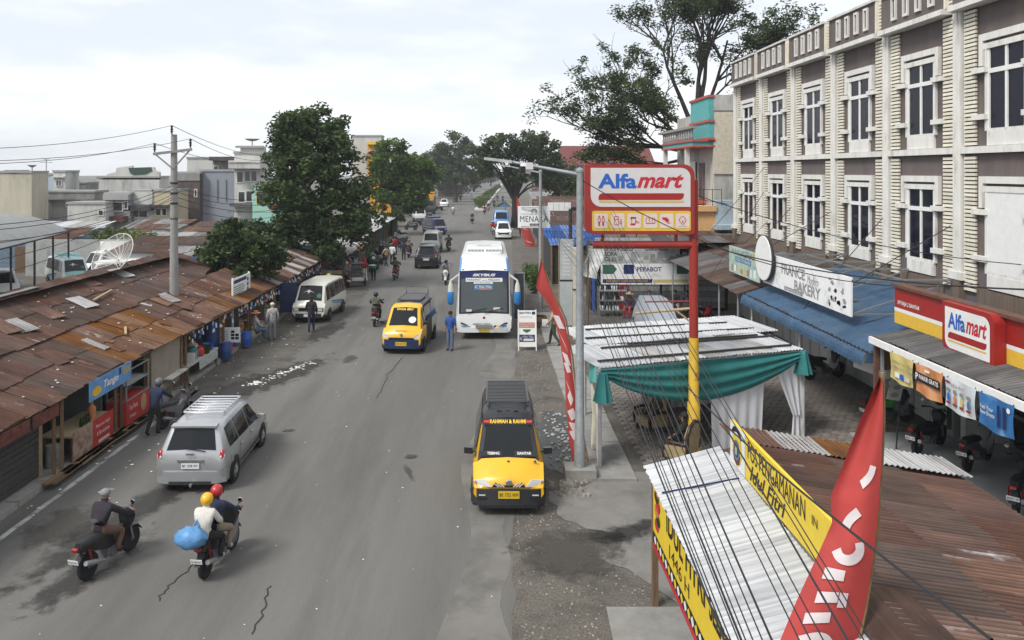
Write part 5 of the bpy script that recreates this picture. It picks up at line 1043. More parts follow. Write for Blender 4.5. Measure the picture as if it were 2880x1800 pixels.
drum('dark blue bin standing at the kerb by the goods table', -10.3, 30.9, .22, .6, 'bluedrum'); drum('tall dark blue water tank inside the stall', -10.9, 31.1, .35, 1.5, 'bluedrum', cat='tank', name='water_tank'); drum('blue bin under the notice board', -10.2, 33.2, .2, .55, 'blue')
nb = thing('notice_board', 'pale price board on legs standing at the kerb', 'sign', (-9.9,32,0)); O = PD(608,968,31.5); O.z = .5
rect(nb, 'panel', V((-10.85,31.5,.62)), CR, CU, 0, 0, .92, .6, 'signwhite', 0, .03)
for x in (-10.8,-9.98): MB().bar((x,31.53,0),(x,31.53,1.2),.05).build('leg', MATS['wood'], nb)
for i in range(5): rect(nb, 'print', V((-10.85,31.5,.62)), CR, CU, .56+.17*(i % 2), .12+.13*(i//2), .7+.17*(i % 2), .22+.13*(i//2), 'ink', .004)
for i in range(6): rect(nb, 'print', V((-10.85,31.5,.62)), CR, CU, .08, .1+.07*i, .45, .12+.07*i, 'inkgrey', .004)
rb = thing('roof_notice_board', 'tilted white notice board with black print standing on the stall roof', 'sign', (-10.9,34.7,1.9))
O = V((-10.9,33.6,1.75)); rect(rb, 'panel', O, LU, UU, 0, 0, 2.5, 1.1, 'signwhite', 0, .04); rect(rb, 'print', O, LU, UU, .15, .88, 1.9, 1.02, 'inkblue')
for i in range(7): rect(rb, 'print', O, LU, UU, .15, .1+.1*i, 1.5+.08*(i % 3), .15+.1*i, 'inkgrey')
for i in range(4): shape(rb, 'print', O, LU, UU, disc(2.1, .2+.22*i, .12,.09,8), 'ink')
for y_ in (36.0,33.7): MB().bar((-10.94,y_,.1),(-10.94,y_,2.9),.07).build('post', MATS['white'], rb)
# goods on sale: boxes, sacks, tubs
GM = ('blue','red','palewood','offwhite','bnor','bnyel','leafy','galv','lattice','posterred','tealcloth','bnwh')
gi = 0; words = ('blue','red','cardboard','cream','orange','yellow','green','grey','pale','dark red','teal','pale blue')
def goods(kind, x, y, z, s, mi, where):
    lab = '%s %s among the goods %s' % (words[mi], kind, where); b = MB()
    if kind == 'box': b.cbox((x,y,z+s*.4), s, s*1.2, s*.8, rz=R.uniform(-.3,.3))
    elif kind == 'sack': b.lathe([(s*.4,0),(s*.55,s*.3),(s*.5,s*.7),(s*.2,s*.95),(s*.28,s*1.05)], (x,y,z), 9)
    else: b.lathe([(s*.4,0),(s*.55,s*.6),(s*.6,s*.62),(s*.55,s*.58),(s*.4,s*.2)], (x,y,z), 10)
    o = b.build({'box':'goods_box','sack':'goods_sack','tub':'goods_tub'}[kind], MATS[GM[mi]]); tag(o, lab, kind, 'goods at the left stalls')
used = set()
for (y0, y1, z, where) in ((27.4,30,.72,'on the long table'),(32,34.4,.14,'under the notice-board stall'),(34.8,38.4,.14,'beside the white minibus stall'),(39,43.8,.14,'behind the white minibus'),(44.5,49.4,.14,'under the mottled stall'),(51,59,.3,'in the plank-fronted stall'),(60.5,66,.1,'in the brown-awning stall')):
    k = 0
    for kind in ('box','sack','tub'):
        for mi in R.sample(range(12), 6):
            y_ = y0+(y1-y0)*(k+.5)/18; goods(kind, R.uniform(-11.3,-10.45) if z > .7 else R.uniform(-11.7,-10.5), y_, z, R.uniform(.28,.45), mi, where); k += 1
    if z < .7: table('rough display table ' + where, y0, y1, -12.1, -11.5, .8)
hg = MB()
for i in range(230):
    y_ = 27.3+R.random()*22; x = EX-.05+R.uniform(-.06,.06)-(.0 if R.random() < .6 else R.uniform(.2,.8)); z = 1.8-R.random()*.3; s_ = R.uniform(.05,.1)
    hg.add([(x,y_-s_*.5,z),(x+.02,y_+s_*.5,z),(x+.03,y_+s_*.5,z-s_*1.7),(x,y_-s_*.5,z-s_*1.7)], [(0,1,2,3)], i % 4)
tag(hg.build('hanging_sachets', [MATS['offwhite'], MATS['bnor'], MATS['blue'], MATS['bnwh']]), 'strings of small sachets hanging under the stall eaves', 'goods', kind='stuff')
# ================================================================ power pole, cables, mesh dish
ps = thing('power_pole', 'tall concrete power pole with a steel crossarm behind the kiosks', 'power pole', (-12.3,30.8,0))
MB().lathe([(.2,0),(.17,3),(.115,8.95)], (-12.3,30.8,0), 12).build('shaft', mat('polegrey', (.27,.265,.25), .9, var=.15, scale=3), ps, 40)
MB().bar((-13.05,30.65,8.18),(-11.55,30.65,8.36),.1).build('crossarm', MATS['inkgrey'], ps); b = MB(); b.bar((-12.95,30.65,8.15),(-12.3,30.68,7.6),.05); b.bar((-11.65,30.65,8.3),(-12.3,30.68,7.6),.05); b.build('brace', MATS['inkgrey'], ps)
for x, h in ((-13.0,8.25),(-11.6,8.42),(-12.33,8.95)): MB().lathe([(.03,0),(.03,.08),(.07,.1),(.03,.15),(.065,.2),(.03,.25),(.055,.3),(.02,.36)], (x,30.65,h), 8).build('insulator', MATS['ink'], ps)
for h in (7.0,6.6,6.2,5.6): MB().lathe([(.15,0),(.15,.08)], (-12.3,30.8,h), 10).build('clamp', MATS['dark'], ps)
tops = (('left',V((-13.0,30.65,8.6))),('right',V((-11.6,30.65,8.78))),('top',V((-12.33,30.65,9.3))))
for i, (nm, p) in enumerate(tops):
    cable('high power line from the %s insulator to the left edge' % nm, p, PD(-260,(462,455,422)[i],18+i*.3), .25, .009, 'power lines'); cable('high power line from the %s insulator to the tall tree' % nm, p, PD((720,740,760)[i],(455,450,440)[i],52), .3, .012, 'power lines')
for i, (py0, py1) in enumerate(((6.95,640),(6.8,655),(6.6,700),(6.5,760),(6.4,690),(6.3,812))): cable('low black service cable sagging from the power pole to the left, %s from the top' % ('first','second','third','fourth','fifth','sixth')[i], (-12.3,30.7,py0), PD(-160,py1,18+.4*i), .35, .011, 'service cables')
for i, (py0, py1) in enumerate(((6.9,545),(6.7,560),(6.5,580),(6.2,600))): cable('low black service cable from the power pole behind the trees, %s from the top' % ('first','second','third','fourth')[i], (-12.3,30.9,py0), PD(800,py1,56), .5, .014, 'service cables')
cable('pale cable strung across the road in front of the trees', PD(640,596,44), PD(1320,548,90), .6, .012); 
for i, (y_, z) in enumerate(((88,1.0),(97,1.05),(110,1.1),(125,1.2))): cable('dark cable spanning the road low over the traffic, %s from the bus' % ('first','second','third','fourth')[i], (-7,y_,3.9+.3*i), (3.4,y_+3,3.9+.3*i), .2, .02)
di = thing('mesh_dish', 'large see-through mesh satellite dish on the rusty roof', 'dish', (-15.0,32.2,3.4))
dc = PD(324,722,32.2); nrm_d = V((-.35,-.75,.55)).normalized(); ua = nrm_d.cross(V((0,0,1))).normalized(); va = ua.cross(nrm_d)*-1; rd = 1.0
pt = lambda r, a: dc + ua*(r*math.cos(a)) + va*(r*math.sin(a)) + nrm_d*(.42*r*r - .25)
MB().tube([dc-nrm_d*.25, V((dc.x,dc.y+.1,3.35))], .045).build('mast', MATS['doorbrown'], di)
for k in range(16):
    a = 6.283*k/16; MB().tube([pt(rd*i/6, a) for i in range(7)], .014, 5).build('rib', MATS['offwhite'], di)
MB().tube([pt(rd, 6.283*i/40) for i in range(41)], .018, 5).build('rim', MATS['offwhite'], di)
mm = bpy.data.materials.new('dishmesh'); mm.use_nodes = True; MATS['dishmesh'] = mm; n_ = mm.node_tree.nodes; l_ = mm.node_tree.links
tb = n_.new('ShaderNodeBsdfTransparent'); mxs = n_.new('ShaderNodeMixShader'); mxs.inputs[0].default_value = .3; n_['Principled BSDF'].inputs['Base Color'].default_value = (.35,.34,.31,1)
l_.new(tb.outputs[0], mxs.inputs[1]); l_.new(n_['Principled BSDF'].outputs[0], mxs.inputs[2]); l_.new(mxs.outputs[0], n_['Material Output'].inputs[0])
MB().grid(lambda u, v: pt(rd*max(.02,u), 6.283*v), 8, 36).build('mesh', MATS['dishmesh'], di, 80)
b = MB(); f_ = dc+nrm_d*.55
for k in range(3): b.tube([pt(rd, 6.283*k/3+.4), f_], .01, 4)
b.ball(f_, .06); b.build('feed_horn', MATS['offwhite'], di)
# ================================================================ market yard: vaulted shelter and sheds
mat('vault', (.22,.225,.22), .7, var=.15, scale=1.5); vt = thing('vaulted_shelter', 'open shelter with a curved grey metal roof on thin posts', 'shelter', (-29,44,0))
ax0, ax1 = V((-23.6,35,0)), V((-27.2,51,0)); ad_ = (ax1-ax0).normalized(); cd = V((-ad_.y, ad_.x, 0)); WV = 7.5
vf = lambda u, v: ax0.lerp(ax1,u) + cd*(WV*v) + V((0,0,3.55+1.25*math.sin(math.pi*v)**.8 + .02*math.sin(u*160)))
MB().grid(vf, 80, 14).build('roof', MATS['vault'], vt, 60)
for u in (.15,.38,.6,.8,.99):
    for v in (0,1): p = vf(u,v); MB().tube([(p.x,p.y,0),(p.x,p.y,p.z)], .06, 7).build('post', MATS['dark'], vt)
b = MB()
for v in (0,1): b.bar(vf(0,v), vf(1,v), .08)
for u in (.15,.38,.6,.8,.99): b.bar(vf(u,0), vf(u,1), .06)
b.build('frame', MATS['dark'], vt)
mat('bluetarp', (.03,.09,.32), .6, var=.3, scale=3); mat('yardwall', (.34,.35,.34), .9, var=.15, dirt=((.18,.18,.17), .4, .6)); mat('shackblue', (.12,.17,.22), .85, var=.3)
def shed(label, x0, x1, y0, y1, h0, h1, rm, wm, cat='shed'):
    t = thing('tin_shed', label, cat, ((x0+x1)/2,(y0+y1)/2,0), 'sheds of the market yard')
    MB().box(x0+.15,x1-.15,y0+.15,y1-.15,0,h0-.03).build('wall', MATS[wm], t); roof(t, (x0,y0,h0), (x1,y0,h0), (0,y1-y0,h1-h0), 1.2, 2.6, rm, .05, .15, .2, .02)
    if y0 < 80: MB().box((x0+x1)/2-.5,(x0+x1)/2+.4,y0+.08,y0+.15,0,1.9).build('door', MATS['wood'], t)
    return t
sd = [(-38,-31,58,62,2.4,3.,('rust2','rust1'),'shackblue'),(-30,-24.5,64,69,2.6,3.2,('greytin','tin'),'yardwall'),(-24,-20,62,66,2.7,3.3,('rust1','rust2'),'darkwall'),(-24.5,-17.5,50,55,2.3,2.9,('rust3','rust1'),'yardwall'),(-19.5,-15.5,57,61,2.6,3.2,('tin','rust2'),'shackblue'),(-22,-17,70,75,2.8,3.4,('tin','whitetin'),'wallgrey'),
      (-29,-23,74,79,2.8,3.5,('rust1','rustor'),'darkwall'),(-36,-30,76,81,2.9,3.6,('greytin','rust2'),'yardwall'),(-45,-37,72,78,2.9,3.6,('whitetin','tin'),'yardwall'),(-22.5,-16.5,80,85,2.9,3.7,('rust2','rust1'),'wallgrey'),(-19,-15.4,43,47.5,2.3,2.9,('bluetarp2','tin'),'wood'),(-17.5,-14.5,66,71,2.5,3.1,('rust1','tin'),'darkwall')]
rust('bluetarp2', (.02,.05,.16), (.03,.09,.28), (.06,.14,.36), tinc=0, rnd=.2)
lw = ('red-brown','pale grey','rust-brown','dark brown','patched silver','white','orange-brown','mixed grey and rust','long white','brown','blue tarpaulin','narrow rusty')
lp = ('behind the vaulted shelter','behind the mesh dish','left of the power pole','just behind the market hall','right of the power pole','behind the power pole','below the dark brick building','below the stained wall','at the far left','beside the small tree','next to the small tree and the hall','behind the tall tree')
for a, c, l in zip(sd, lw, lp):
    a = list(a)
    if a[2] > 60: a[4] -= 1.0; a[5] -= 1.1
    shed('%s roofed shed %s' % (c, l), *a)
uw = thing('yard_wall', 'grey rendered yard wall with a white painted bay', 'wall', (-28,55,0)); MB().box(-33,-22,56.0,56.3,0,2.6).build('panel', MATS['yardwall'], uw); MB().box(-27.6,-24,55.9,56.0,0,2.5).build('white_bay', MATS['white'], uw)
rd_ = thing('red_parasol', 'small bright red canopy tip among the tin roofs', 'canopy', (-20.9,78,3)); MB().lathe([(1.6,0),(.1,1.1),(.0,1.2)], (-20.5,79,3.75), 8).build('canopy', MATS['red'], rd_); MB().tube([(-20.5,79,0),(-20.5,79,4)], .05).build('pole', MATS['dark'], rd_)
# ================================================================ houses behind the yard
mat('stain1', (.44,.41,.32), .95, var=.15, scale=.5, dirt=((.2,.19,.16), .4, .25), stretch=(2,2,.5)); mat('lblue', (.38,.44,.52), .9, var=.08, dirt=((.3,.33,.37), .25, .3)); mat('wstain', (.50,.50,.47), .9, var=.1, scale=.5, dirt=((.24,.24,.22), .42, .25), stretch=(2,2,.5)); mat('gstain', (.22,.22,.21), .95, var=.2, scale=.5, dirt=((.12,.12,.12), .4, .3), stretch=(2,2,.6)); mat('brickdark', (.085,.065,.058), .95, var=.3, scale=2); mat('bluegrey', (.24,.26,.30), .9, var=.1, dirt=((.17,.18,.2), .3, .4)); mat('mint', (.30,.52,.44), .85, var=.08); mat('beigewall', (.46,.40,.28), .9, var=.12, dirt=((.26,.24,.19), .35, .4)); mat('greenwall', (.035,.07,.05), .9, var=.15); mat('orange', (.62,.30,.03), .8, var=.1); mat('greybeam', (.3,.3,.29), .9, var=.15)
def bldg(label, x0, x1, yt, Z, m, wins=(), extra=(), dep=3.5, bot=0, cat='building', roofm=None):
    a, c = PD(x0,yt,Z), PD(x1,yt,Z); t = thing('town_house', label, cat, ((a.x+c.x)/2, Z, bot)); MB().box(a.x,c.x,Z,Z+dep,bot,a.z).build('wall', MATS[m], t)
    MB().box(a.x-.1,c.x+.1,Z-.12,Z+dep,a.z,a.z+.25).build('coping', MATS[roofm or 'greybeam'], t)
    for i, (wx0, wy0, wx1, wy1) in enumerate(wins):
        p, q = PD(wx0,wy1,Z), PD(wx1,wy0,Z); f = MB().box(p.x-.12,q.x+.12,Z-.1,Z-.01,p.z-.12,q.z+.12).build('window', MATS['offwhite'], t); MB().box(p.x,q.x,Z-.13,Z-.1,p.z,q.z).build('pane', MATS['glass'], f)
        if q.x-p.x > 1.4: MB().box((p.x+q.x)/2-.05,(p.x+q.x)/2+.05,Z-.16,Z-.13,p.z,q.z).build('mullion', MATS['offwhite'], f)
    for (nm, ex0, ey0, ex1, ey1, pr, em) in extra:
        p, q = PD(ex0,ey1,Z), PD(ex1,ey0,Z); MB().box(p.x,q.x,Z-pr,Z,p.z,q.z).build(nm, MATS[em], t)
    return t
bldg('stained cream windowless block at the far left', -60, 89, 486, 92, 'stain1', extra=(('rooftop_hut',12,478,55,488,-2,'gstain'),))
bldg('pale blue walled house right of the cream block', 88, 152, 492, 104, 'lblue'); bldg('narrow white house with two slit windows', 150, 184, 484, 103, 'wstain', ((160,508,164,522),(168,508,172,522)), (('ledge',149,495,185,499,.4,'offwhite'),))
bldg('small grey concrete rooftop house behind the sheds', 184, 242, 516, 108, 'gstain', extra=(('water_tank',206,510,216,517,-1,'dark'),)); bldg('low grey stained house with a long parapet', 133, 266, 541, 98, 'gstain', ((188,565,215,580),), (('ledge',133,558,266,562,.5,'gstain'),))
t = bldg('white house with a scrolled gable and dark green recess', 272, 448, 500, 118, 'wstain')
pz = [PD(*p, 118) for p in ((275,505),(292,502),(302,490),(325,484),(328,472),(372,466),(372,474),(432,470),(434,478),(448,484),(448,505))]
MB().prism([(p.x,118,p.z) for p in pz], (0,.6,0)).build('gable', MATS['wstain'], t); pz = [PD(*p, 118) for p in ((362,472),(426,470),(428,480),(410,490),(376,492),(366,486))]; MB().prism([(p.x,117.9,p.z) for p in pz], (0,.1,0)).build('recess', MATS['greenwall'], t)
bldg('whitewashed stained low building with one small window', 190, 297, 574, 88, 'wstain', ((279,592,290,604),)); bldg('grey house with a wide window and red canopy', 295, 366, 547, 90, 'gstain', ((304,572,310,592),(318,570,344,592),(352,568,358,586)), (('canopy',288,607,360,622,1.2,'redroof'),('fascia',295,547,366,562,.5,'greybeam')))
bldg('beige painted shop house with a weathered upper band', 366, 430, 540, 91, 'wstain', ((370,592,414,610),), (('upper_band',366,540,430,575,.15,'wstain'),('canopy',360,578,432,592,1.,'darktin'))); bldg('yellow-beige house beside the power pole', 430, 497, 538, 91, 'beigewall', ((440,588,452,605),(458,588,468,605),(480,585,488,602)), (('canopy',430,576,500,582,1.,'darktin'),))
bldg('dark bare-brick building with two pale slits', 494, 562, 488, 96, 'brickdark', ((504,537,507,556),(549,534,553,552)), (('top_band',494,488,562,508,.1,'gstain'),)); t = bldg('blue-grey building with panelled wall', 561, 660, 482, 97, 'bluegrey', (), [('panel_strip',563+24*i,505,564.5+24*i,565,.15,'gstain') for i in range(5)])
bldg('white stained block rising behind the blue-grey building', 526, 600, 446, 112, 'wstain'); bldg('grey house with a curved roof eave behind', 598, 682, 450, 108, 'gstain', ((602,468,613,479),), (('eave',596,441,682,452,1.2,'brickdark'),))
bldg('white three-storey house with arched windows and balcony', 659, 742, 432, 92, 'wstain', ((668,484,683,512),(690,482,703,509),(708,482,722,509),(672,540,688,567),(694,538,708,565)), (('balcony',655,456,742,474,1.6,'wstain'),('balcony_rail',655,452,742,458,1.7,'offwhite'),('roof_hut',676,412,742,432,-1,'wstain'),('roof_slab',664,410,742,416,.3,'greybeam'),('canopy',655,570,742,580,1.2,'greytin')))
bldg('mint green painted house behind the small tree', 710, 790, 522, 90, 'mint', ((726,542,756,570),), (('frame',722,538,760,574,.1,'yellow'),))
for i, (px, py, s) in enumerate(((82,470,.5),(705,396,.9))):
    p = PD(px, py, 92); t = thing('roof_dish', ('small satellite dish on the cream block roof', 'pale satellite dish on top of the white balcony house')[i], 'dish', (p.x,92.6,p.z-1.2)); MB().lathe([(.05,-.05),(s*.6,.06),(s,.25)], (p.x,92.6,p.z), 14).build('bowl', MATS['wallgrey'], t, 60); MB().tube([(p.x,92.6,p.z-1.6),(p.x,92.6,p.z)], .05).build('mast', MATS['dark'], t)
p = PD(130,448,100); t = thing('tv_aerial', 'thin television aerial mast over the pale blue house', 'antenna', (p.x,100,3)); MB().tube([(p.x,100,2.5),(p.x,100,p.z)], .05).build('mast', MATS['inkgrey'], t); b = MB(); b.bar((p.x-.8,100,p.z-.4),(p.x+.8,100,p.z-.4),.06); b.bar((p.x-.4,100,p.z),(p.x+.4,100,p.z),.06); b.build('crossbar', MATS['inkgrey'], t)
bldg('tall white stained block behind the trees', 990, 1072, 384, 128, 'wstain'); bldg('orange balconied building behind the rounded tree', 1034, 1080, 404, 124, 'orange', ((1040,424,1070,433),), (('balcony_rail',1034,400,1080,407,1,'yellow'),('roof_slab',1036,427,1080,432,.6,'doorbrown'))); bldg('low orange and brown shop front beneath the rounded tree', 1060, 1110, 555, 104, 'orange'); bldg('grey concrete house between the two green trees', 960, 1030, 505, 110, 'wstain')
t = bldg('orange and brown awning shop beyond the rounded tree', 1150, 1222, 552, 150, 'brickdark', (), (('awning',1160,540,1222,560,3,'orange'),)); bldg('small dark roadside building at the far left bend', 1232, 1300, 520, 230, 'brickdark', (), (('roof_slab',1225,508,1285,511,3,'greytin'),))
# ================================================================ right-hand stalls beyond the tent
ss = thing('furniture_shop', 'dark timber shop with boards advertising furniture and electronics', 'shop', (9,43,0))
MB().box(5.6,13,42.2,44,0,3.6).build('wall', MATS['darkwall'], ss); roof(ss, (8.6,39.4,3.9), (13.2,39.4,3.9), (0,4.5,.35), 1., 2.4, ('rust3','darktin'), .03, .1, .12, .016)
for i in range(9): MB().box(7.6,12.8,42.1,42.18,.15+.3*i,.42+.3*i).build('plank', MATS['lattice'] if i % 2 else MATS['galv'], ss)
for x in (5.7,9.3,10.6): MB().bar((x,41.8,0),(x,41.8,3.8),.12).build('post', MATS['dark'] if x > 6 else MATS['blue'], ss)
MB().box(7.1,7.6,42.05,42.1,.1,2.3).build('red_door', MATS['posterred'], ss)
sA = thing('electronics_board', 'washed-out grey board for beds and electronics on the furniture shop', 'sign', (7.9,41.6,2.9)); O = V((5.75,41.6,2.62)); rect(sA, 'panel', O, CR, CU, 0, 0, 4.5, 1.35, mat('greyprint', (.36,.38,.37), .7, var=.3, scale=2.5), 0, .06)
for s_, v in (('SPRINGBED',.66),('SOFA',.38),('OLL',.1)): lettering(sA, s_, O, CR, CU, .5, v, .17*len(s_), .24, 'ink', bold=.015)
lettering(sA, 'Elektronik', O, CR, CU, 2.7, .66, 1.2, .24, 'ink', bold=.01)
for i in range(12): u = .4+.34*i; rect(sA, 'print', O, CR, CU, u+.5, .08+.05*(i % 3), u+.75, .3+.1*(i % 4), R.choice(('inkgrey','signface','wallgrey')), .004)
b = MB(); b.bar((6.2,41.66,2.9),(6.2,42.2,2.9),.06); b.bar((9.8,41.66,2.9),(9.8,42.2,2.9),.06); b.bar((6.2,41.66,4.5),(6.2,42.3,3.5),.06); b.bar((9.8,41.66,4.5),(9.8,42.3,3.5),.06); b.build('bracket', MATS['steel'], sA)
sB = thing('furniture_banner', 'white furniture banner with green arrows and a blue badge below the grey board', 'banner', (8.4,41.3,1.9)); O = V((6.0,41.2,1.55)); rect(sB, 'cloth', O, CR, CU, 0, 0, 4.75, 1.1, 'signwhite', 0, .03)
for u in (.1,4.0): shape(sB, 'print', O, CR, CU, [(u,.55),(u+.55,.55),(u+.75,.8),(u+.55,1.05),(u,1.05)], 'darkgreen', .004)
rect(sB, 'print', O, CR, CU, 1.2, .55, 1.75, 1.05, 'inkblue', .004); lettering(sB, 'PERABOT', O, CR, CU, 1.9, .68, 1.3, .24, 'inkblue', bold=.02); rect(sB, 'print', O, CR, CU, .1, .08, 2.7, .28, 'inkblue', .004); lettering(sB, 'PERABOT DAN ELEKTRONIK', O, CR, CU, .3, .13, 2.2, .1, 'yellow', off=.01); rect(sB, 'print', O, CR, CU, 2.8, .1, 4.6, .26, 'bnyel', .004)
for u in (.2,4.5): MB().tube([(6.0+u,41.23,0),(6.0+u,41.23,2.7)], .03).build('pole', MATS['steel'], sB)
ls = thing('lettered_strip', 'narrow white lettered strip just under the red pylon sign', 'sign', (6.5,41.6,4.7)); rect(ls, 'panel', V((6.0,41.5,4.68)), CR, CU, 0, 0, 4.0, .5, 'signwhite', 0, .05); lettering(ls, 'PERABOT DAN ELEKTRONIK', V((6.0,41.5,4.68)), CR, CU, .2, .12, 3.6, .26, 'inkgrey'); MB().bar((8,41.56,4.6),(8,42.2,3.6),.06).build('bracket', MATS['steel'], ls)
cv = thing('covered_car', 'parked car under a silvery grey dust sheet behind the tent', 'car', (7.9,36.5,0)); mat('silvertarp', (.29,.31,.34), .45, var=.12, scale=2)
MB().loft([[V((7.9+s*wd*(1 if z < 1.3 else .72)*math.cos(a_)*0+x*wd, y_, z*hh)) for x, z in ((-1,0),(-1,.35),(-.92,.55),(-.6,1),(.6,1),(.92,.55),(1,.35),(1,0))] for s, (y_, wd, hh) in enumerate(((34.3,.75,.75),(34.7,.86,1.0),(35.6,.88,1.45),(36.8,.88,1.55),(37.9,.86,1.5),(38.2,.8,1.1))) for a_ in (0,)]).build('dust_sheet', MATS['silvertarp'], cv, 35)
for s in (-1,1):
    for y_ in (34.9,37.4): MB().lathe([(.28,-.09),(.3,0),(.28,.09)], (7.9+s*.78,y_,.3), 12, 'X').build('wheel', MATS['rubber'], cv)
sh2 = [('blue tarpaulin stall roof behind the second lamp post',4.2,8.2,52,60,2.6,3.3,('bluetarp2',),'darkwall'),('brown wooden stall with a dark roof beyond the blue tarpaulin',4.6,9.5,62,70,3.1,3.9,('rust3','rust1'),'brick'),('low stall with white shop boards behind the lamp posts',5,10,72,80,4.2,4.9,('rust1','rust2'),'brickdark'),('long rusty stall under the umbrella tree',5.5,11,84,96,3.2,4,('rust2','greytin'),'darkwall'),('far grey stall on the right verge',7,13,122,132,3,4,('greytin',),'wallgrey'),('far brown stall on the right verge near the road end',9,15,150,165,3.4,4.4,('rust1',),'darkwall')]
for a in sh2:
    t = shed(*a, cat='stall'); t['group'] = 'stalls along the right verge'; MB().bar((a[1]+.1,a[3],0),(a[1]+.1,a[3],a[5]),.1).build('post', MATS['wood'], t)
wbd = thing('white_shop_boards', 'white tiled shop boards on the stall behind the lamp posts', 'sign', (7,71.8,4)); rect(wbd, 'panel', V((5.6,71.7,3.9)), CR, CU, 0, 0, 2.1, .75, 'signwhite', 0, .08); rect(wbd, 'panel', V((5.6,71.7,3.1)), CR, CU, 0, 0, 1.6, .7, 'signwhite', 0, .08)
for i in range(3): rect(wbd, 'print', V((5.6,71.7,3.9)), CR, CU, .5+.5*i, .05, .53+.5*i, .7, 'inkgrey', .004)
hb = thing('hanging_poster', 'torn pale poster hanging from a pole beside the furniture shop', 'poster', (4.9,34,3.5)); MB().grid(lambda u, v: PD(1655+45*u-20*v+4*math.sin(v*6), 690+85*v+10*u, 33.5+.1*math.sin(u*5)), 6, 8).build('cloth', mat('posterpale', (.45,.47,.45), .7, var=.5, scale=5), hb, 80); MB().tube([(4.35,33.6,0),(4.35,33.6,4.6)], .04).build('pole', MATS['wood'], hb)
wk = thing('wicker_basket', 'round dark wicker basket on the verge behind the sandwich board', 'basket', (2.5,37.9,0)); MB().lathe([(.4,0),(.46,.25),(.4,.5),(.36,.5),(.4,.25)], (2.5,37.9,0), 14).build('body', MATS['wood'], wk, 50); MB().lathe([(.47,.24),(.48,.27),(.46,.29)], (2.5,37.9,0), 14).build('band', MATS['dark'], wk)
ds_ = thing('display_stand', 'rack of small goods in front of the furniture shop', 'rack', (6.3,40.4,0)); b = MB()
for x in (5.8,7.2): b.bar((x,40.4,0),(x,40.4,1.5),.05); b.bar((x,40.9,0),(x,40.9,1.5),.05)
for h in (.3,.8,1.3): b.box(5.8,7.2,40.4,40.9,h,h+.03)
b.build('frame', MATS['steel'], ds_)
b = MB()
for i in range(26): x = R.uniform(5.85,7.1); b.lathe([(.04,0),(.045,.15),(.02,.22)], (x,R.uniform(40.45,40.85),R.choice((.33,.83,1.33))), 6)
tag(b.build('goods', MATS['bnwh'], ds_), kind='stuff')
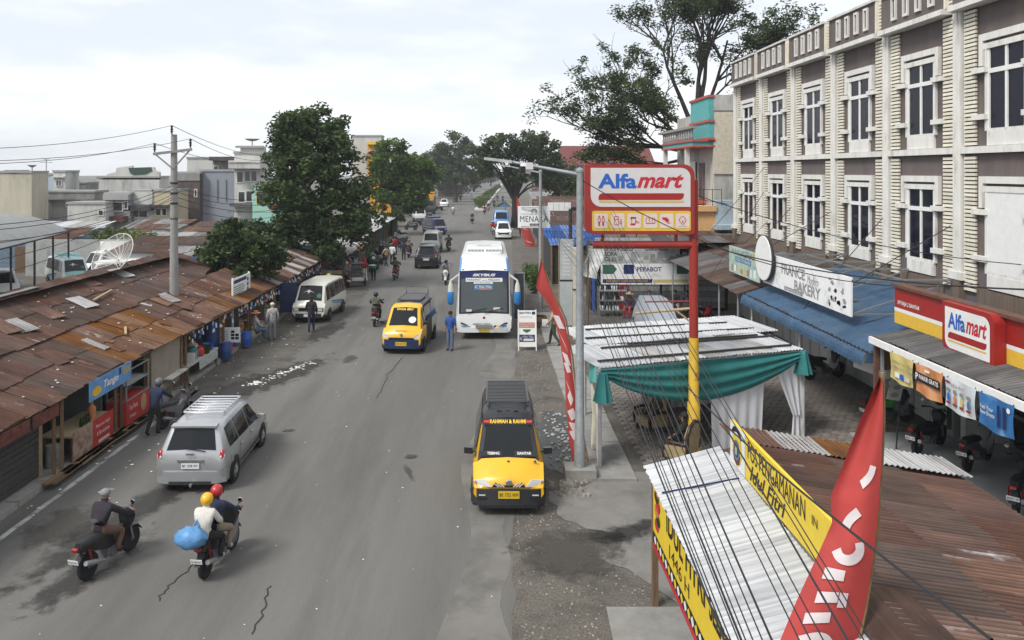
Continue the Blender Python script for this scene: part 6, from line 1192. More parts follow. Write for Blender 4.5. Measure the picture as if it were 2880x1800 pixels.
# ================================================================ vehicles (built facing +y at the origin, then placed)
def paint(name, c, rough=.32, metal=0., dirt=None): return mat(name, c, rough, metal, var=.05, scale=2, dirt=dirt or (tuple(x*.7+.03 for x in c), .2, 1.3), spec=.5, coat=.25)
paint('p_silver', (.42,.43,.44), .3, .5); paint('p_yellow', (.72,.40,.012)); paint('p_black', (.014,.015,.018), .3); paint('p_white', (.68,.69,.68)); paint('p_cream', (.60,.60,.52)); paint('p_grey', (.24,.25,.24)); paint('p_purple', (.06,.05,.2)); paint('p_busblue', (.03,.2,.5)); paint('p_navy', (.015,.03,.09)); paint('p_teal', (.25,.5,.48)); paint('p_red', (.4,.02,.02)); paint('p_dkgrey', (.05,.05,.055), .5)
mat('bumper', (.028,.029,.032), .6, var=.15); mat('darkgrille', (.015,.015,.017), .5, var=0)
class Car:
    def __init__(s, name, label, cat, st, mats, mf=None, cr=.03, group=None):
        s.st = st; s.cr = cr; s.t = thing(name, label, cat, (0,0,0), group); rings = []
        for (y, zb, zbelt, zt, wb, wm, wt) in st:
            zm = zb + (zbelt-zb)*.55; hp = [(0,zb),(wb-.1,zb),(wb,zb+.13),(wm+.015,zm),(wm,zbelt),(wt,zt-.07),(wt-.1,zt),(0,zt+cr)]
            rings.append([V((x,y,z)) for x, z in hp] + [V((-x,y,z)) for x, z in hp[6:0:-1]])
        s.body = MB().loft(rings, mf=mf).build('body', [MATS[m] for m in mats], s.t, 40)
    def at(s, y, k):
        for a, b in zip(s.st, s.st[1:]):
            if a[0] <= y <= b[0]: return a[k]+(b[k]-a[k])*(y-a[0])/(b[0]-a[0])
        return s.st[0][k] if y < s.st[0][0] else s.st[-1][k]
    def side(s, y, t, sd, off=.014):
        x0, z0, x1, z1 = s.at(y,5), s.at(y,2), s.at(y,6), s.at(y,3)-.07; return V((sd*(x0+(x1-x0)*t+off), y, z0+(z1-z0)*t))
    def window(s, y0, y1, y0t, y1t, t0=.08, t1=.9, sides=(-1,1), m='carglass', name='side_window', off=.014):
        for sd in sides:
            o = MB().grid(lambda a, v: s.side((y0+(y1-y0)*a)*(1-v)+(y0t+(y1t-y0t)*a)*v, t0+(t1-t0)*v, sd, off), 8, 3).build(name, MATS[m], s.t)
    def band(s, y0, y1, z0, z1, m, name='side_trim', sides=(-1,1), off=.018, z0b=None, z1b=None):
        def P(y, z, sd):
            w = s.at(y,4)+(s.at(y,5)+.015-s.at(y,4))*min(1,max(0,(z-s.at(y,1)-.1)/.35)); return V((sd*(w+off), y, z))
        for sd in sides: MB().grid(lambda a, v: P(y0+(y1-y0)*a, (z0+((z0b or z0)-z0)*a)*(1-v)+(z1+((z1b or z1)-z1)*a)*v, sd), 8, 2).build(name, MATS[m], s.t)
    def screen(s, i, name='windscreen', t0=.06, t1=.93, k=.94, m='carglass', off=.014):
        a, b = s.st[i], s.st[i+1]; d = V((0, b[0]-a[0], b[3]-a[3])).normalized(); n = V((0, -d.z, d.y)); n = n if (n.y > 0) == (b[3] < a[3]) else -n
        def P(u, v):
            t = t0+(t1-t0)*v; x = 2*u-1; w = (a[6]-.1)+(b[6]-a[6])*t; return V((x*w*k, a[0]+(b[0]-a[0])*t, a[3]+(b[3]-a[3])*t+s.cr*(1-abs(x)))) + n*off
        o = MB().grid(P, 4, 2).build(name, MATS[m], s.t); s.fr = (P(1 if n.y > 0 else 0, 0 if a[3] < b[3] else 1), n); return o
    def frame(s, i):
        a, b = s.st[i], s.st[i+1]; d = V((0, b[0]-a[0], b[3]-a[3])); d = d if d.z > 0 else -d; return d.normalized()
    def wheels(s, ys, r=.29, wd=.19, x=None, rim='p_silver', dual=False):
        for y in ys:
            for sd in (-1,1):
                X = (x or s.at(y,5))-wd*.5+.015
                MB().lathe([(r+.07,-.02),(r+.07,.02)], (sd*(X+wd*.5-.018), y, r+.03), 22, 'X').build('wheel_arch', MATS['darkgrille'], s.t)
                w = MB().lathe([(r*.62,-wd/2),(r*.95,-wd/2),(r,-wd/2+.03),(r,wd/2-.03),(r*.95,wd/2),(r*.62,wd/2),(r*.6,wd/2-.03),(r*.6,-wd/2+.03)], (sd*(X+.03), y, r), 20, 'X').build('wheel', MATS['rubber'], s.t, 40)
                b = MB().lathe([(r*.63,-.02),(r*.63,.0),(r*.5,.02),(r*.2,.03),(r*.1,.05),(.001,.05)] if sd > 0 else [(.001,-.05),(r*.1,-.05),(r*.2,-.03),(r*.5,-.02),(r*.63,0),(r*.63,.02)], (sd*(X+wd*.5+.012), y, r), 16, 'X')
                b.build('rim', MATS[rim], w, 40)
                sp = MB()
                for q in range(5):
                    a = 6.283*q/5; sp.cbox((sd*(X+wd*.5+.035), y+math.cos(a)*r*.4, r+math.sin(a)*r*.4), .012, r*.16, r*.22, rx=a)
                sp.build('rim_slots', MATS['darkgrille'], w)
    def bumper(s, y, w, z0, z1, d=.3, front=True, m='bumper', name='bumper'):
        k = 1 if front else -1; p = [(-w,y-k*d),(-w,y-k*.14),(-w+.22,y),(w-.22,y),(w,y-k*.14),(w,y-k*d)]
        return MB().prism([(a,b,z0) for a, b in p], (0,0,z1-z0)).build(name, MATS[m], s.t, 40)
    def lamp(s, x, y, z, sx, sy, sz, m='lampglass', name='headlight', rz=.3, both=True):
        for sd in ((-1,1) if both else (1,)):
            f = (1 if y > 0 else -1); b = MB().cbox((sd*x,y,z), sx, sy, sz, rz=-sd*rz*f); b.build(name, MATS[m], s.t)
    def plate(s, y, z, txt, m='plate_w', ink='ink', w=.43, h=.14):
        f = 1 if y > 0 else -1; Ru = V((-f,0,0)); O = V((f*w/2, y, z)); p = rect(s.t, 'number_plate', O, Ru, CU, 0, 0, w, h, m, .012, .01); lettering(p, txt, O, Ru, CU, .03, .04, w-.06, h*.5, ink, off=.016)
    def mirrors(s, y, z, x, m='p_black', sx=.16, sy=.1, sz=.13):
        for sd in (-1,1): b = MB().cbox((sd*(x+sx*.5),y,z), sx, sy, sz, rz=-sd*.2); b.bar((sd*(x-.06),y,z-.03),(sd*(x+.05),y,z-.02),.03); b.build('mirror', MATS[m], s.t)
    def box(s, name, m, c, sx, sy, sz, **k): return MB().cbox(c, sx, sy, sz, **k).build(name, MATS[m], s.t)
    def rack(s, y0, y1, w, z, n, m='p_dkgrey', rails=.04, lip=0):
        for sd in (-1,1): MB().tube([(sd*w,y0,z),(sd*w,y1,z)], rails*.5, 6).build('rack_rail', MATS[m], s.t)
        for i in range(n): y = y0+(y1-y0)*i/(n-1); MB().tube([(-w,y,z),(w,y,z)], rails*.4, 6).build('rack_bar', MATS[m], s.t)
        b = MB()
        for sd in (-1,1):
            for y in (y0+.1,y1-.1): b.bar((sd*w,y,z-.1),(sd*w,y,z),.03)
        b.build('rack_foot', MATS[m], s.t)
        if lip: MB().tube([(-w,y0,z),(-w,y0,z+lip),(w,y0,z+lip),(w,y0,z)], rails*.4, 6).build('rack_rail', MATS[m], s.t)
# --- silver people carrier, seen from behind
def mpv(name, label, pm, cat='car', plate='BK 1598 WV', group=None, rear=True, k=1., rack=True, spoiler=True):
    st = [(-2.08,.42,.80,.86,.70,.76,.66),(-2.03,.30,.98,1.04,.78,.82,.74),(-1.74,.26,1.0,1.60,.82,.83,.60),(-1.2,.25,.99,1.68,.83,.835,.61),(.2,.25,.96,1.69,.83,.835,.61),(.62,.25,.95,1.62,.83,.83,.59),(1.42,.26,.93,1.0,.82,.82,.74),(1.95,.28,.78,.84,.78,.79,.68),(2.1,.34,.6,.66,.66,.7,.58)]
    c = Car(name, label, cat, st, [pm], group=group); c.screen(1, 'rear_window', .06, .9); c.screen(5, 'windscreen', .08, .95)
    c.window(-1.66,-.95,-1.55,-.98); c.window(-.88,-.02,-.9,-.04); c.window(.06,1.15,.04,.62)
    c.wheels((-1.3,1.36), .3, .19); c.bumper(-2.12, .83, .26, .56, .4, False, pm); c.bumper(-2.14, .70, .24, .32, .2, False, 'bumper'); c.bumper(2.14, .82, .25, .55, .4, True, pm)
    for sd in (-1,1):
        MB().ball((sd*.735,-1.965,.90), .095, .1, .19, 12, 8).build('taillight', MATS['taillight'], c.t, 60); MB().ball((sd*.745,-1.99,.71), .075, .09, .08, 10, 6).build('reversing_light', MATS['lampglass'], c.t, 60); MB().ball((sd*.72,-2.055,.91), .03, .02, .05, 8, 6).build('lamp_lens', MATS['lampglass'], c.t, 60); c.lamp(.56, 1.97, .70, .28, .16, .14, rz=.45); c.box('grille','darkgrille',(0,2.09,.58),.7,.08,.14)
    c.box('door_garnish','chrome',(0,-2.1,.84),.62,.03,.05); c.plate(-2.105,.64,plate); c.plate(2.14,.42,plate); c.mirrors(.95,1.02,.84,pm)
    c.band(-1.9,1.2,.30,.36,'chrome','door_trim'); c.band(-.93,-.9,.45,.97,'p_dkgrey','door_gap',off=.016); c.band(.0,.02,.45,.96,'p_dkgrey','door_gap',off=.016)
    for sd in (-1,1):
        for y in (-.75,.2): c.box('door_handle','chrome',(sd*.865,y,.84),.03,.16,.04)
    c.box('wiper','darkgrille',(.1,-2.06,1.1),.5,.02,.02,ry=.15); c.box('fuel_cap','p_silver',(.853,-1.55,.72),.012,.2,.2)
    if rack: c.rack(-1.1,.35,.5,1.78,7,'chrome',.05)
    if rack: c.box('tow_ball','chrome',(.05,-2.2,.26),.06,.12,.06)
    if spoiler: c.box('spoiler',pm,(0,-1.74,1.63),1.1,.22,.05,rx=.1)
    return c
c = mpv('silver_minivan', 'silver people carrier with roof bars driving away at the lower left', 'p_silver'); place(c.t, -6.93, 20.15, .015); c.t.scale = (.97,.92,.91)
rect(c.t, 'print', V((-.1,-2.12,.98)), CR, CU, 0, 0, .2, .05, 'chrome', 0, .01)
# --- the two yellow minivans
def van(name, label, st, mats, mf, group, gl, L_):
    return Car(name, label, 'minivan', st, mats, mf, group=group)
def espass():
    st = [(-1.98,.35,.95,1.0,.72,.75,.66),(-1.92,.28,1.02,1.1,.76,.79,.70),(-1.72,.26,1.03,1.80,.78,.79,.58),(-1.1,.25,1.02,1.87,.785,.79,.59),(.3,.25,1.0,1.86,.785,.79,.59),(.62,.25,.99,1.78,.785,.79,.57),(1.38,.26,.93,1.02,.78,.79,.70),(1.86,.28,.72,.80,.76,.77,.62),(1.97,.30,.6,.66,.74,.75,.6)]
    mf = lambda i, j: 1 if (i <= 5 and j in (5,6,7,8)) or (i < 5 and j in (4,9)) else 0
    c = Car('yellow_minivan', 'yellow minivan with black roof and roof rack parked at the right edge', 'minivan', st, ['p_yellow','p_black'], mf, group='yellow minivans')
    c.screen(5, 'windscreen', .10, .97, .98); c.screen(1, 'rear_window'); c.window(-1.65,-.75,-1.6,-.75); c.window(-.68,.2,-.68,.18); c.window(.28,1.1,.26,.58)
    c.wheels((-1.25,1.25), .28, .17, rim='p_dkgrey'); c.bumper(2.05,.80,.24,.58,.5); c.bumper(-2.05,.79,.25,.5,.3,False)
    c.box('bumper_lip','darkgrille',(0,2.02,.22),1.3,.12,.05)
    for sd in (-1,1):
        c.box('fog_slot','lampglass',(sd*.58,2.055,.47),.14,.012,.025,rz=0); c.box('fog_slot','darkgrille',(sd*.58,2.055,.4),.22,.012,.03)
        MB().prism([(sd*.36,1.985,.63),(sd*.76,1.86,.60),(sd*.77,1.84,.72),(sd*.52,1.9,.765)], (0,.035,.0)).build('headlight', MATS['lampglass'], c.t); MB().prism([(sd*.70,1.9,.615),(sd*.76,1.88,.61),(sd*.765,1.86,.71),(sd*.72,1.89,.73)], (0,.04,0)).build('indicator', MATS['bnor'], c.t)
    MB().prism([(-.36,1.985,.62),(.36,1.985,.62),(.30,1.985,.72),(.12,1.985,.66),(-.12,1.985,.66),(-.30,1.985,.72)], (0,.02,0)).build('grille', MATS['darkgrille'], c.t)
    for sd in (-1,1):
        for k in range(3): MB().bar((sd*(.1+.06*k),2.012,.63),(sd*(.2+.06*k),2.012,.71),.022).build('stripe', MATS['cream'], c.t)
    MB().lathe([(.05,0),(.07,.01),(.07,.02),(.05,.03)], (0,1.99,.72), 14, 'Y').build('badge', MATS['chrome'], c.t)
    c.plate(2.06,.40,'BK 1755 WM','plate_y','ink',.46,.16); c.mirrors(1.12,1.12,.80,'p_black',.2,.1,.14); c.rack(-1.55,.25,.5,1.98,15,'p_dkgrey',.045)
    up = c.frame(5); Ru = V((-1,0,0)); a, b = V(c.st[6][:1]+(0,0)), None; base = V((0, c.st[6][0], c.st[6][3])); P = lambda u, v: base + Ru*u + up*v
    rect(c.t, 'visor_strip', P(-.6,.80), Ru, up, 0, 0, 1.2, .16, 'ink', .03); lettering(c.t, 'RAHMAH & RAHMI', P(-.42,.83), Ru, up, 0, 0, .84, .1, 'yellow', bold=.03, off=.036)
    for s_ in (-1,1): rect(c.t, 'print', P(s_*.5-.06,.85), Ru, up, 0, 0, .12, .06, 'red', .034)
    rect(c.t, 'visor_strip', P(-.66,.03), Ru, up, 0, 0, 1.32, .14, 'ink', .03); lettering(c.t, 'TEBING', P(-.48,.075), Ru, up, 0, 0, .28, .065, 'white', bold=.02, off=.036); lettering(c.t, 'SIANTAR', P(.2,.075), Ru, up, 0, 0, .32, .065, 'white', bold=.02, off=.036)
    for x in (-.6,0): c.box('washer_jet','p_dkgrey',(x,1.5,1.0),.05,.05,.03)
    for x in (-.2,0,.2): c.box('roof_vent','p_dkgrey',(x,.5,1.85),.1,.06,.03)
    c.box('wiper','darkgrille',(.25,1.36,1.07),.6,.02,.02); return c
c = espass(); place(c.t, .50, 19.05, math.pi-.01)
def angkot():
    st = [(-2.0,.35,1.0,1.05,.74,.77,.68),(-1.95,.28,1.05,1.15,.78,.82,.72),(-1.82,.26,1.05,1.80,.80,.82,.62),(-1.2,.25,1.05,1.88,.81,.82,.63),(.6,.25,1.03,1.88,.81,.82,.63),(1.05,.25,1.02,1.80,.81,.82,.62),(1.62,.26,1.0,1.08,.80,.81,.73),(1.88,.28,.82,.9,.79,.8,.7),(1.97,.3,.66,.72,.77,.78,.66)]
    mf = lambda i, j: (0 if i >= 4 else (1 if j in (4,5,6,7,8,9) else 2))
    c = Car('yellow_minivan', 'yellow-nosed minibus with dark sides and roof basket driving towards the camera', 'minivan', st, ['p_yellow','p_dkgrey','p_cream'], mf, group='yellow minivans')
    c.screen(5, 'windscreen', .06, .96, .96); c.screen(1, 'rear_window'); c.window(.95,1.45,.9,1.1); c.window(-.7,.8,-.7,.78); c.window(-1.7,-.8,-1.7,-.8)
    c.wheels((-1.25,1.3), .28, .17, rim='p_dkgrey'); c.bumper(2.05,.82,.26,.62,.45,True,'p_navy'); c.bumper(-2.06,.8,.26,.5,.3,False); c.box('grille','darkgrille',(0,1.99,.66),1.05,.06,.07)
    for sd in (-1,1): MB().prism([(sd*.42,1.975,.66),(sd*.79,1.9,.66),(sd*.8,1.86,.84),(sd*.62,1.92,.82)], (0,.035,0)).build('headlight', MATS['lampglass'], c.t)
    c.plate(2.06,.38,'BK 1273 TM','plate_y','ink',.46,.15); c.mirrors(1.4,1.2,.83,'p_black'); c.rack(-1.5,.35,.5,1.99,8,'p_dkgrey',.05,.28); c.box('roof_pod','p_dkgrey',(0,-.5,1.95),.9,1.4,.08)
    up = c.frame(5); Ru = V((-1,0,0)); base = V((0, c.st[6][0], c.st[6][3])); P = lambda u, v: base + Ru*u + up*v
    lettering(c.t, 'DOA IBU', P(-.34,.74), Ru, up, 0, 0, .68, .1, 'yellow', bold=.04, off=.035); shape(c.t, 'print', P(.36,.3), Ru, up, disc(0,0,.16,.15), 'signface', .034); lettering(c.t, 'PUTRA', V((.25,1.86,.9)), Ru, V((0,-.55,.8)), 0, 0, .5, .07, 'bnor', bold=.03, off=.05)
    MB().lathe([(.04,0),(.06,.02)], (0,1.97,.8), 12, 'Y').build('badge', MATS['chrome'], c.t); c.box('open_door_gap','darkgrille',(-.835,.1,.75),.02,1.2,.95); return c
c = angkot(); place(c.t, -3.30, 34.0, math.pi-.10)
# --- white coach
def coach():
    st = [(-5.7,.45,1.2,1.25,1.1,1.15,1.0),(-5.6,.38,1.3,3.2,1.2,1.25,1.1),(-5.2,.36,1.35,3.42,1.24,1.25,1.12),(3.6,.36,1.35,3.46,1.24,1.25,1.12),(4.6,.36,1.35,3.36,1.24,1.25,1.11),(5.44,.36,1.2,3.02,1.24,1.25,1.14),(5.70,.36,1.0,1.14,1.22,1.24,1.16),(5.80,.36,.72,.80,1.18,1.2,1.08)]
    mf = lambda i, j: 1 if (i in (3,4) and j in (5,8)) else 0
    c = Car('coach', 'white and blue coach parked at the right side of the road', 'bus', st, ['p_white','p_busblue'], mf, .05)
    c.screen(5, 'windscreen_surround', .0, 1.0, 1.06, 'darkgrille', .012); c.screen(5, 'windscreen', .05, .97, .98, 'buswin', .028)
    for i in range(6): c.window(-5.0+1.55*i,-3.55+1.55*i,-5.0+1.55*i,-3.55+1.55*i,.05,.82)
    c.window(4.4,5.3,4.4,5.2,.05,.7); c.wheels((-3.4,3.7), .48, .28, rim='galv')
    up = c.frame(5); Ru = V((-1,0,0)); base = V((0, c.st[6][0], c.st[6][3])); P = lambda u, v: base + Ru*u + up*v
    rect(c.t, 'visor', P(-1.02,1.55), Ru, up, 0, 0, 2.04, .3, 'inkblue', .036); lettering(c.t, 'SKYBUS', P(-.52,1.66), Ru, up, 0, 0, 1.04, .12, 'white', bold=.04, shear=.3, off=.044)
    rect(c.t, 'route_board', P(-.82,1.42), Ru, up, 0, 0, 1.64, .17, 'white', .046); lettering(c.t, 'PARAPAT', P(-.76,1.455), Ru, up, 0, 0, .62, .1, 'inkblue', off=.05); lettering(c.t, 'via tol', P(-.09,1.46), Ru, up, 0, 0, .2, .06, 'inkblue', off=.05); lettering(c.t, 'MEDAN', P(.18,1.455), Ru, up, 0, 0, .52, .1, 'inkblue', off=.05)
    rect(c.t, 'print', P(-.46,1.33), Ru, up, 0, 0, .85, .075, 'white', .04); lettering(c.t, 'AC NON STOP', P(-.38,1.345), Ru, up, 0, 0, .65, .045, 'inkgrey', off=.046); rect(c.t, 'route_board', P(-.44,1.06), Ru, up, 0, 0, .84, .24, 'signblue', .04); lettering(c.t, 'FULL TOLL', P(-.22,1.15), Ru, up, 0, 0, .56, .1, 'white', bold=.02, off=.046); lettering(c.t, 'AC', P(-.42,1.12), Ru, up, 0, 0, .14, .14, 'white', off=.046); rect(c.t, 'print', P(-.22,1.08), Ru, up, 0, 0, .58, .04, 'bnor', .044)
    rect(c.t, 'dash_card', P(.42,.14), Ru, up, 0, 0, .3, .15, 'cream', .04); rect(c.t, 'dash_paper', P(-.8,.1), Ru, up, 0, 0, .25, .1, 'signface', .04)
    for a, b_ in ((-.75,.1),(.0,.85)): MB().bar(P(a,.06)+V((0,.06,0)), P(b_,.26)+V((0,.06,0)), .025).build('wiper', MATS['darkgrille'], c.t)
    O = V((1.2,5.72,.36)); U2 = V((0,-.13,1))
    lettering(c.t, 'SEJAHTERA', V((.5,5.81,.66)), Ru, U2, 0, 0, .8, .09, 'inkblue', bold=.02, off=.0)
    for k, (u, m) in enumerate(((1.15,'p_busblue'),(1.4,'inkblue'),(1.55,'yellow'),(1.65,'inkblue'),(1.76,'yellow'))): shape(c.t, 'stripe', V((1.2,5.82,.4)), Ru, U2, [(u-.12,.0),(u-.02,.0),(u+.2,.42),(u+.1,.42)], m, .006+.002*k)
    MB().lathe([(.05,0),(.06,.02)], (0,5.76,.98), 12, 'Y').build('badge', MATS['taillight'], c.t)
    for sd in (-1,1):
        MB().prism([(sd*.62,5.83,.62),(sd*1.12,5.72,.7),(sd*1.2,5.66,.92),(sd*1.0,5.74,.82)], (0,.05,0)).build('headlight', MATS['lampglass'], c.t); MB().prism([(sd*.7,5.86,.66),(sd*1.1,5.76,.73),(sd*1.12,5.74,.82),(sd*.95,5.78,.76)], (0,.03,0)).build('headlight_lens', MATS['darkgrille'], c.t)
        for k in range(2): MB().bar((sd*.8,5.83,.52+.07*k),(sd*1.18,5.74,.6+.07*k),.04).build('fog_strip', MATS['p_busblue'], c.t)
        b = MB(); b.lathe([(.05,-.5),(.15,-.4),(.16,0),(.13,.1)], (sd*1.5,5.5,2.0), 10, sy=.6); b.build('mirror', MATS['p_busblue'], c.t, 40); MB().lathe([(.13,.1),(.1,.4),(.03,.62)], (sd*1.5,5.5,2.0), 10, sy=.6).build('mirror_cap', MATS['p_cream'], c.t, 40); MB().bar((sd*1.5,5.5,2.6),(sd*1.15,5.4,2.85),.06).build('mirror_arm', MATS['p_white'], c.t)
        c.box('marker_lamp','p_dkgrey',(sd*.95,5.35,3.06),.12,.06,.05)
    c.bumper(5.86,1.2,.34,.56,.5,True,'p_white'); c.box('bumper_guard','steel',(0,5.9,.62),.75,.05,.12); c.plate(5.87,.36,'BK 7214 TL','plate_y','ink',.46,.15)
    ac = MB().loft([[V((x*w,y,3.48+h)) for x, h in ((-1,0),(-.92,hh),(.92,hh),(1,0))] for y, w, hh in ((-2.6,.8,.02),(-2.2,.95,.2),(2.0,.95,.2),(2.5,.85,.05))]).build('air_conditioner', MATS['p_white'], c.t, 30)
    for i in range(24):
        if i != 11: MB().cbox((-.78+.068*i,2.24,3.62), .03, .28, .02, rx=-.28).build('vent_slot', MATS['darkgrille'], ac)
    c.box('roof_hatch','lattice',(0,-3.6,3.53),.8,.7,.06); c.box('roof_hatch','lattice',(0,.4,3.7),.7,.05,.03); c.box('roof_seam','lattice',(0,1.2,3.70),1.5,.04,.02)
    c.band(-5.2,5.2,.9,1.05,'p_busblue','side_stripe'); c.band(-5.2,4.8,.6,.75,'p_navy','side_stripe'); return c
mat('buswin', (.05,.06,.065), .06, 0, var=0, spec=.7)
c = coach(); place(c.t, -.12, 34.9+5.75, math.pi)
dp = thing('open_bus_door', 'dark open passenger door swung out from the coach side', 'door', (1.35,37.2,0)); MB().cbox((1.52,37.0,1.6), .5, .05, 2.2).build('panel', MATS['buswin'], dp); b = MB(); b.bar((1.28,36.98,.5),(1.28,36.98,2.7),.05); b.bar((1.77,36.98,.5),(1.77,36.98,2.7),.05); b.bar((1.28,36.98,2.7),(1.77,36.98,2.7),.05); b.bar((1.28,36.98,.5),(1.77,36.98,.5),.05); b.build('frame', MATS['galv'], dp)
# --- white minibuses
def l300(label, pm='p_cream', top=None, txt=True, group='white minibuses'):
    st = [(-2.05,.35,1.0,1.06,.74,.78,.7),(-2.0,.3,1.05,1.15,.78,.82,.74),(-1.9,.28,1.05,1.84,.80,.82,.66),(-1.2,.28,1.05,1.92,.81,.82,.67),(1.0,.28,1.03,1.92,.81,.82,.67),(1.45,.28,1.02,1.82,.81,.82,.66),(1.88,.3,.98,1.06,.80,.81,.74),(2.02,.32,.80,.88,.78,.8,.74),(2.07,.35,.7,.76,.77,.79,.72)]
    c = Car('white_minibus', label, 'minibus', st, [pm, top or pm], lambda i, j: 1 if j in (6,7) else 0, group=group)
    c.screen(5, 'windscreen', .06, .95, .97); c.screen(1, 'rear_window'); c.window(1.05,1.6,1.0,1.42); c.window(-1.8,-.9,-1.8,-.9); c.window(-.82,.02,-.82,.02); c.window(.1,.95,.1,.93)
    c.wheels((-1.3,1.2), .29, .17, rim='p_dkgrey'); c.bumper(2.12,.8,.3,.5,.3); c.bumper(-2.12,.8,.3,.5,.3,False)
    c.box('grille','darkgrille',(0,2.075,.70),1.5,.03,.17); c.lamp(.6,2.09,.70,.22,.03,.13,rz=0); c.box('bumper_plate','plate_w',(0,2.125,.41),.42,.012,.12)
    if txt:
        c.band(-1.2,.9,.62,.72,'signblue','side_stripe',z0b=.92,z1b=.98); c.band(-1.4,.7,.5,.56,'signblue','side_stripe',z0b=.8,z1b=.84)
        up = c.frame(5); Ru = V((-1,0,0)); base = V((0, c.st[6][0], c.st[6][3])); P = lambda u, v: base + Ru*u + up*v
        shape(c.t, 'sticker', P(-.1,.5), Ru, up, [(-.3,-.05),(-.1,.05),(0,.12),(.1,.05),(.3,-.05),(.08,.02),(0,-.1),(-.08,.02)], 'signface', .03); shape(c.t, 'sticker', P(.45,.3), Ru, up, disc(0,0,.12), 'darkgreen', .03)
    return c
c = l300('white minibus with blue side stripes parked on the muddy left shoulder'); place(c.t, -8.62, 40.6, math.pi-.08)
MB().cbox((1.25,1.3,1.15), .85, .05, 1.5, rz=.2).build('open_door', MATS['p_navy'], c.t)
c = l300('white minibus with turquoise roof parked in the market yard', 'p_white', 'p_teal'); place(c.t, -27.6, 51.5, math.pi+.75); c.rack(-1.5,.8,.55,2.02,6,'p_teal',.05)
c = l300('plain white minibus parked behind the turquoise-roofed one', 'p_white', None, False); place(c.t, -26.6, 56.0, math.pi-.5)
c = l300('white pick-up van with its nose hidden by the hall roof', 'p_white', None, False); place(c.t, -23.2, 49.5, math.pi-.9)
c = mpv('white_car', 'white car partly showing at the left edge in the market yard', 'p_white', plate='BK 2', rack=False); place(c.t, -28.6, 46.2, math.pi+.6)
# --- traffic farther up the road
c = mpv('black_car', 'black sport utility car driving away in the left lane', 'p_black', plate='BK 1180 TG', rack=False); place(c.t, -4.65, 62.2, .0); c.t.scale = (1.06,1.06,1.06)
c = l300('old grey minibus ahead of the black car', 'p_grey', None, False, None); place(c.t, -5.1, 73.5, .0); c.t['category'] = 'minibus'; c.t.name = 'grey_minibus'; c.band(-1.6,1.8,.7,.76,'galv','side_stripe')
c = l300('purple and white decorated minibus crossing the left lane', 'p_purple', None, False, None); place(c.t, -6.3, 94, math.pi+.45); c.t.name = 'purple_minibus'; c.band(-1.9,1.9,.45,.62,'p_white','side_stripe'); c.band(-1.5,1.2,.8,.9,'p_white','side_stripe'); c.box('bonnet_panel','p_white',(0,2.0,.95),1.4,.05,.12); c.box('roof_load','p_purple',(0,-.5,2.0),1.2,2,.16)
c = mpv('white_car', 'white sport utility car facing the camera behind the coach', 'p_white', plate='BK 1911 QU', rack=False); place(c.t, 1.85, 88.2, math.pi); c.box('grille_wide','darkgrille',(0,2.12,.62),1.1,.06,.2); c.t.scale = (1.08,1.08,1.08)
c = l300('blue box van with a load of umbrellas behind the white car', 'p_busblue', None, False, None); place(c.t, 1.9, 104, math.pi); c.t.name = 'blue_van'; c.t.scale = (1.25,1.25,1.2)
um = thing('market_umbrella', 'green, blue and yellow market umbrella behind the blue van', 'umbrella', (2.6,109,0)); b = MB(); n = 12
for i in range(n): a, a2 = 6.283*i/n, 6.283*(i+1)/n; b.add([(2.6,109,3.4),(2.6+1.7*math.cos(a),109+1.7*math.sin(a),2.6),(2.6+1.7*math.cos(a2),109+1.7*math.sin(a2),2.6)], [(0,1,2)], (i//2) % 3)
b.build('canopy', [MATS['leaf2'], MATS['signblue'], MATS['yellow']], um); MB().tube([(2.6,109,0),(2.6,109,3.4)], .04).build('pole', MATS['dark'], um)
c = l300('white pick-up parked at the left kerb beyond the stalls', 'p_white', None, False, None); place(c.t, -10.3, 119, .2); c.t.name = 'white_pickup'
c = l300('dark truck parked in front of the awning shop', 'p_dkgrey', None, False, None); place(c.t, -10.4, 140, .1); c.t.name = 'dark_truck'; c.t.scale = (1.3,1.4,1.25); c.t['category'] = 'truck'
c = mpv('white_car', 'white car parked at the far left roadside facing the camera', 'p_white', plate='BK', rack=False); place(c.t, -9.0, 166, math.pi)
c = mpv('grey_car', 'grey car far off near the left road bend', 'p_grey', plate='BK', rack=False); place(c.t, -9.4, 235, math.pi); c = mpv('silver_car', 'silver car farthest away beside the median', 'p_silver', plate='BK', rack=False); place(c.t, -4.0, 290, math.pi)
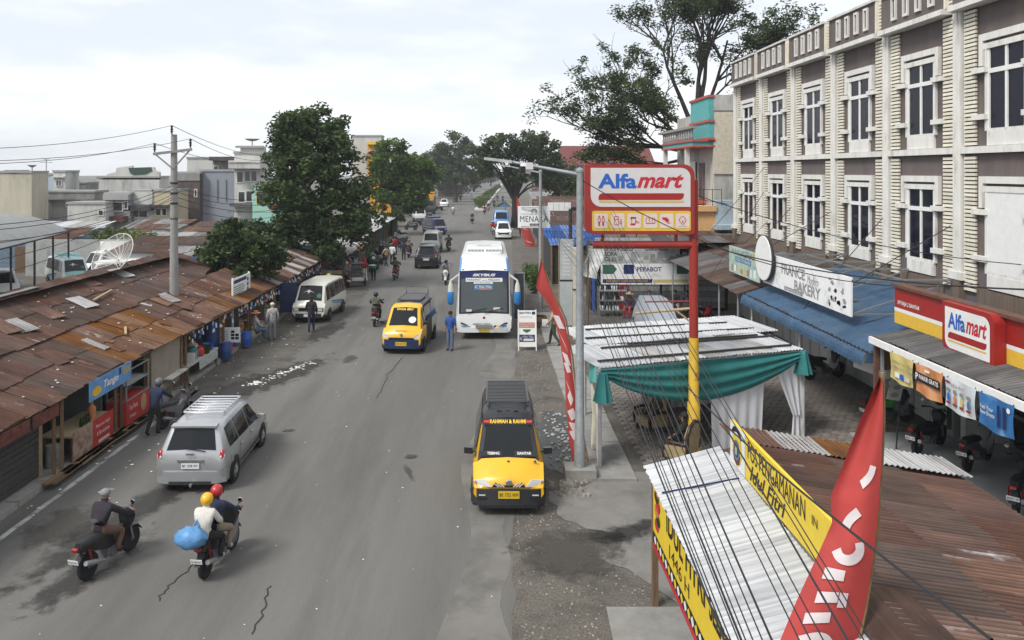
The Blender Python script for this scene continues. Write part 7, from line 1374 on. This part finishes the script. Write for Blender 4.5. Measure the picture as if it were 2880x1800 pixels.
# ================================================================ motorcycles
mat('b_black', (.015,.015,.017), .35, var=.1, spec=.5); mat('b_red', (.22,.015,.015), .35, var=.1); mat('b_white', (.5,.5,.5), .35, var=.1); mat('b_blue', (.03,.06,.2), .35, var=.1); mat('b_grey', (.12,.12,.13), .4, var=.1); mat('seatblack', (.02,.02,.021), .7, var=.2); mat('mirrorglass', (.6,.62,.65), .03, 1, var=0)
def motorbike(label, m, style='cub', simple=False, plate='BK 4', group='motorcycles', cat='motorcycle', mirrors=True):
    t = thing('motorcycle', label, cat, (0,0,0), group); r = .275
    for y in (-.62,.63):
        w = MB().lathe([(r*.80,-.035),(r*.93,-.045),(r,-.02),(r,.02),(r*.93,.045),(r*.80,.035)], (0,y,r), 18, 'X').build('wheel', MATS['rubber'], t, 50)
        b = MB().lathe([(r*.81,-.02),(r*.76,-.012),(r*.76,.012),(r*.81,.02)], (0,y,r), 18, 'X')
        for k in range(5): a = 6.283*k/5; b.bar((0,y,r),(0,y+math.cos(a)*r*.78,r+math.sin(a)*r*.78),.03)
        b.lathe([(.05,-.05),(.05,.05)], (0,y,r), 10, 'X'); b.build('rim', MATS['b_grey'], w)
    if simple:
        MB().loft([[V((x*wd,y,z0+(z1-z0)*q)) for x, q in ((-1,0),(-1,.7),(-.5,1),(.5,1),(1,.7),(1,0))] for y, wd, z0, z1 in ((-.85,.05,.55,.7),(-.5,.11,.4,.78),(0,.1,.3,.68),(.3,.16,.35,.85),(.5,.12,.6,1.0))]).build('body_shell', MATS[m], t, 40)
        MB().tube([(-.33,.36,1.02),(0,.45,1.0),(.33,.36,1.02)], .02, 6).build('handlebar', MATS['dark'], t); MB().ball((0,.58,.88), .09, .06, .1).build('headlight', MATS['lampglass'], t); return t
    # front
    b = MB()
    for s in (-1,1): b.tube([(s*.075,.63,r),(s*.075,.50,.72),(s*.05,.42,.95)], .022, 6)
    b.build('fork', MATS['steel'], t, 50)
    MB().grid(lambda u, v: (.075*(2*v-1), .63+ (r+.035)*math.cos(math.radians(20+115*u)), r+(r+.035)*math.sin(math.radians(20+115*u))-.02*(2*v-1)**2), 10, 4).build('front_mudguard', MATS[m], t, 60)
    fair = MB().loft([[V((x*wd,y+(.03 if x == 0 else 0),z)) for x in (-1,-.5,0,.5,1)] + [V((x*wd*.7,y-.13,z)) for x in (1,0,-1)] for y, wd, z in ((.52,.08,.55),(.55,.16,.72),(.55,.2,.86),(.5,.13,.98),(.44,.08,1.02))]).build('front_fairing', MATS[m], t, 40)
    MB().ball((0,.60,.88), .10, .05, .085).build('headlight', MATS['lampglass'], fair, 60)
    if style == 'scooter': MB().loft([[V((x*wd,y,z)) for x, z in ((-1,z0),(-1,z1),(1,z1),(1,z0))] for y, wd, z0, z1 in ((-.1,.13,.26,.32),(.3,.14,.26,.32),(.42,.2,.3,.5),(.5,.2,.45,.8))]).build('floorboard', MATS['b_grey'], t, 40)
    MB().loft([[V((x*wd,y,z0+(z1-z0)*q)) for x, q in ((-1,.1),(-1.05,.6),(-.6,1),(.6,1),(1.05,.6),(1,.1),(0,0))] for y, wd, z0, z1 in ((-.98,.04,.69,.76),(-.8,.085,.61,.76),(-.45,.115,.50,.74),(-.12,.11,.40,.68),(.1,.1,.3,.56 if style != 'scooter' else .34),(.35,.08,.45 if style != 'scooter' else .3,.72 if style != 'scooter' else .36))]).build('body_shell', MATS[m], t, 40)
    MB().loft([[V((x*wd,y,z+h)) for x, h in ((-1,-.05),(-.9,.02),(-.5,.05),(.5,.05),(.9,.02),(1,-.05))] for y, wd, z in ((-.88,.08,.79),(-.6,.13,.80),(-.3,.135,.76),(-.05,.12,.73),(.08,.06,.70))]).build('seat', MATS['seatblack'], t, 50)
    b = MB(); b.cbox((0,-.02,.32), .24, .36, .22); b.lathe([(.09,0),(.09,.06)], (.1,-.05,.3), 10, 'X'); b.lathe([(.09,-.06),(.09,0)], (-.1,-.05,.3), 10, 'X'); b.build('engine', MATS['b_grey'], t)
    b = MB().tube([(.1,.1,.25),(.13,-.2,.24),(.15,-.5,.32)], .02, 6); b.lathe([(.03,0),(.055,.05),(.055,.36),(.03,.4)], (.15,-.45,.34), 9, 'Y'); 
    b.xf(Matrix.Identity(4)); MB().tube([(.1,.1,.25),(.13,-.2,.24),(.15,-.35,.27)], .02, 6).build('exhaust_pipe', MATS['steel'], t); MB().tube([(.15,-.35,.28),(.155,-.6,.36),(.155,-.85,.44)], [.03,.055,.05], 9).build('exhaust', MATS['galv'], t, 50)
    MB().tube([(-.34,.30,1.03),(-.14,.40,1.05),(0,.44,1.0),(.14,.40,1.05),(.34,.30,1.03)], .017, 6).build('handlebar', MATS['dark'], t, 60)
    for s in (-1,1):
        MB().tube([(s*.34,.30,1.03),(s*.24,.345,1.04)], .026, 7).build('grip', MATS['rubber'], t)
        if mirrors:
            st_ = MB().tube([(s*.22,.36,1.05),(s*.27,.34,1.14),(s*.31,.32,1.2)], .008, 5).build('mirror', MATS['dark'], t); MB().lathe([(.001,-.012),(.05,-.01),(.058,0),(.05,.012),(.001,.012)], (s*.32,.31,1.23), 10, 'Y').build('mirror_glass', MATS['mirrorglass'], st_)
    MB().cbox((0,-.97,.74), .12, .05, .055, rx=.3).build('taillight', MATS['taillight'], t)
    MB().prism([(-.07,-.78,.6),(.07,-.78,.6),(.06,-.98,.42),(-.06,-.98,.42)], (0,-.02,-.02)).build('rear_mudguard', MATS['dark'], t)
    O = V((-.12,-1.0,.47)); p = rect(t, 'number_plate', O, CR, V((0,-.25,1)), 0, 0, .24, .1, 'plate_w', .006, .008); lettering(p, plate, O, CR, V((0,-.25,1)), .02, .03, .2, .045, 'ink', off=.012)
    b = MB()
    for s in (-1,1): b.tube([(s*.1,.05,.3),(s*.26,.05,.3)], .018, 6)
    b.build('footrest', MATS['rubber'], t)
    MB().tube([(.13,-.62,r),(.13,-.62,r+.02),(.13,-.72,.66)], .022, 6).build('shock_absorber', MATS['b_red'], t); MB().tube([(-.13,-.62,r),(-.13,-.62,r+.02),(-.13,-.72,.66)], .022, 6).build('shock_absorber', MATS['b_red'], t)
    return t
# ================================================================ people: one skinned body each, coloured by limb
PQ = []
POSE = {
 'stand': dict(p=(0,0,.93), c=(0,0,1.24), n=(0,0,1.44), h=(0,.02,1.53), t=(0,.03,1.66), s=(.18,0,1.38), e=(.24,-.03,1.12), w=(.25,.06,.88), hp=(.09,0,.90), k=(.10,.02,.50), a=(.10,-.01,.09), o=(.12,.14,.04)),
 'walk': dict(p=(0,0,.92), c=(0,.02,1.24), n=(0,.03,1.43), h=(0,.05,1.52), t=(0,.07,1.65), s=(.18,.01,1.37), e=(.24,-.08,1.12), w=(.24,.05,.92), hp=(.09,0,.89), k=(.09,.14,.52), a=(.09,.2,.1), o=(.1,.36,.06), L=dict(e=(-.24,.1,1.14), w=(-.22,.26,.98), k=(-.09,-.04,.5), a=(-.09,-.3,.14), o=(-.1,-.17,.05))),
 'ride': dict(p=(0,-.30,.88), c=(0,-.22,1.18), n=(0,-.16,1.37), h=(0,-.13,1.46), t=(0,-.11,1.59), s=(.18,-.17,1.31), e=(.31,.05,1.12), w=(.30,.29,1.06), hp=(.10,-.26,.86), k=(.2,.16,.70), a=(.18,.02,.36), o=(.19,.18,.31)),
 'pillion': dict(p=(0,-.72,.93), c=(0,-.66,1.23), n=(0,-.6,1.42), h=(0,-.57,1.5), t=(0,-.55,1.63), s=(.17,-.62,1.36), e=(.26,-.48,1.12), w=(.17,-.32,1.08), hp=(.10,-.68,.91), k=(.22,-.28,.74), a=(.22,-.42,.38), o=(.23,-.27,.34)),
 'sit': dict(p=(0,0,.48), c=(0,-.03,.8), n=(0,-.02,1.0), h=(0,0,1.09), t=(0,.02,1.22), s=(.18,-.02,.94), e=(.24,.08,.7), w=(.16,.28,.6), hp=(.1,.02,.47), k=(.14,.42,.48), a=(.13,.40,.09), o=(.14,.55,.05)),
 'push': dict(p=(0,0,.92), c=(0,.1,1.23), n=(0,.17,1.4), h=(0,.22,1.48), t=(0,.27,1.6), s=(.18,.15,1.34), e=(.3,.33,1.14), w=(.28,.52,1.04), hp=(.09,0,.9), k=(.1,.1,.5), a=(.1,.0,.1), o=(.11,.15,.05), L=dict(k=(-.1,-.02,.5), a=(-.1,-.24,.14), o=(-.11,-.1,.05))),
 'hat': None}
POSE['carry'] = dict(POSE['stand'], e=(.26,.04,1.12), w=(.16,.26,1.08))
mat('skin', (.28,.15,.09), .6, var=.1); mat('hair', (.012,.011,.011), .7, var=.2); mat('shoe', (.03,.03,.032), .7); mat('shoew', (.5,.5,.5), .7)
def cloth(name, c, var=.15): return mat(name, c, .85, var=var, scale=9)
cloth('k_navy', (.018,.024,.055)); cloth('k_black', (.018,.018,.02)); cloth('k_plum', (.035,.022,.035)); cloth('k_jacket', (.024,.019,.027)); cloth('k_cream', (.55,.53,.48)); cloth('k_khaki', (.24,.2,.14)); cloth('k_brown', (.13,.075,.05)); cloth('k_blue', (.02,.07,.26)); cloth('k_jean', (.10,.14,.23)); cloth('k_olive', (.055,.06,.035)); cloth('k_red', (.35,.02,.025)); cloth('k_white', (.6,.6,.6)); cloth('k_grey', (.2,.2,.21)); cloth('k_green', (.03,.09,.04)); cloth('k_tan', (.35,.26,.17)); mat('k_camo', (.05,.06,.04), .9, var=.5, scale=9, dirt=((.16,.15,.11), .5, 12)); mat('k_check', (.4,.38,.38), .9, var=.7, scale=14)
def person(label, pose, shirt, pants, x, y, rz, head='hair', z=0, sleeve=True, shoe='shoe', extra=None, s=1., skirt=None, group='people', headm=None, cat='person'):
    t = bpy.data.objects.new('person', bpy.data.meshes.new('body')); col.objects.link(t); tag(t, label, cat, group); WL[t] = V((0,0,0))
    for m in (shirt, pants, 'skin', shoe): t.data.materials.append(MATS[m])
    P = POSE[pose]; J = {}
    for k, v in P.items():
        if k == 'L': continue
        if k in 'pcnht': J[k] = V(v)
        else: J[k+'R'] = V(v); J[k+'L'] = V(P.get('L', {}).get(k, (-v[0], v[1], v[2])))
    PQ.append((t, J, sleeve)); hd = J['h'].lerp(J['t'], .5); fwd = V((0,1,0)); b = MB()
    if head == 'hair': b.ball(hd+V((0,-.018,.035)), .098, .108, .105, 12, 8); b.build('hair', MATS['hair'], t, 60)
    elif head == 'helmet':
        MB().ball(hd+V((0,-.005,.03)), .128, .142, .132, 14, 9).build('helmet', MATS[headm or 'b_black'], t, 60); MB().grid(lambda u, v: (lambda a, h: hd+V((.134*math.sin(a), .146*math.cos(a), h)))(-1.1+2.2*u, -.06+.13*v), 8, 3).build('visor', MATS['carglass'], t, 60)
    elif head == 'cap': b.ball(hd+V((0,-.01,.05)), .104, .115, .085, 12, 8); b.cbox(hd+V((0,.14,.05)), .15, .12, .015, rx=-.15); b.build('cap', MATS[headm or 'k_grey'], t, 60)
    elif head == 'hat': b.lathe([(.22,0),(.19,.01),(.11,.02),(.1,.09),(.02,.11)], hd+V((0,-.01,.05)), 14); b.build('hat', MATS[headm or 'palewood'], t, 60)
    elif head == 'veil': b.lathe([(.26,-.42),(.21,-.25),(.13,-.1),(.125,.05),(.09,.13),(.02,.155)], hd+V((0,-.03,.0)), 14); b.build('headscarf', MATS[headm or 'k_red'], t, 60)
    if skirt: q = J['p']; MB().lathe([(.24,-.75),(.2,-.4),(.17,0),(.15,.08)], q, 14).build('skirt', MATS[skirt], t, 60)
    if extra: extra(t, J)
    place(t, x, y, rz, z, s); return t
def flush_people():
    dg_list = []
    for t, J, sleeve in PQ:
        names = list(J); idx = {k: i for i, k in enumerate(names)}; hand = {}
        vs_ = [J[k] for k in names]; E = [('p','c'),('c','n'),('n','h'),('h','t')]
        for s in 'RL': E += [('c','s'+s),('s'+s,'e'+s),('e'+s,'w'+s),('p','hp'+s),('hp'+s,'k'+s),('k'+s,'a'+s),('a'+s,'o'+s)]
        rad = dict(p=.15, c=.17, n=.065, h=.08, t=.088, s=.09, e=.06, w=.04, hp=.11, k=.078, a=.054, o=.045)
        me = bpy.data.meshes.new('sk'); me.from_pydata([tuple(v) for v in vs_], [(idx[a], idx[b]) for a, b in E], []); o = bpy.data.objects.new('sk', me); col.objects.link(o)
        mod = o.modifiers.new('skin', 'SKIN'); mod.use_smooth_shade = True
        for k, i in idx.items():
            sv = me.skin_vertices[0].data[i]; r = rad[k] if k in rad else rad[k[:-1]]; sv.radius = (r*1.0, r*.8 if k in 'pc' else r); sv.use_root = (k == 'p')
        sb = o.modifiers.new('sub', 'SUBSURF'); sb.levels = 1; sb.render_levels = 1; dg_list.append(o)
    bpy.context.view_layer.update(); dg = bpy.context.evaluated_depsgraph_get()
    for (t, J, sleeve), o in zip(PQ, dg_list):
        ev = o.evaluated_get(dg).to_mesh(); pts = [tuple(v.co) for v in ev.vertices]; fs = [tuple(p.vertices) for p in ev.polygons]; o.evaluated_get(dg).to_mesh_clear()
        seg = [(J['p'],J['c'],0,.14),(J['c'],J['n'],0,.12),(J['h'],J['t'],2,.09),(J['n'],J['h'],2,.07)]
        for s in 'RL': seg += [(J['c'],J['s'+s],0,.1),(J['s'+s],J['e'+s],0,.06),(J['e'+s],J['w'+s],0 if sleeve else 2,.045),(J['p'],J['hp'+s],1,.12),(J['hp'+s],J['k'+s],1,.09),(J['k'+s],J['a'+s],1,.06),(J['a'+s],J['o'+s],3,.05)]
        mi = []
        for f in fs:
            c = sum((V(pts[i]) for i in f), V((0,0,0)))/len(f); best, bm = 9, 0
            for a, b, m, r in seg:
                d = b-a; q = max(0, min(1, (c-a).dot(d)/max(d.length_squared, 1e-9))); dd = (c-(a+d*q)).length - r
                if dd < best: best, bm = dd, m
            mi.append(bm)
        B = MB(); B.v = pts; B.f = fs; B.m = mi
        for s, sg_ in (('R',1),('L',-1)):      # hands: palm, four fingers of unequal length, thumb at the side
            w, e = J['w'+s], J['e'+s]; d = (w-e).normalized(); sd = d.cross(V((0,0,1))); sd = V((1,0,0)) if sd.length < .1 else sd.normalized(); nn = sd.cross(d)
            B.tube([w-d*.01, w+d*.04, w+d*.085], [.026,.038,.036], 7, 2)
            for k, ln in enumerate((.058,.07,.066,.05)):
                q = w+d*.08+sd*(.027-.018*k); B.tube([q, q+d*ln*.5-nn*.006, q+d*ln*.85-nn*.03], [.0095,.009,.007], 5, 2)
            q = w+d*.03+sd*.03*sg_; B.tube([q, q+sd*.03*sg_+d*.02, q+sd*.035*sg_+d*.05], [.012,.011,.008], 5, 2)
        hd = J['h'].lerp(J['t'], .45); B.ball(hd+V((0,.098,-.012)), .014, .02, .022, 6, 4, 2)
        for s in (-1,1): B.ball(hd+V((s*.094,-.005,-.005)), .012, .02, .03, 6, 4, 2); B.ball(hd+V((s*.033,.085,.022)), .012, .008, .008, 6, 4, 3)
        B.ball(hd+V((0,.088,-.055)), .024, .008, .008, 6, 4, 2)
        me = t.data; me.from_pydata(B.v, [], B.f); me.polygons.foreach_set('material_index', B.m); me.polygons.foreach_set('use_smooth', [True]*len(B.f)); me.update()
    for o in dg_list: m = o.data; bpy.data.objects.remove(o); bpy.data.meshes.remove(m)
def rider(bl, bm, pl, shirt, pants, x, y, rz, head='helmet', hm='b_black', style='cub', simple=False, plate='BK 4', **k):
    q = .9 if y < 25 else .96; b = motorbike(bl, bm, style, simple, plate); place(b, x, y, rz, 0, q); return person(pl, 'ride', shirt, pants, x, y, rz, head, headm=hm, s=q, **k)
# near riders at the lower left
rz1 = -.26; p = G(295,1600)
rider('black motorcycle ridden by the person in the grey cap, lower left', 'b_black', 'rider in a dark plum jacket and grey cap at the lower left', 'k_jacket', 'k_brown', -7.2, 14.95, rz1, 'cap', 'k_grey', plate='BK 6312 WE')
b2 = motorbike('black motorcycle carrying two people at the bottom of the road', 'b_black', 'scooter', False, 'BK 3089 AKZ'); place(b2, -5.12, 15.0, -.12, 0, .9)
person('driver in a navy jacket, khaki trousers and red helmet', 'ride', 'k_navy', 'k_khaki', -5.12, 15.0, -.12, 'helmet', headm='p_red', shoe='shoew', s=.92)
person('pillion rider in a cream hooded top and yellow helmet', 'pillion', 'k_cream', 'k_black', -5.12, 15.0, -.12, 'helmet', headm='p_yellow', shoe='shoew', s=.9)
bg = thing('blue_bag', 'large crinkled blue plastic bag held behind the pillion rider', 'bag', (-5.42,14.25,.75)); mat('bluebag', (.10,.26,.5), .45, var=.25, scale=5, bump=.5, bscale=9)
B = MB().ball((-5.36,14.18,.86), .29, .2, .2, 16, 12); B.v = [(x+.02*math.sin(z*40+x*30), y+.02*math.sin(x*37+z*21), z+.02*math.sin(x*31+y*27)) for x, y, z in B.v]; B.build('sack', MATS['bluebag'], bg, 60); MB().tube([(-5.36,14.28,1.03),(-5.3,14.34,1.12),(-5.26,14.3,1.04)], .015, 6).build('handle', MATS['bluebag'], bg)
# man pushing a motorcycle by the kiosks
b3 = motorbike('dark motorcycle pushed along the kerb beside the red posters', 'b_grey', 'cub', False, 'BK 2'); place(b3, -9.25, 23.3, -.25, 0, .9); person('person in navy shirt and dark helmet pushing a motorcycle along the kerb', 'push', 'k_navy', 'k_black', -9.45, 22.25, -.2, 'helmet', headm='b_grey', s=.93)
# people round the coach and verge
person('conductor in a blue shirt and jeans standing at the coach front', 'stand', 'k_blue', 'k_jean', -1.52, 32.75, 2.6, sleeve=False, s=.97)
def folder(t, J): MB().cbox(J['wL']+V((-.02,.08,.05)), .03, .25, .3, rz=.3).build('folder', MATS['white'], t)
person('person in a tan shirt and dark olive trousers walking on the verge with papers', 'walk', 'k_tan', 'k_olive', 2.88, 33.6, 1.3, extra=folder, s=1.0)
person('person in dark clothes walking on the far verge behind the coach', 'walk', 'k_black', 'k_grey', 3.7, 88, .2)
# left shoulder
person('person in black walking past the nose of the white minibus', 'walk', 'k_black', 'k_navy', -8.2, 36.6, .15, s=.98)
person('person in a checked shirt and pale trousers with a white hat by the stalls', 'stand', 'k_check', 'k_grey', -9.5, 34.7, .5, 'cap', headm='k_cream', s=.98)
person('seated vendor in a striped shirt and orange sun hat', 'sit', 'k_check', 'k_jean', -10.1, 34.2, -.9, 'hat', headm='bnor', z=.12)
person('shopper bending at the stall behind the white minibus', 'carry', 'k_grey', 'k_black', -10.6, 43.2, 1.4, s=.96); person('vendor in red behind the goods near the white hat', 'stand', 'k_red', 'k_black', -11.2, 36.8, -1.4, s=.94, z=.1)
person('person in a red headscarf and long cream skirt beside the rickshaw', 'carry', 'k_red', 'k_cream', -8.25, 52.7, -.4, 'veil', headm='k_red', skirt='k_cream', s=.98)
person('child-sized person in dark clothes holding a green basin', 'carry', 'k_black', 'k_navy', -7.75, 53.6, .3, 'helmet', headm='b_white', s=.95)
bs_ = thing('green_basin', 'green plastic basin carried beside the red headscarf', 'basin', (-7.75,53.2,.9)); MB().lathe([(.2,0),(.32,.2),(.34,.22),(.3,.2),(.18,.03)], (-7.75,53.2,.92), 16).build('bowl', MATS['leaf2'] if False else mat('basingreen', (.04,.3,.14), .5), bs_, 50); MB().lathe([(.29,.17),(.1,.24),(.02,.25)], (-7.75,53.2,.92), 12).build('contents', MATS['k_white'], bs_)
# cargo tricycle (motor rickshaw)
tr = motorbike('black motor rickshaw with an open sidecar frame on the left shoulder', 'b_black', 'cub', False, 'BK 1', None, 'rickshaw'); place(tr, -9.15, 50.9, .35); tr.name = 'motor_rickshaw'
fr = MB()
for z in (.35,.8):
    fr.tube([(.25,-.6,z),(1.15,-.6,z),(1.15,.55,z),(.25,.55,z),(.25,-.6,z)], .02, 6)
for x in (.25,1.15):
    for y in (-.6,.55): fr.tube([(x,y,.3),(x,y,1.5 if y < 0 else .85)], .02, 6)
fr.tube([(.25,-.6,1.5),(1.15,-.6,1.5)], .02, 6); fr.build('sidecar_frame', MATS['dark'], tr); MB().box(.3,1.1,-.5,.5,.42,.5).build('sidecar_seat', MATS['offwhite'], tr); MB().box(.25,1.15,-.62,.55,1.5,1.54).build('sidecar_canopy', MATS['dark'], tr)
w_ = MB().lathe([(.22,-.03),(.26,-.02),(.275,0),(.26,.02),(.22,.03)], (1.25,0,.275), 18, 'X').build('sidecar_wheel', MATS['rubber'], tr, 50); sp = MB()
for k in range(6): a = 6.283*k/6; sp.bar((1.25,0,.275),(1.25,math.cos(a)*.24,.275+math.sin(a)*.24),.012)
sp.build('spokes', MATS['chrome'], w_)
person('rickshaw driver in a pale grey shirt and white helmet', 'ride', 'k_grey', 'k_black', -9.15, 50.9, .35, 'helmet', headm='b_white')
hl = thing('yellow_helmet', 'bright yellow-green helmet resting on a bike by the rickshaw', 'helmet', (-9.7,48.3,1)); mat('lime', (.5,.55,.1), .4); MB().ball((-9.75,48.3,1.08), .15, .15, .14, 14, 10).build('shell', MATS['lime'], hl, 60); MB().lathe([(.152,-.06),(.155,-.03),(.152,-.02)], (-9.75,48.3,1.08), 14).build('rim', MATS['dark'], hl)
pk = motorbike('black motorcycle parked between the minibus and the rickshaw', 'b_black', 'cub', False, 'BK 8'); place(pk, -9.8, 48.2, .5)
# riders on the road
RD = [('red-tailed scooter beside the yellow-nosed minibus','b_red','rider in a camouflage jacket beside the yellow-nosed minibus','k_camo','k_black',(1058,912),.0,'b_black'),
 ('red motorcycle behind the black car','b_red','rider in an olive shirt riding a red motorcycle, no jacket','k_olive','k_khaki',(1113,786),-.05,'hair'),
 ('motorcycle left of the grey minibus','b_black','rider in a brown jacket left of the grey minibus','k_brown','k_black',(1150,724),0,'b_grey'),
 ('dark motorcycle right of the black car','b_black','rider all in black right of the black car','k_black','k_black',(1262,706),.15,'b_black'),
 ('white scooter squeezing past the left side of the coach','b_white','rider in a pale jacket squeezing past the coach','k_grey','k_black',(1254,798),math.pi,'b_black')]
for bl, bm, pl, sh_, pa, px, rz, hm in RD:
    q = G(*px); rider(bl, bm, pl, sh_, pa, q.x, q.y, rz, 'hair' if hm == 'hair' else 'helmet', hm if hm != 'hair' else None, 'scooter' if 'scooter' in bl else 'cub')
far = [((1328,629),math.pi,'k_olive','in the centre of the empty road'),((1274,604),0,'k_white','left of the road centre, in a white shirt'),((1363,603),math.pi,'k_red','at the start of the right carriageway, nearest of a pair'),((1373,594),math.pi,'k_black','at the start of the right carriageway, farther of a pair'),((1390,584),math.pi,'k_black','alone in the right carriageway'),((1399,566),math.pi,'k_navy','farther up the right carriageway'),((1295,566),0,'k_black','in the left carriageway by the bend'),((1326,562),0,'k_grey','beside the start of the median'),((1414,568),math.pi,'k_black','by the right roadside, far away'),((1386,660),math.pi,'k_red','on a red rickshaw beside the white car')]
for i, (px, rz, sh_, wh) in enumerate(far):
    q = G(*px); rider('distant motorcycle ' + wh, 'b_white' if i % 2 else 'b_black', 'distant motorcycle rider ' + wh, sh_, 'k_black', q.x, q.y, rz, 'helmet', 'b_black' if i % 3 else 'b_white', 'cub', True)
# motorcycles parked along the far stalls, with people
for i in range(9):
    y = 60+3.4*i; b = motorbike('parked motorcycle at the far left stalls, %s from the rickshaw' % ('first','second','third','fourth','fifth','sixth','seventh','eighth','ninth')[i], ('b_black','b_grey','b_black')[i % 3], 'cub', True); place(b, -9.1+R.uniform(-.3,.3)-.02*i, y, 1.1+R.uniform(-.3,.3))
for i, (x, y, sh_, w) in enumerate(((-7.6,63,'k_white','white shirt walking by the far parked motorcycles'),(-7.9,61.5,'k_tan','tan clothes stepping off the kerb at the far stalls'),(-7.0,66,'k_navy','navy standing in the road by the far stalls'),(-8.2,70,'k_red','red top among the far parked motorcycles'),(-8.6,57.8,'k_green','green shirt beside the plank-fronted stall'))): person('person in ' + w, 'walk' if i < 2 else 'stand', sh_, 'k_black', x, y, R.uniform(-1,1), s=.98)
for i, (x, y) in enumerate(((-9.7,100),(-9.9,104),(-9.8,109),(-9.6,127),(-9.2,150))): b = motorbike('motorcycle parked near the far white pick-up, %s in the row' % ('first','second','third','fourth','last')[i], 'b_black', 'cub', True); place(b, x, y, 1.2)
# scooters parked at the shops on the right
sc1 = motorbike('black scooter parked alone on the pavers under the blue awning', 'b_black', 'scooter', False, 'BK 5', mirrors=False); place(sc1, 12.15, 28.2, -1.25, .04)
PKD = [('black scooter with a green jacket over its seat outside the minimarket',11.9,23.1,-1.25,'b_black'),('black motorcycle parked second outside the minimarket',11.75,20.8,-.95,'b_black'),('large black scooter parked third outside the minimarket',12.35,19.7,-.9,'b_grey'),('black motorcycle at the right edge outside the minimarket, fourth',11.75,17.2,-.75,'b_black'),('dark motorcycle cut by the right edge of the picture',12.0,15.9,-.7,'b_grey'),('motorcycle parked by the grey awning posts',9.4,36.2,-1.2,'b_black'),('motorcycle parked beside the covered car',10.3,37.5,-1.0,'b_red')]
for l, x, y, rz, m in PKD: b = motorbike(l, m, 'scooter' if 'scooter' in l else 'cub', False, 'BK 9'); place(b, x, y, rz, .1 if x > 10.5 and y < 22.2 else .03)
gj = thing('green_jacket', 'bright green patterned jacket lying on the first minimarket scooter', 'jacket', (11.8,23.0,.8)); mat('jgreen', (.08,.34,.06), .8, var=.6, scale=9); MB().grid(lambda u, v: (11.35+.65*u, 23.05+.3*(v-.5)*2+.1*u, .97+.1*math.sin(u*5)*math.sin(v*3)-.35*abs(v-.5)*2*abs(v-.5)*2), 10, 8).build('cloth', MATS['jgreen'], gj, 80); MB().grid(lambda u, v: (11.25+.2*u, 22.85+.12*v, .93-.4*u+.03*math.sin(v*6)), 6, 4).build('sleeve', MATS['jgreen'], gj, 80)
for i, (x, y, z) in enumerate(((12.3,21.25,1.28),(12.75,20.1,1.3))): h = thing('black_helmet', ('black helmet hung on the second parked motorcycle', 'black helmet hung on the large parked scooter')[i], 'helmet', (x,y,z-.15)); MB().ball((x,y,z), .14, .15, .14, 14, 10).build('shell', MATS['b_black'], h, 60); MB().grid(lambda u, v: (x-.12+.24*u, y-.148+.06*(2*u-1)**2, z-.05+.09*v), 6, 2).build('visor', MATS['carglass'], h)
# people in the tent and at the furniture shop
person('person in camouflage seated in the beige armchair inside the tent', 'sit', 'k_camo', 'k_olive', 5.0, 22.75, 1.9); person('person in black seated in the nearer armchair behind the yellow pole', 'sit', 'k_black', 'k_black', 5.1, 20.25, .9)
person('seated person in a maroon top and pink hat before the red door', 'sit', 'k_plum', 'k_red', 7.35, 40.3, 2.6, 'hat', headm='k_tan'); person('person in black seated at the plank wall of the furniture shop', 'sit', 'k_black', 'k_black', 8.5, 41.0, 3.1); person('person in dark grey seated beside the steel post', 'sit', 'k_black', 'k_grey', 9.9, 41.2, 3.0); person('person with black hair sitting at the right end of the plank wall', 'sit', 'k_navy', 'k_black', 10.5, 41.1, 2.9); person('person sitting on a dark motorcycle beyond the red pylon pole', 'ride', 'k_black', 'k_black', 9.4, 36.2, -1.2)
flush_text()
flush_people()
# the humid air that makes the far trees fade
hz = MB().box(-720, 720, -80, 1420, -1, 32).build('haze', None); hz.data.materials.clear(); hz['kind'] = 'stuff'; tag(hz, 'thin pale haze of humid air over the whole street', 'haze')
hm = bpy.data.materials.new('haze'); hm.use_nodes = True; n_ = hm.node_tree.nodes; n_.remove(n_['Principled BSDF']); pvn = n_.new('ShaderNodeVolumePrincipled')
pvn.inputs['Color'].default_value = (.86,.9,.95,1); pvn.inputs['Density'].default_value = .0004; hm.node_tree.links.new(pvn.outputs[0], n_['Material Output'].inputs['Volume']); hz.data.materials.append(hm)
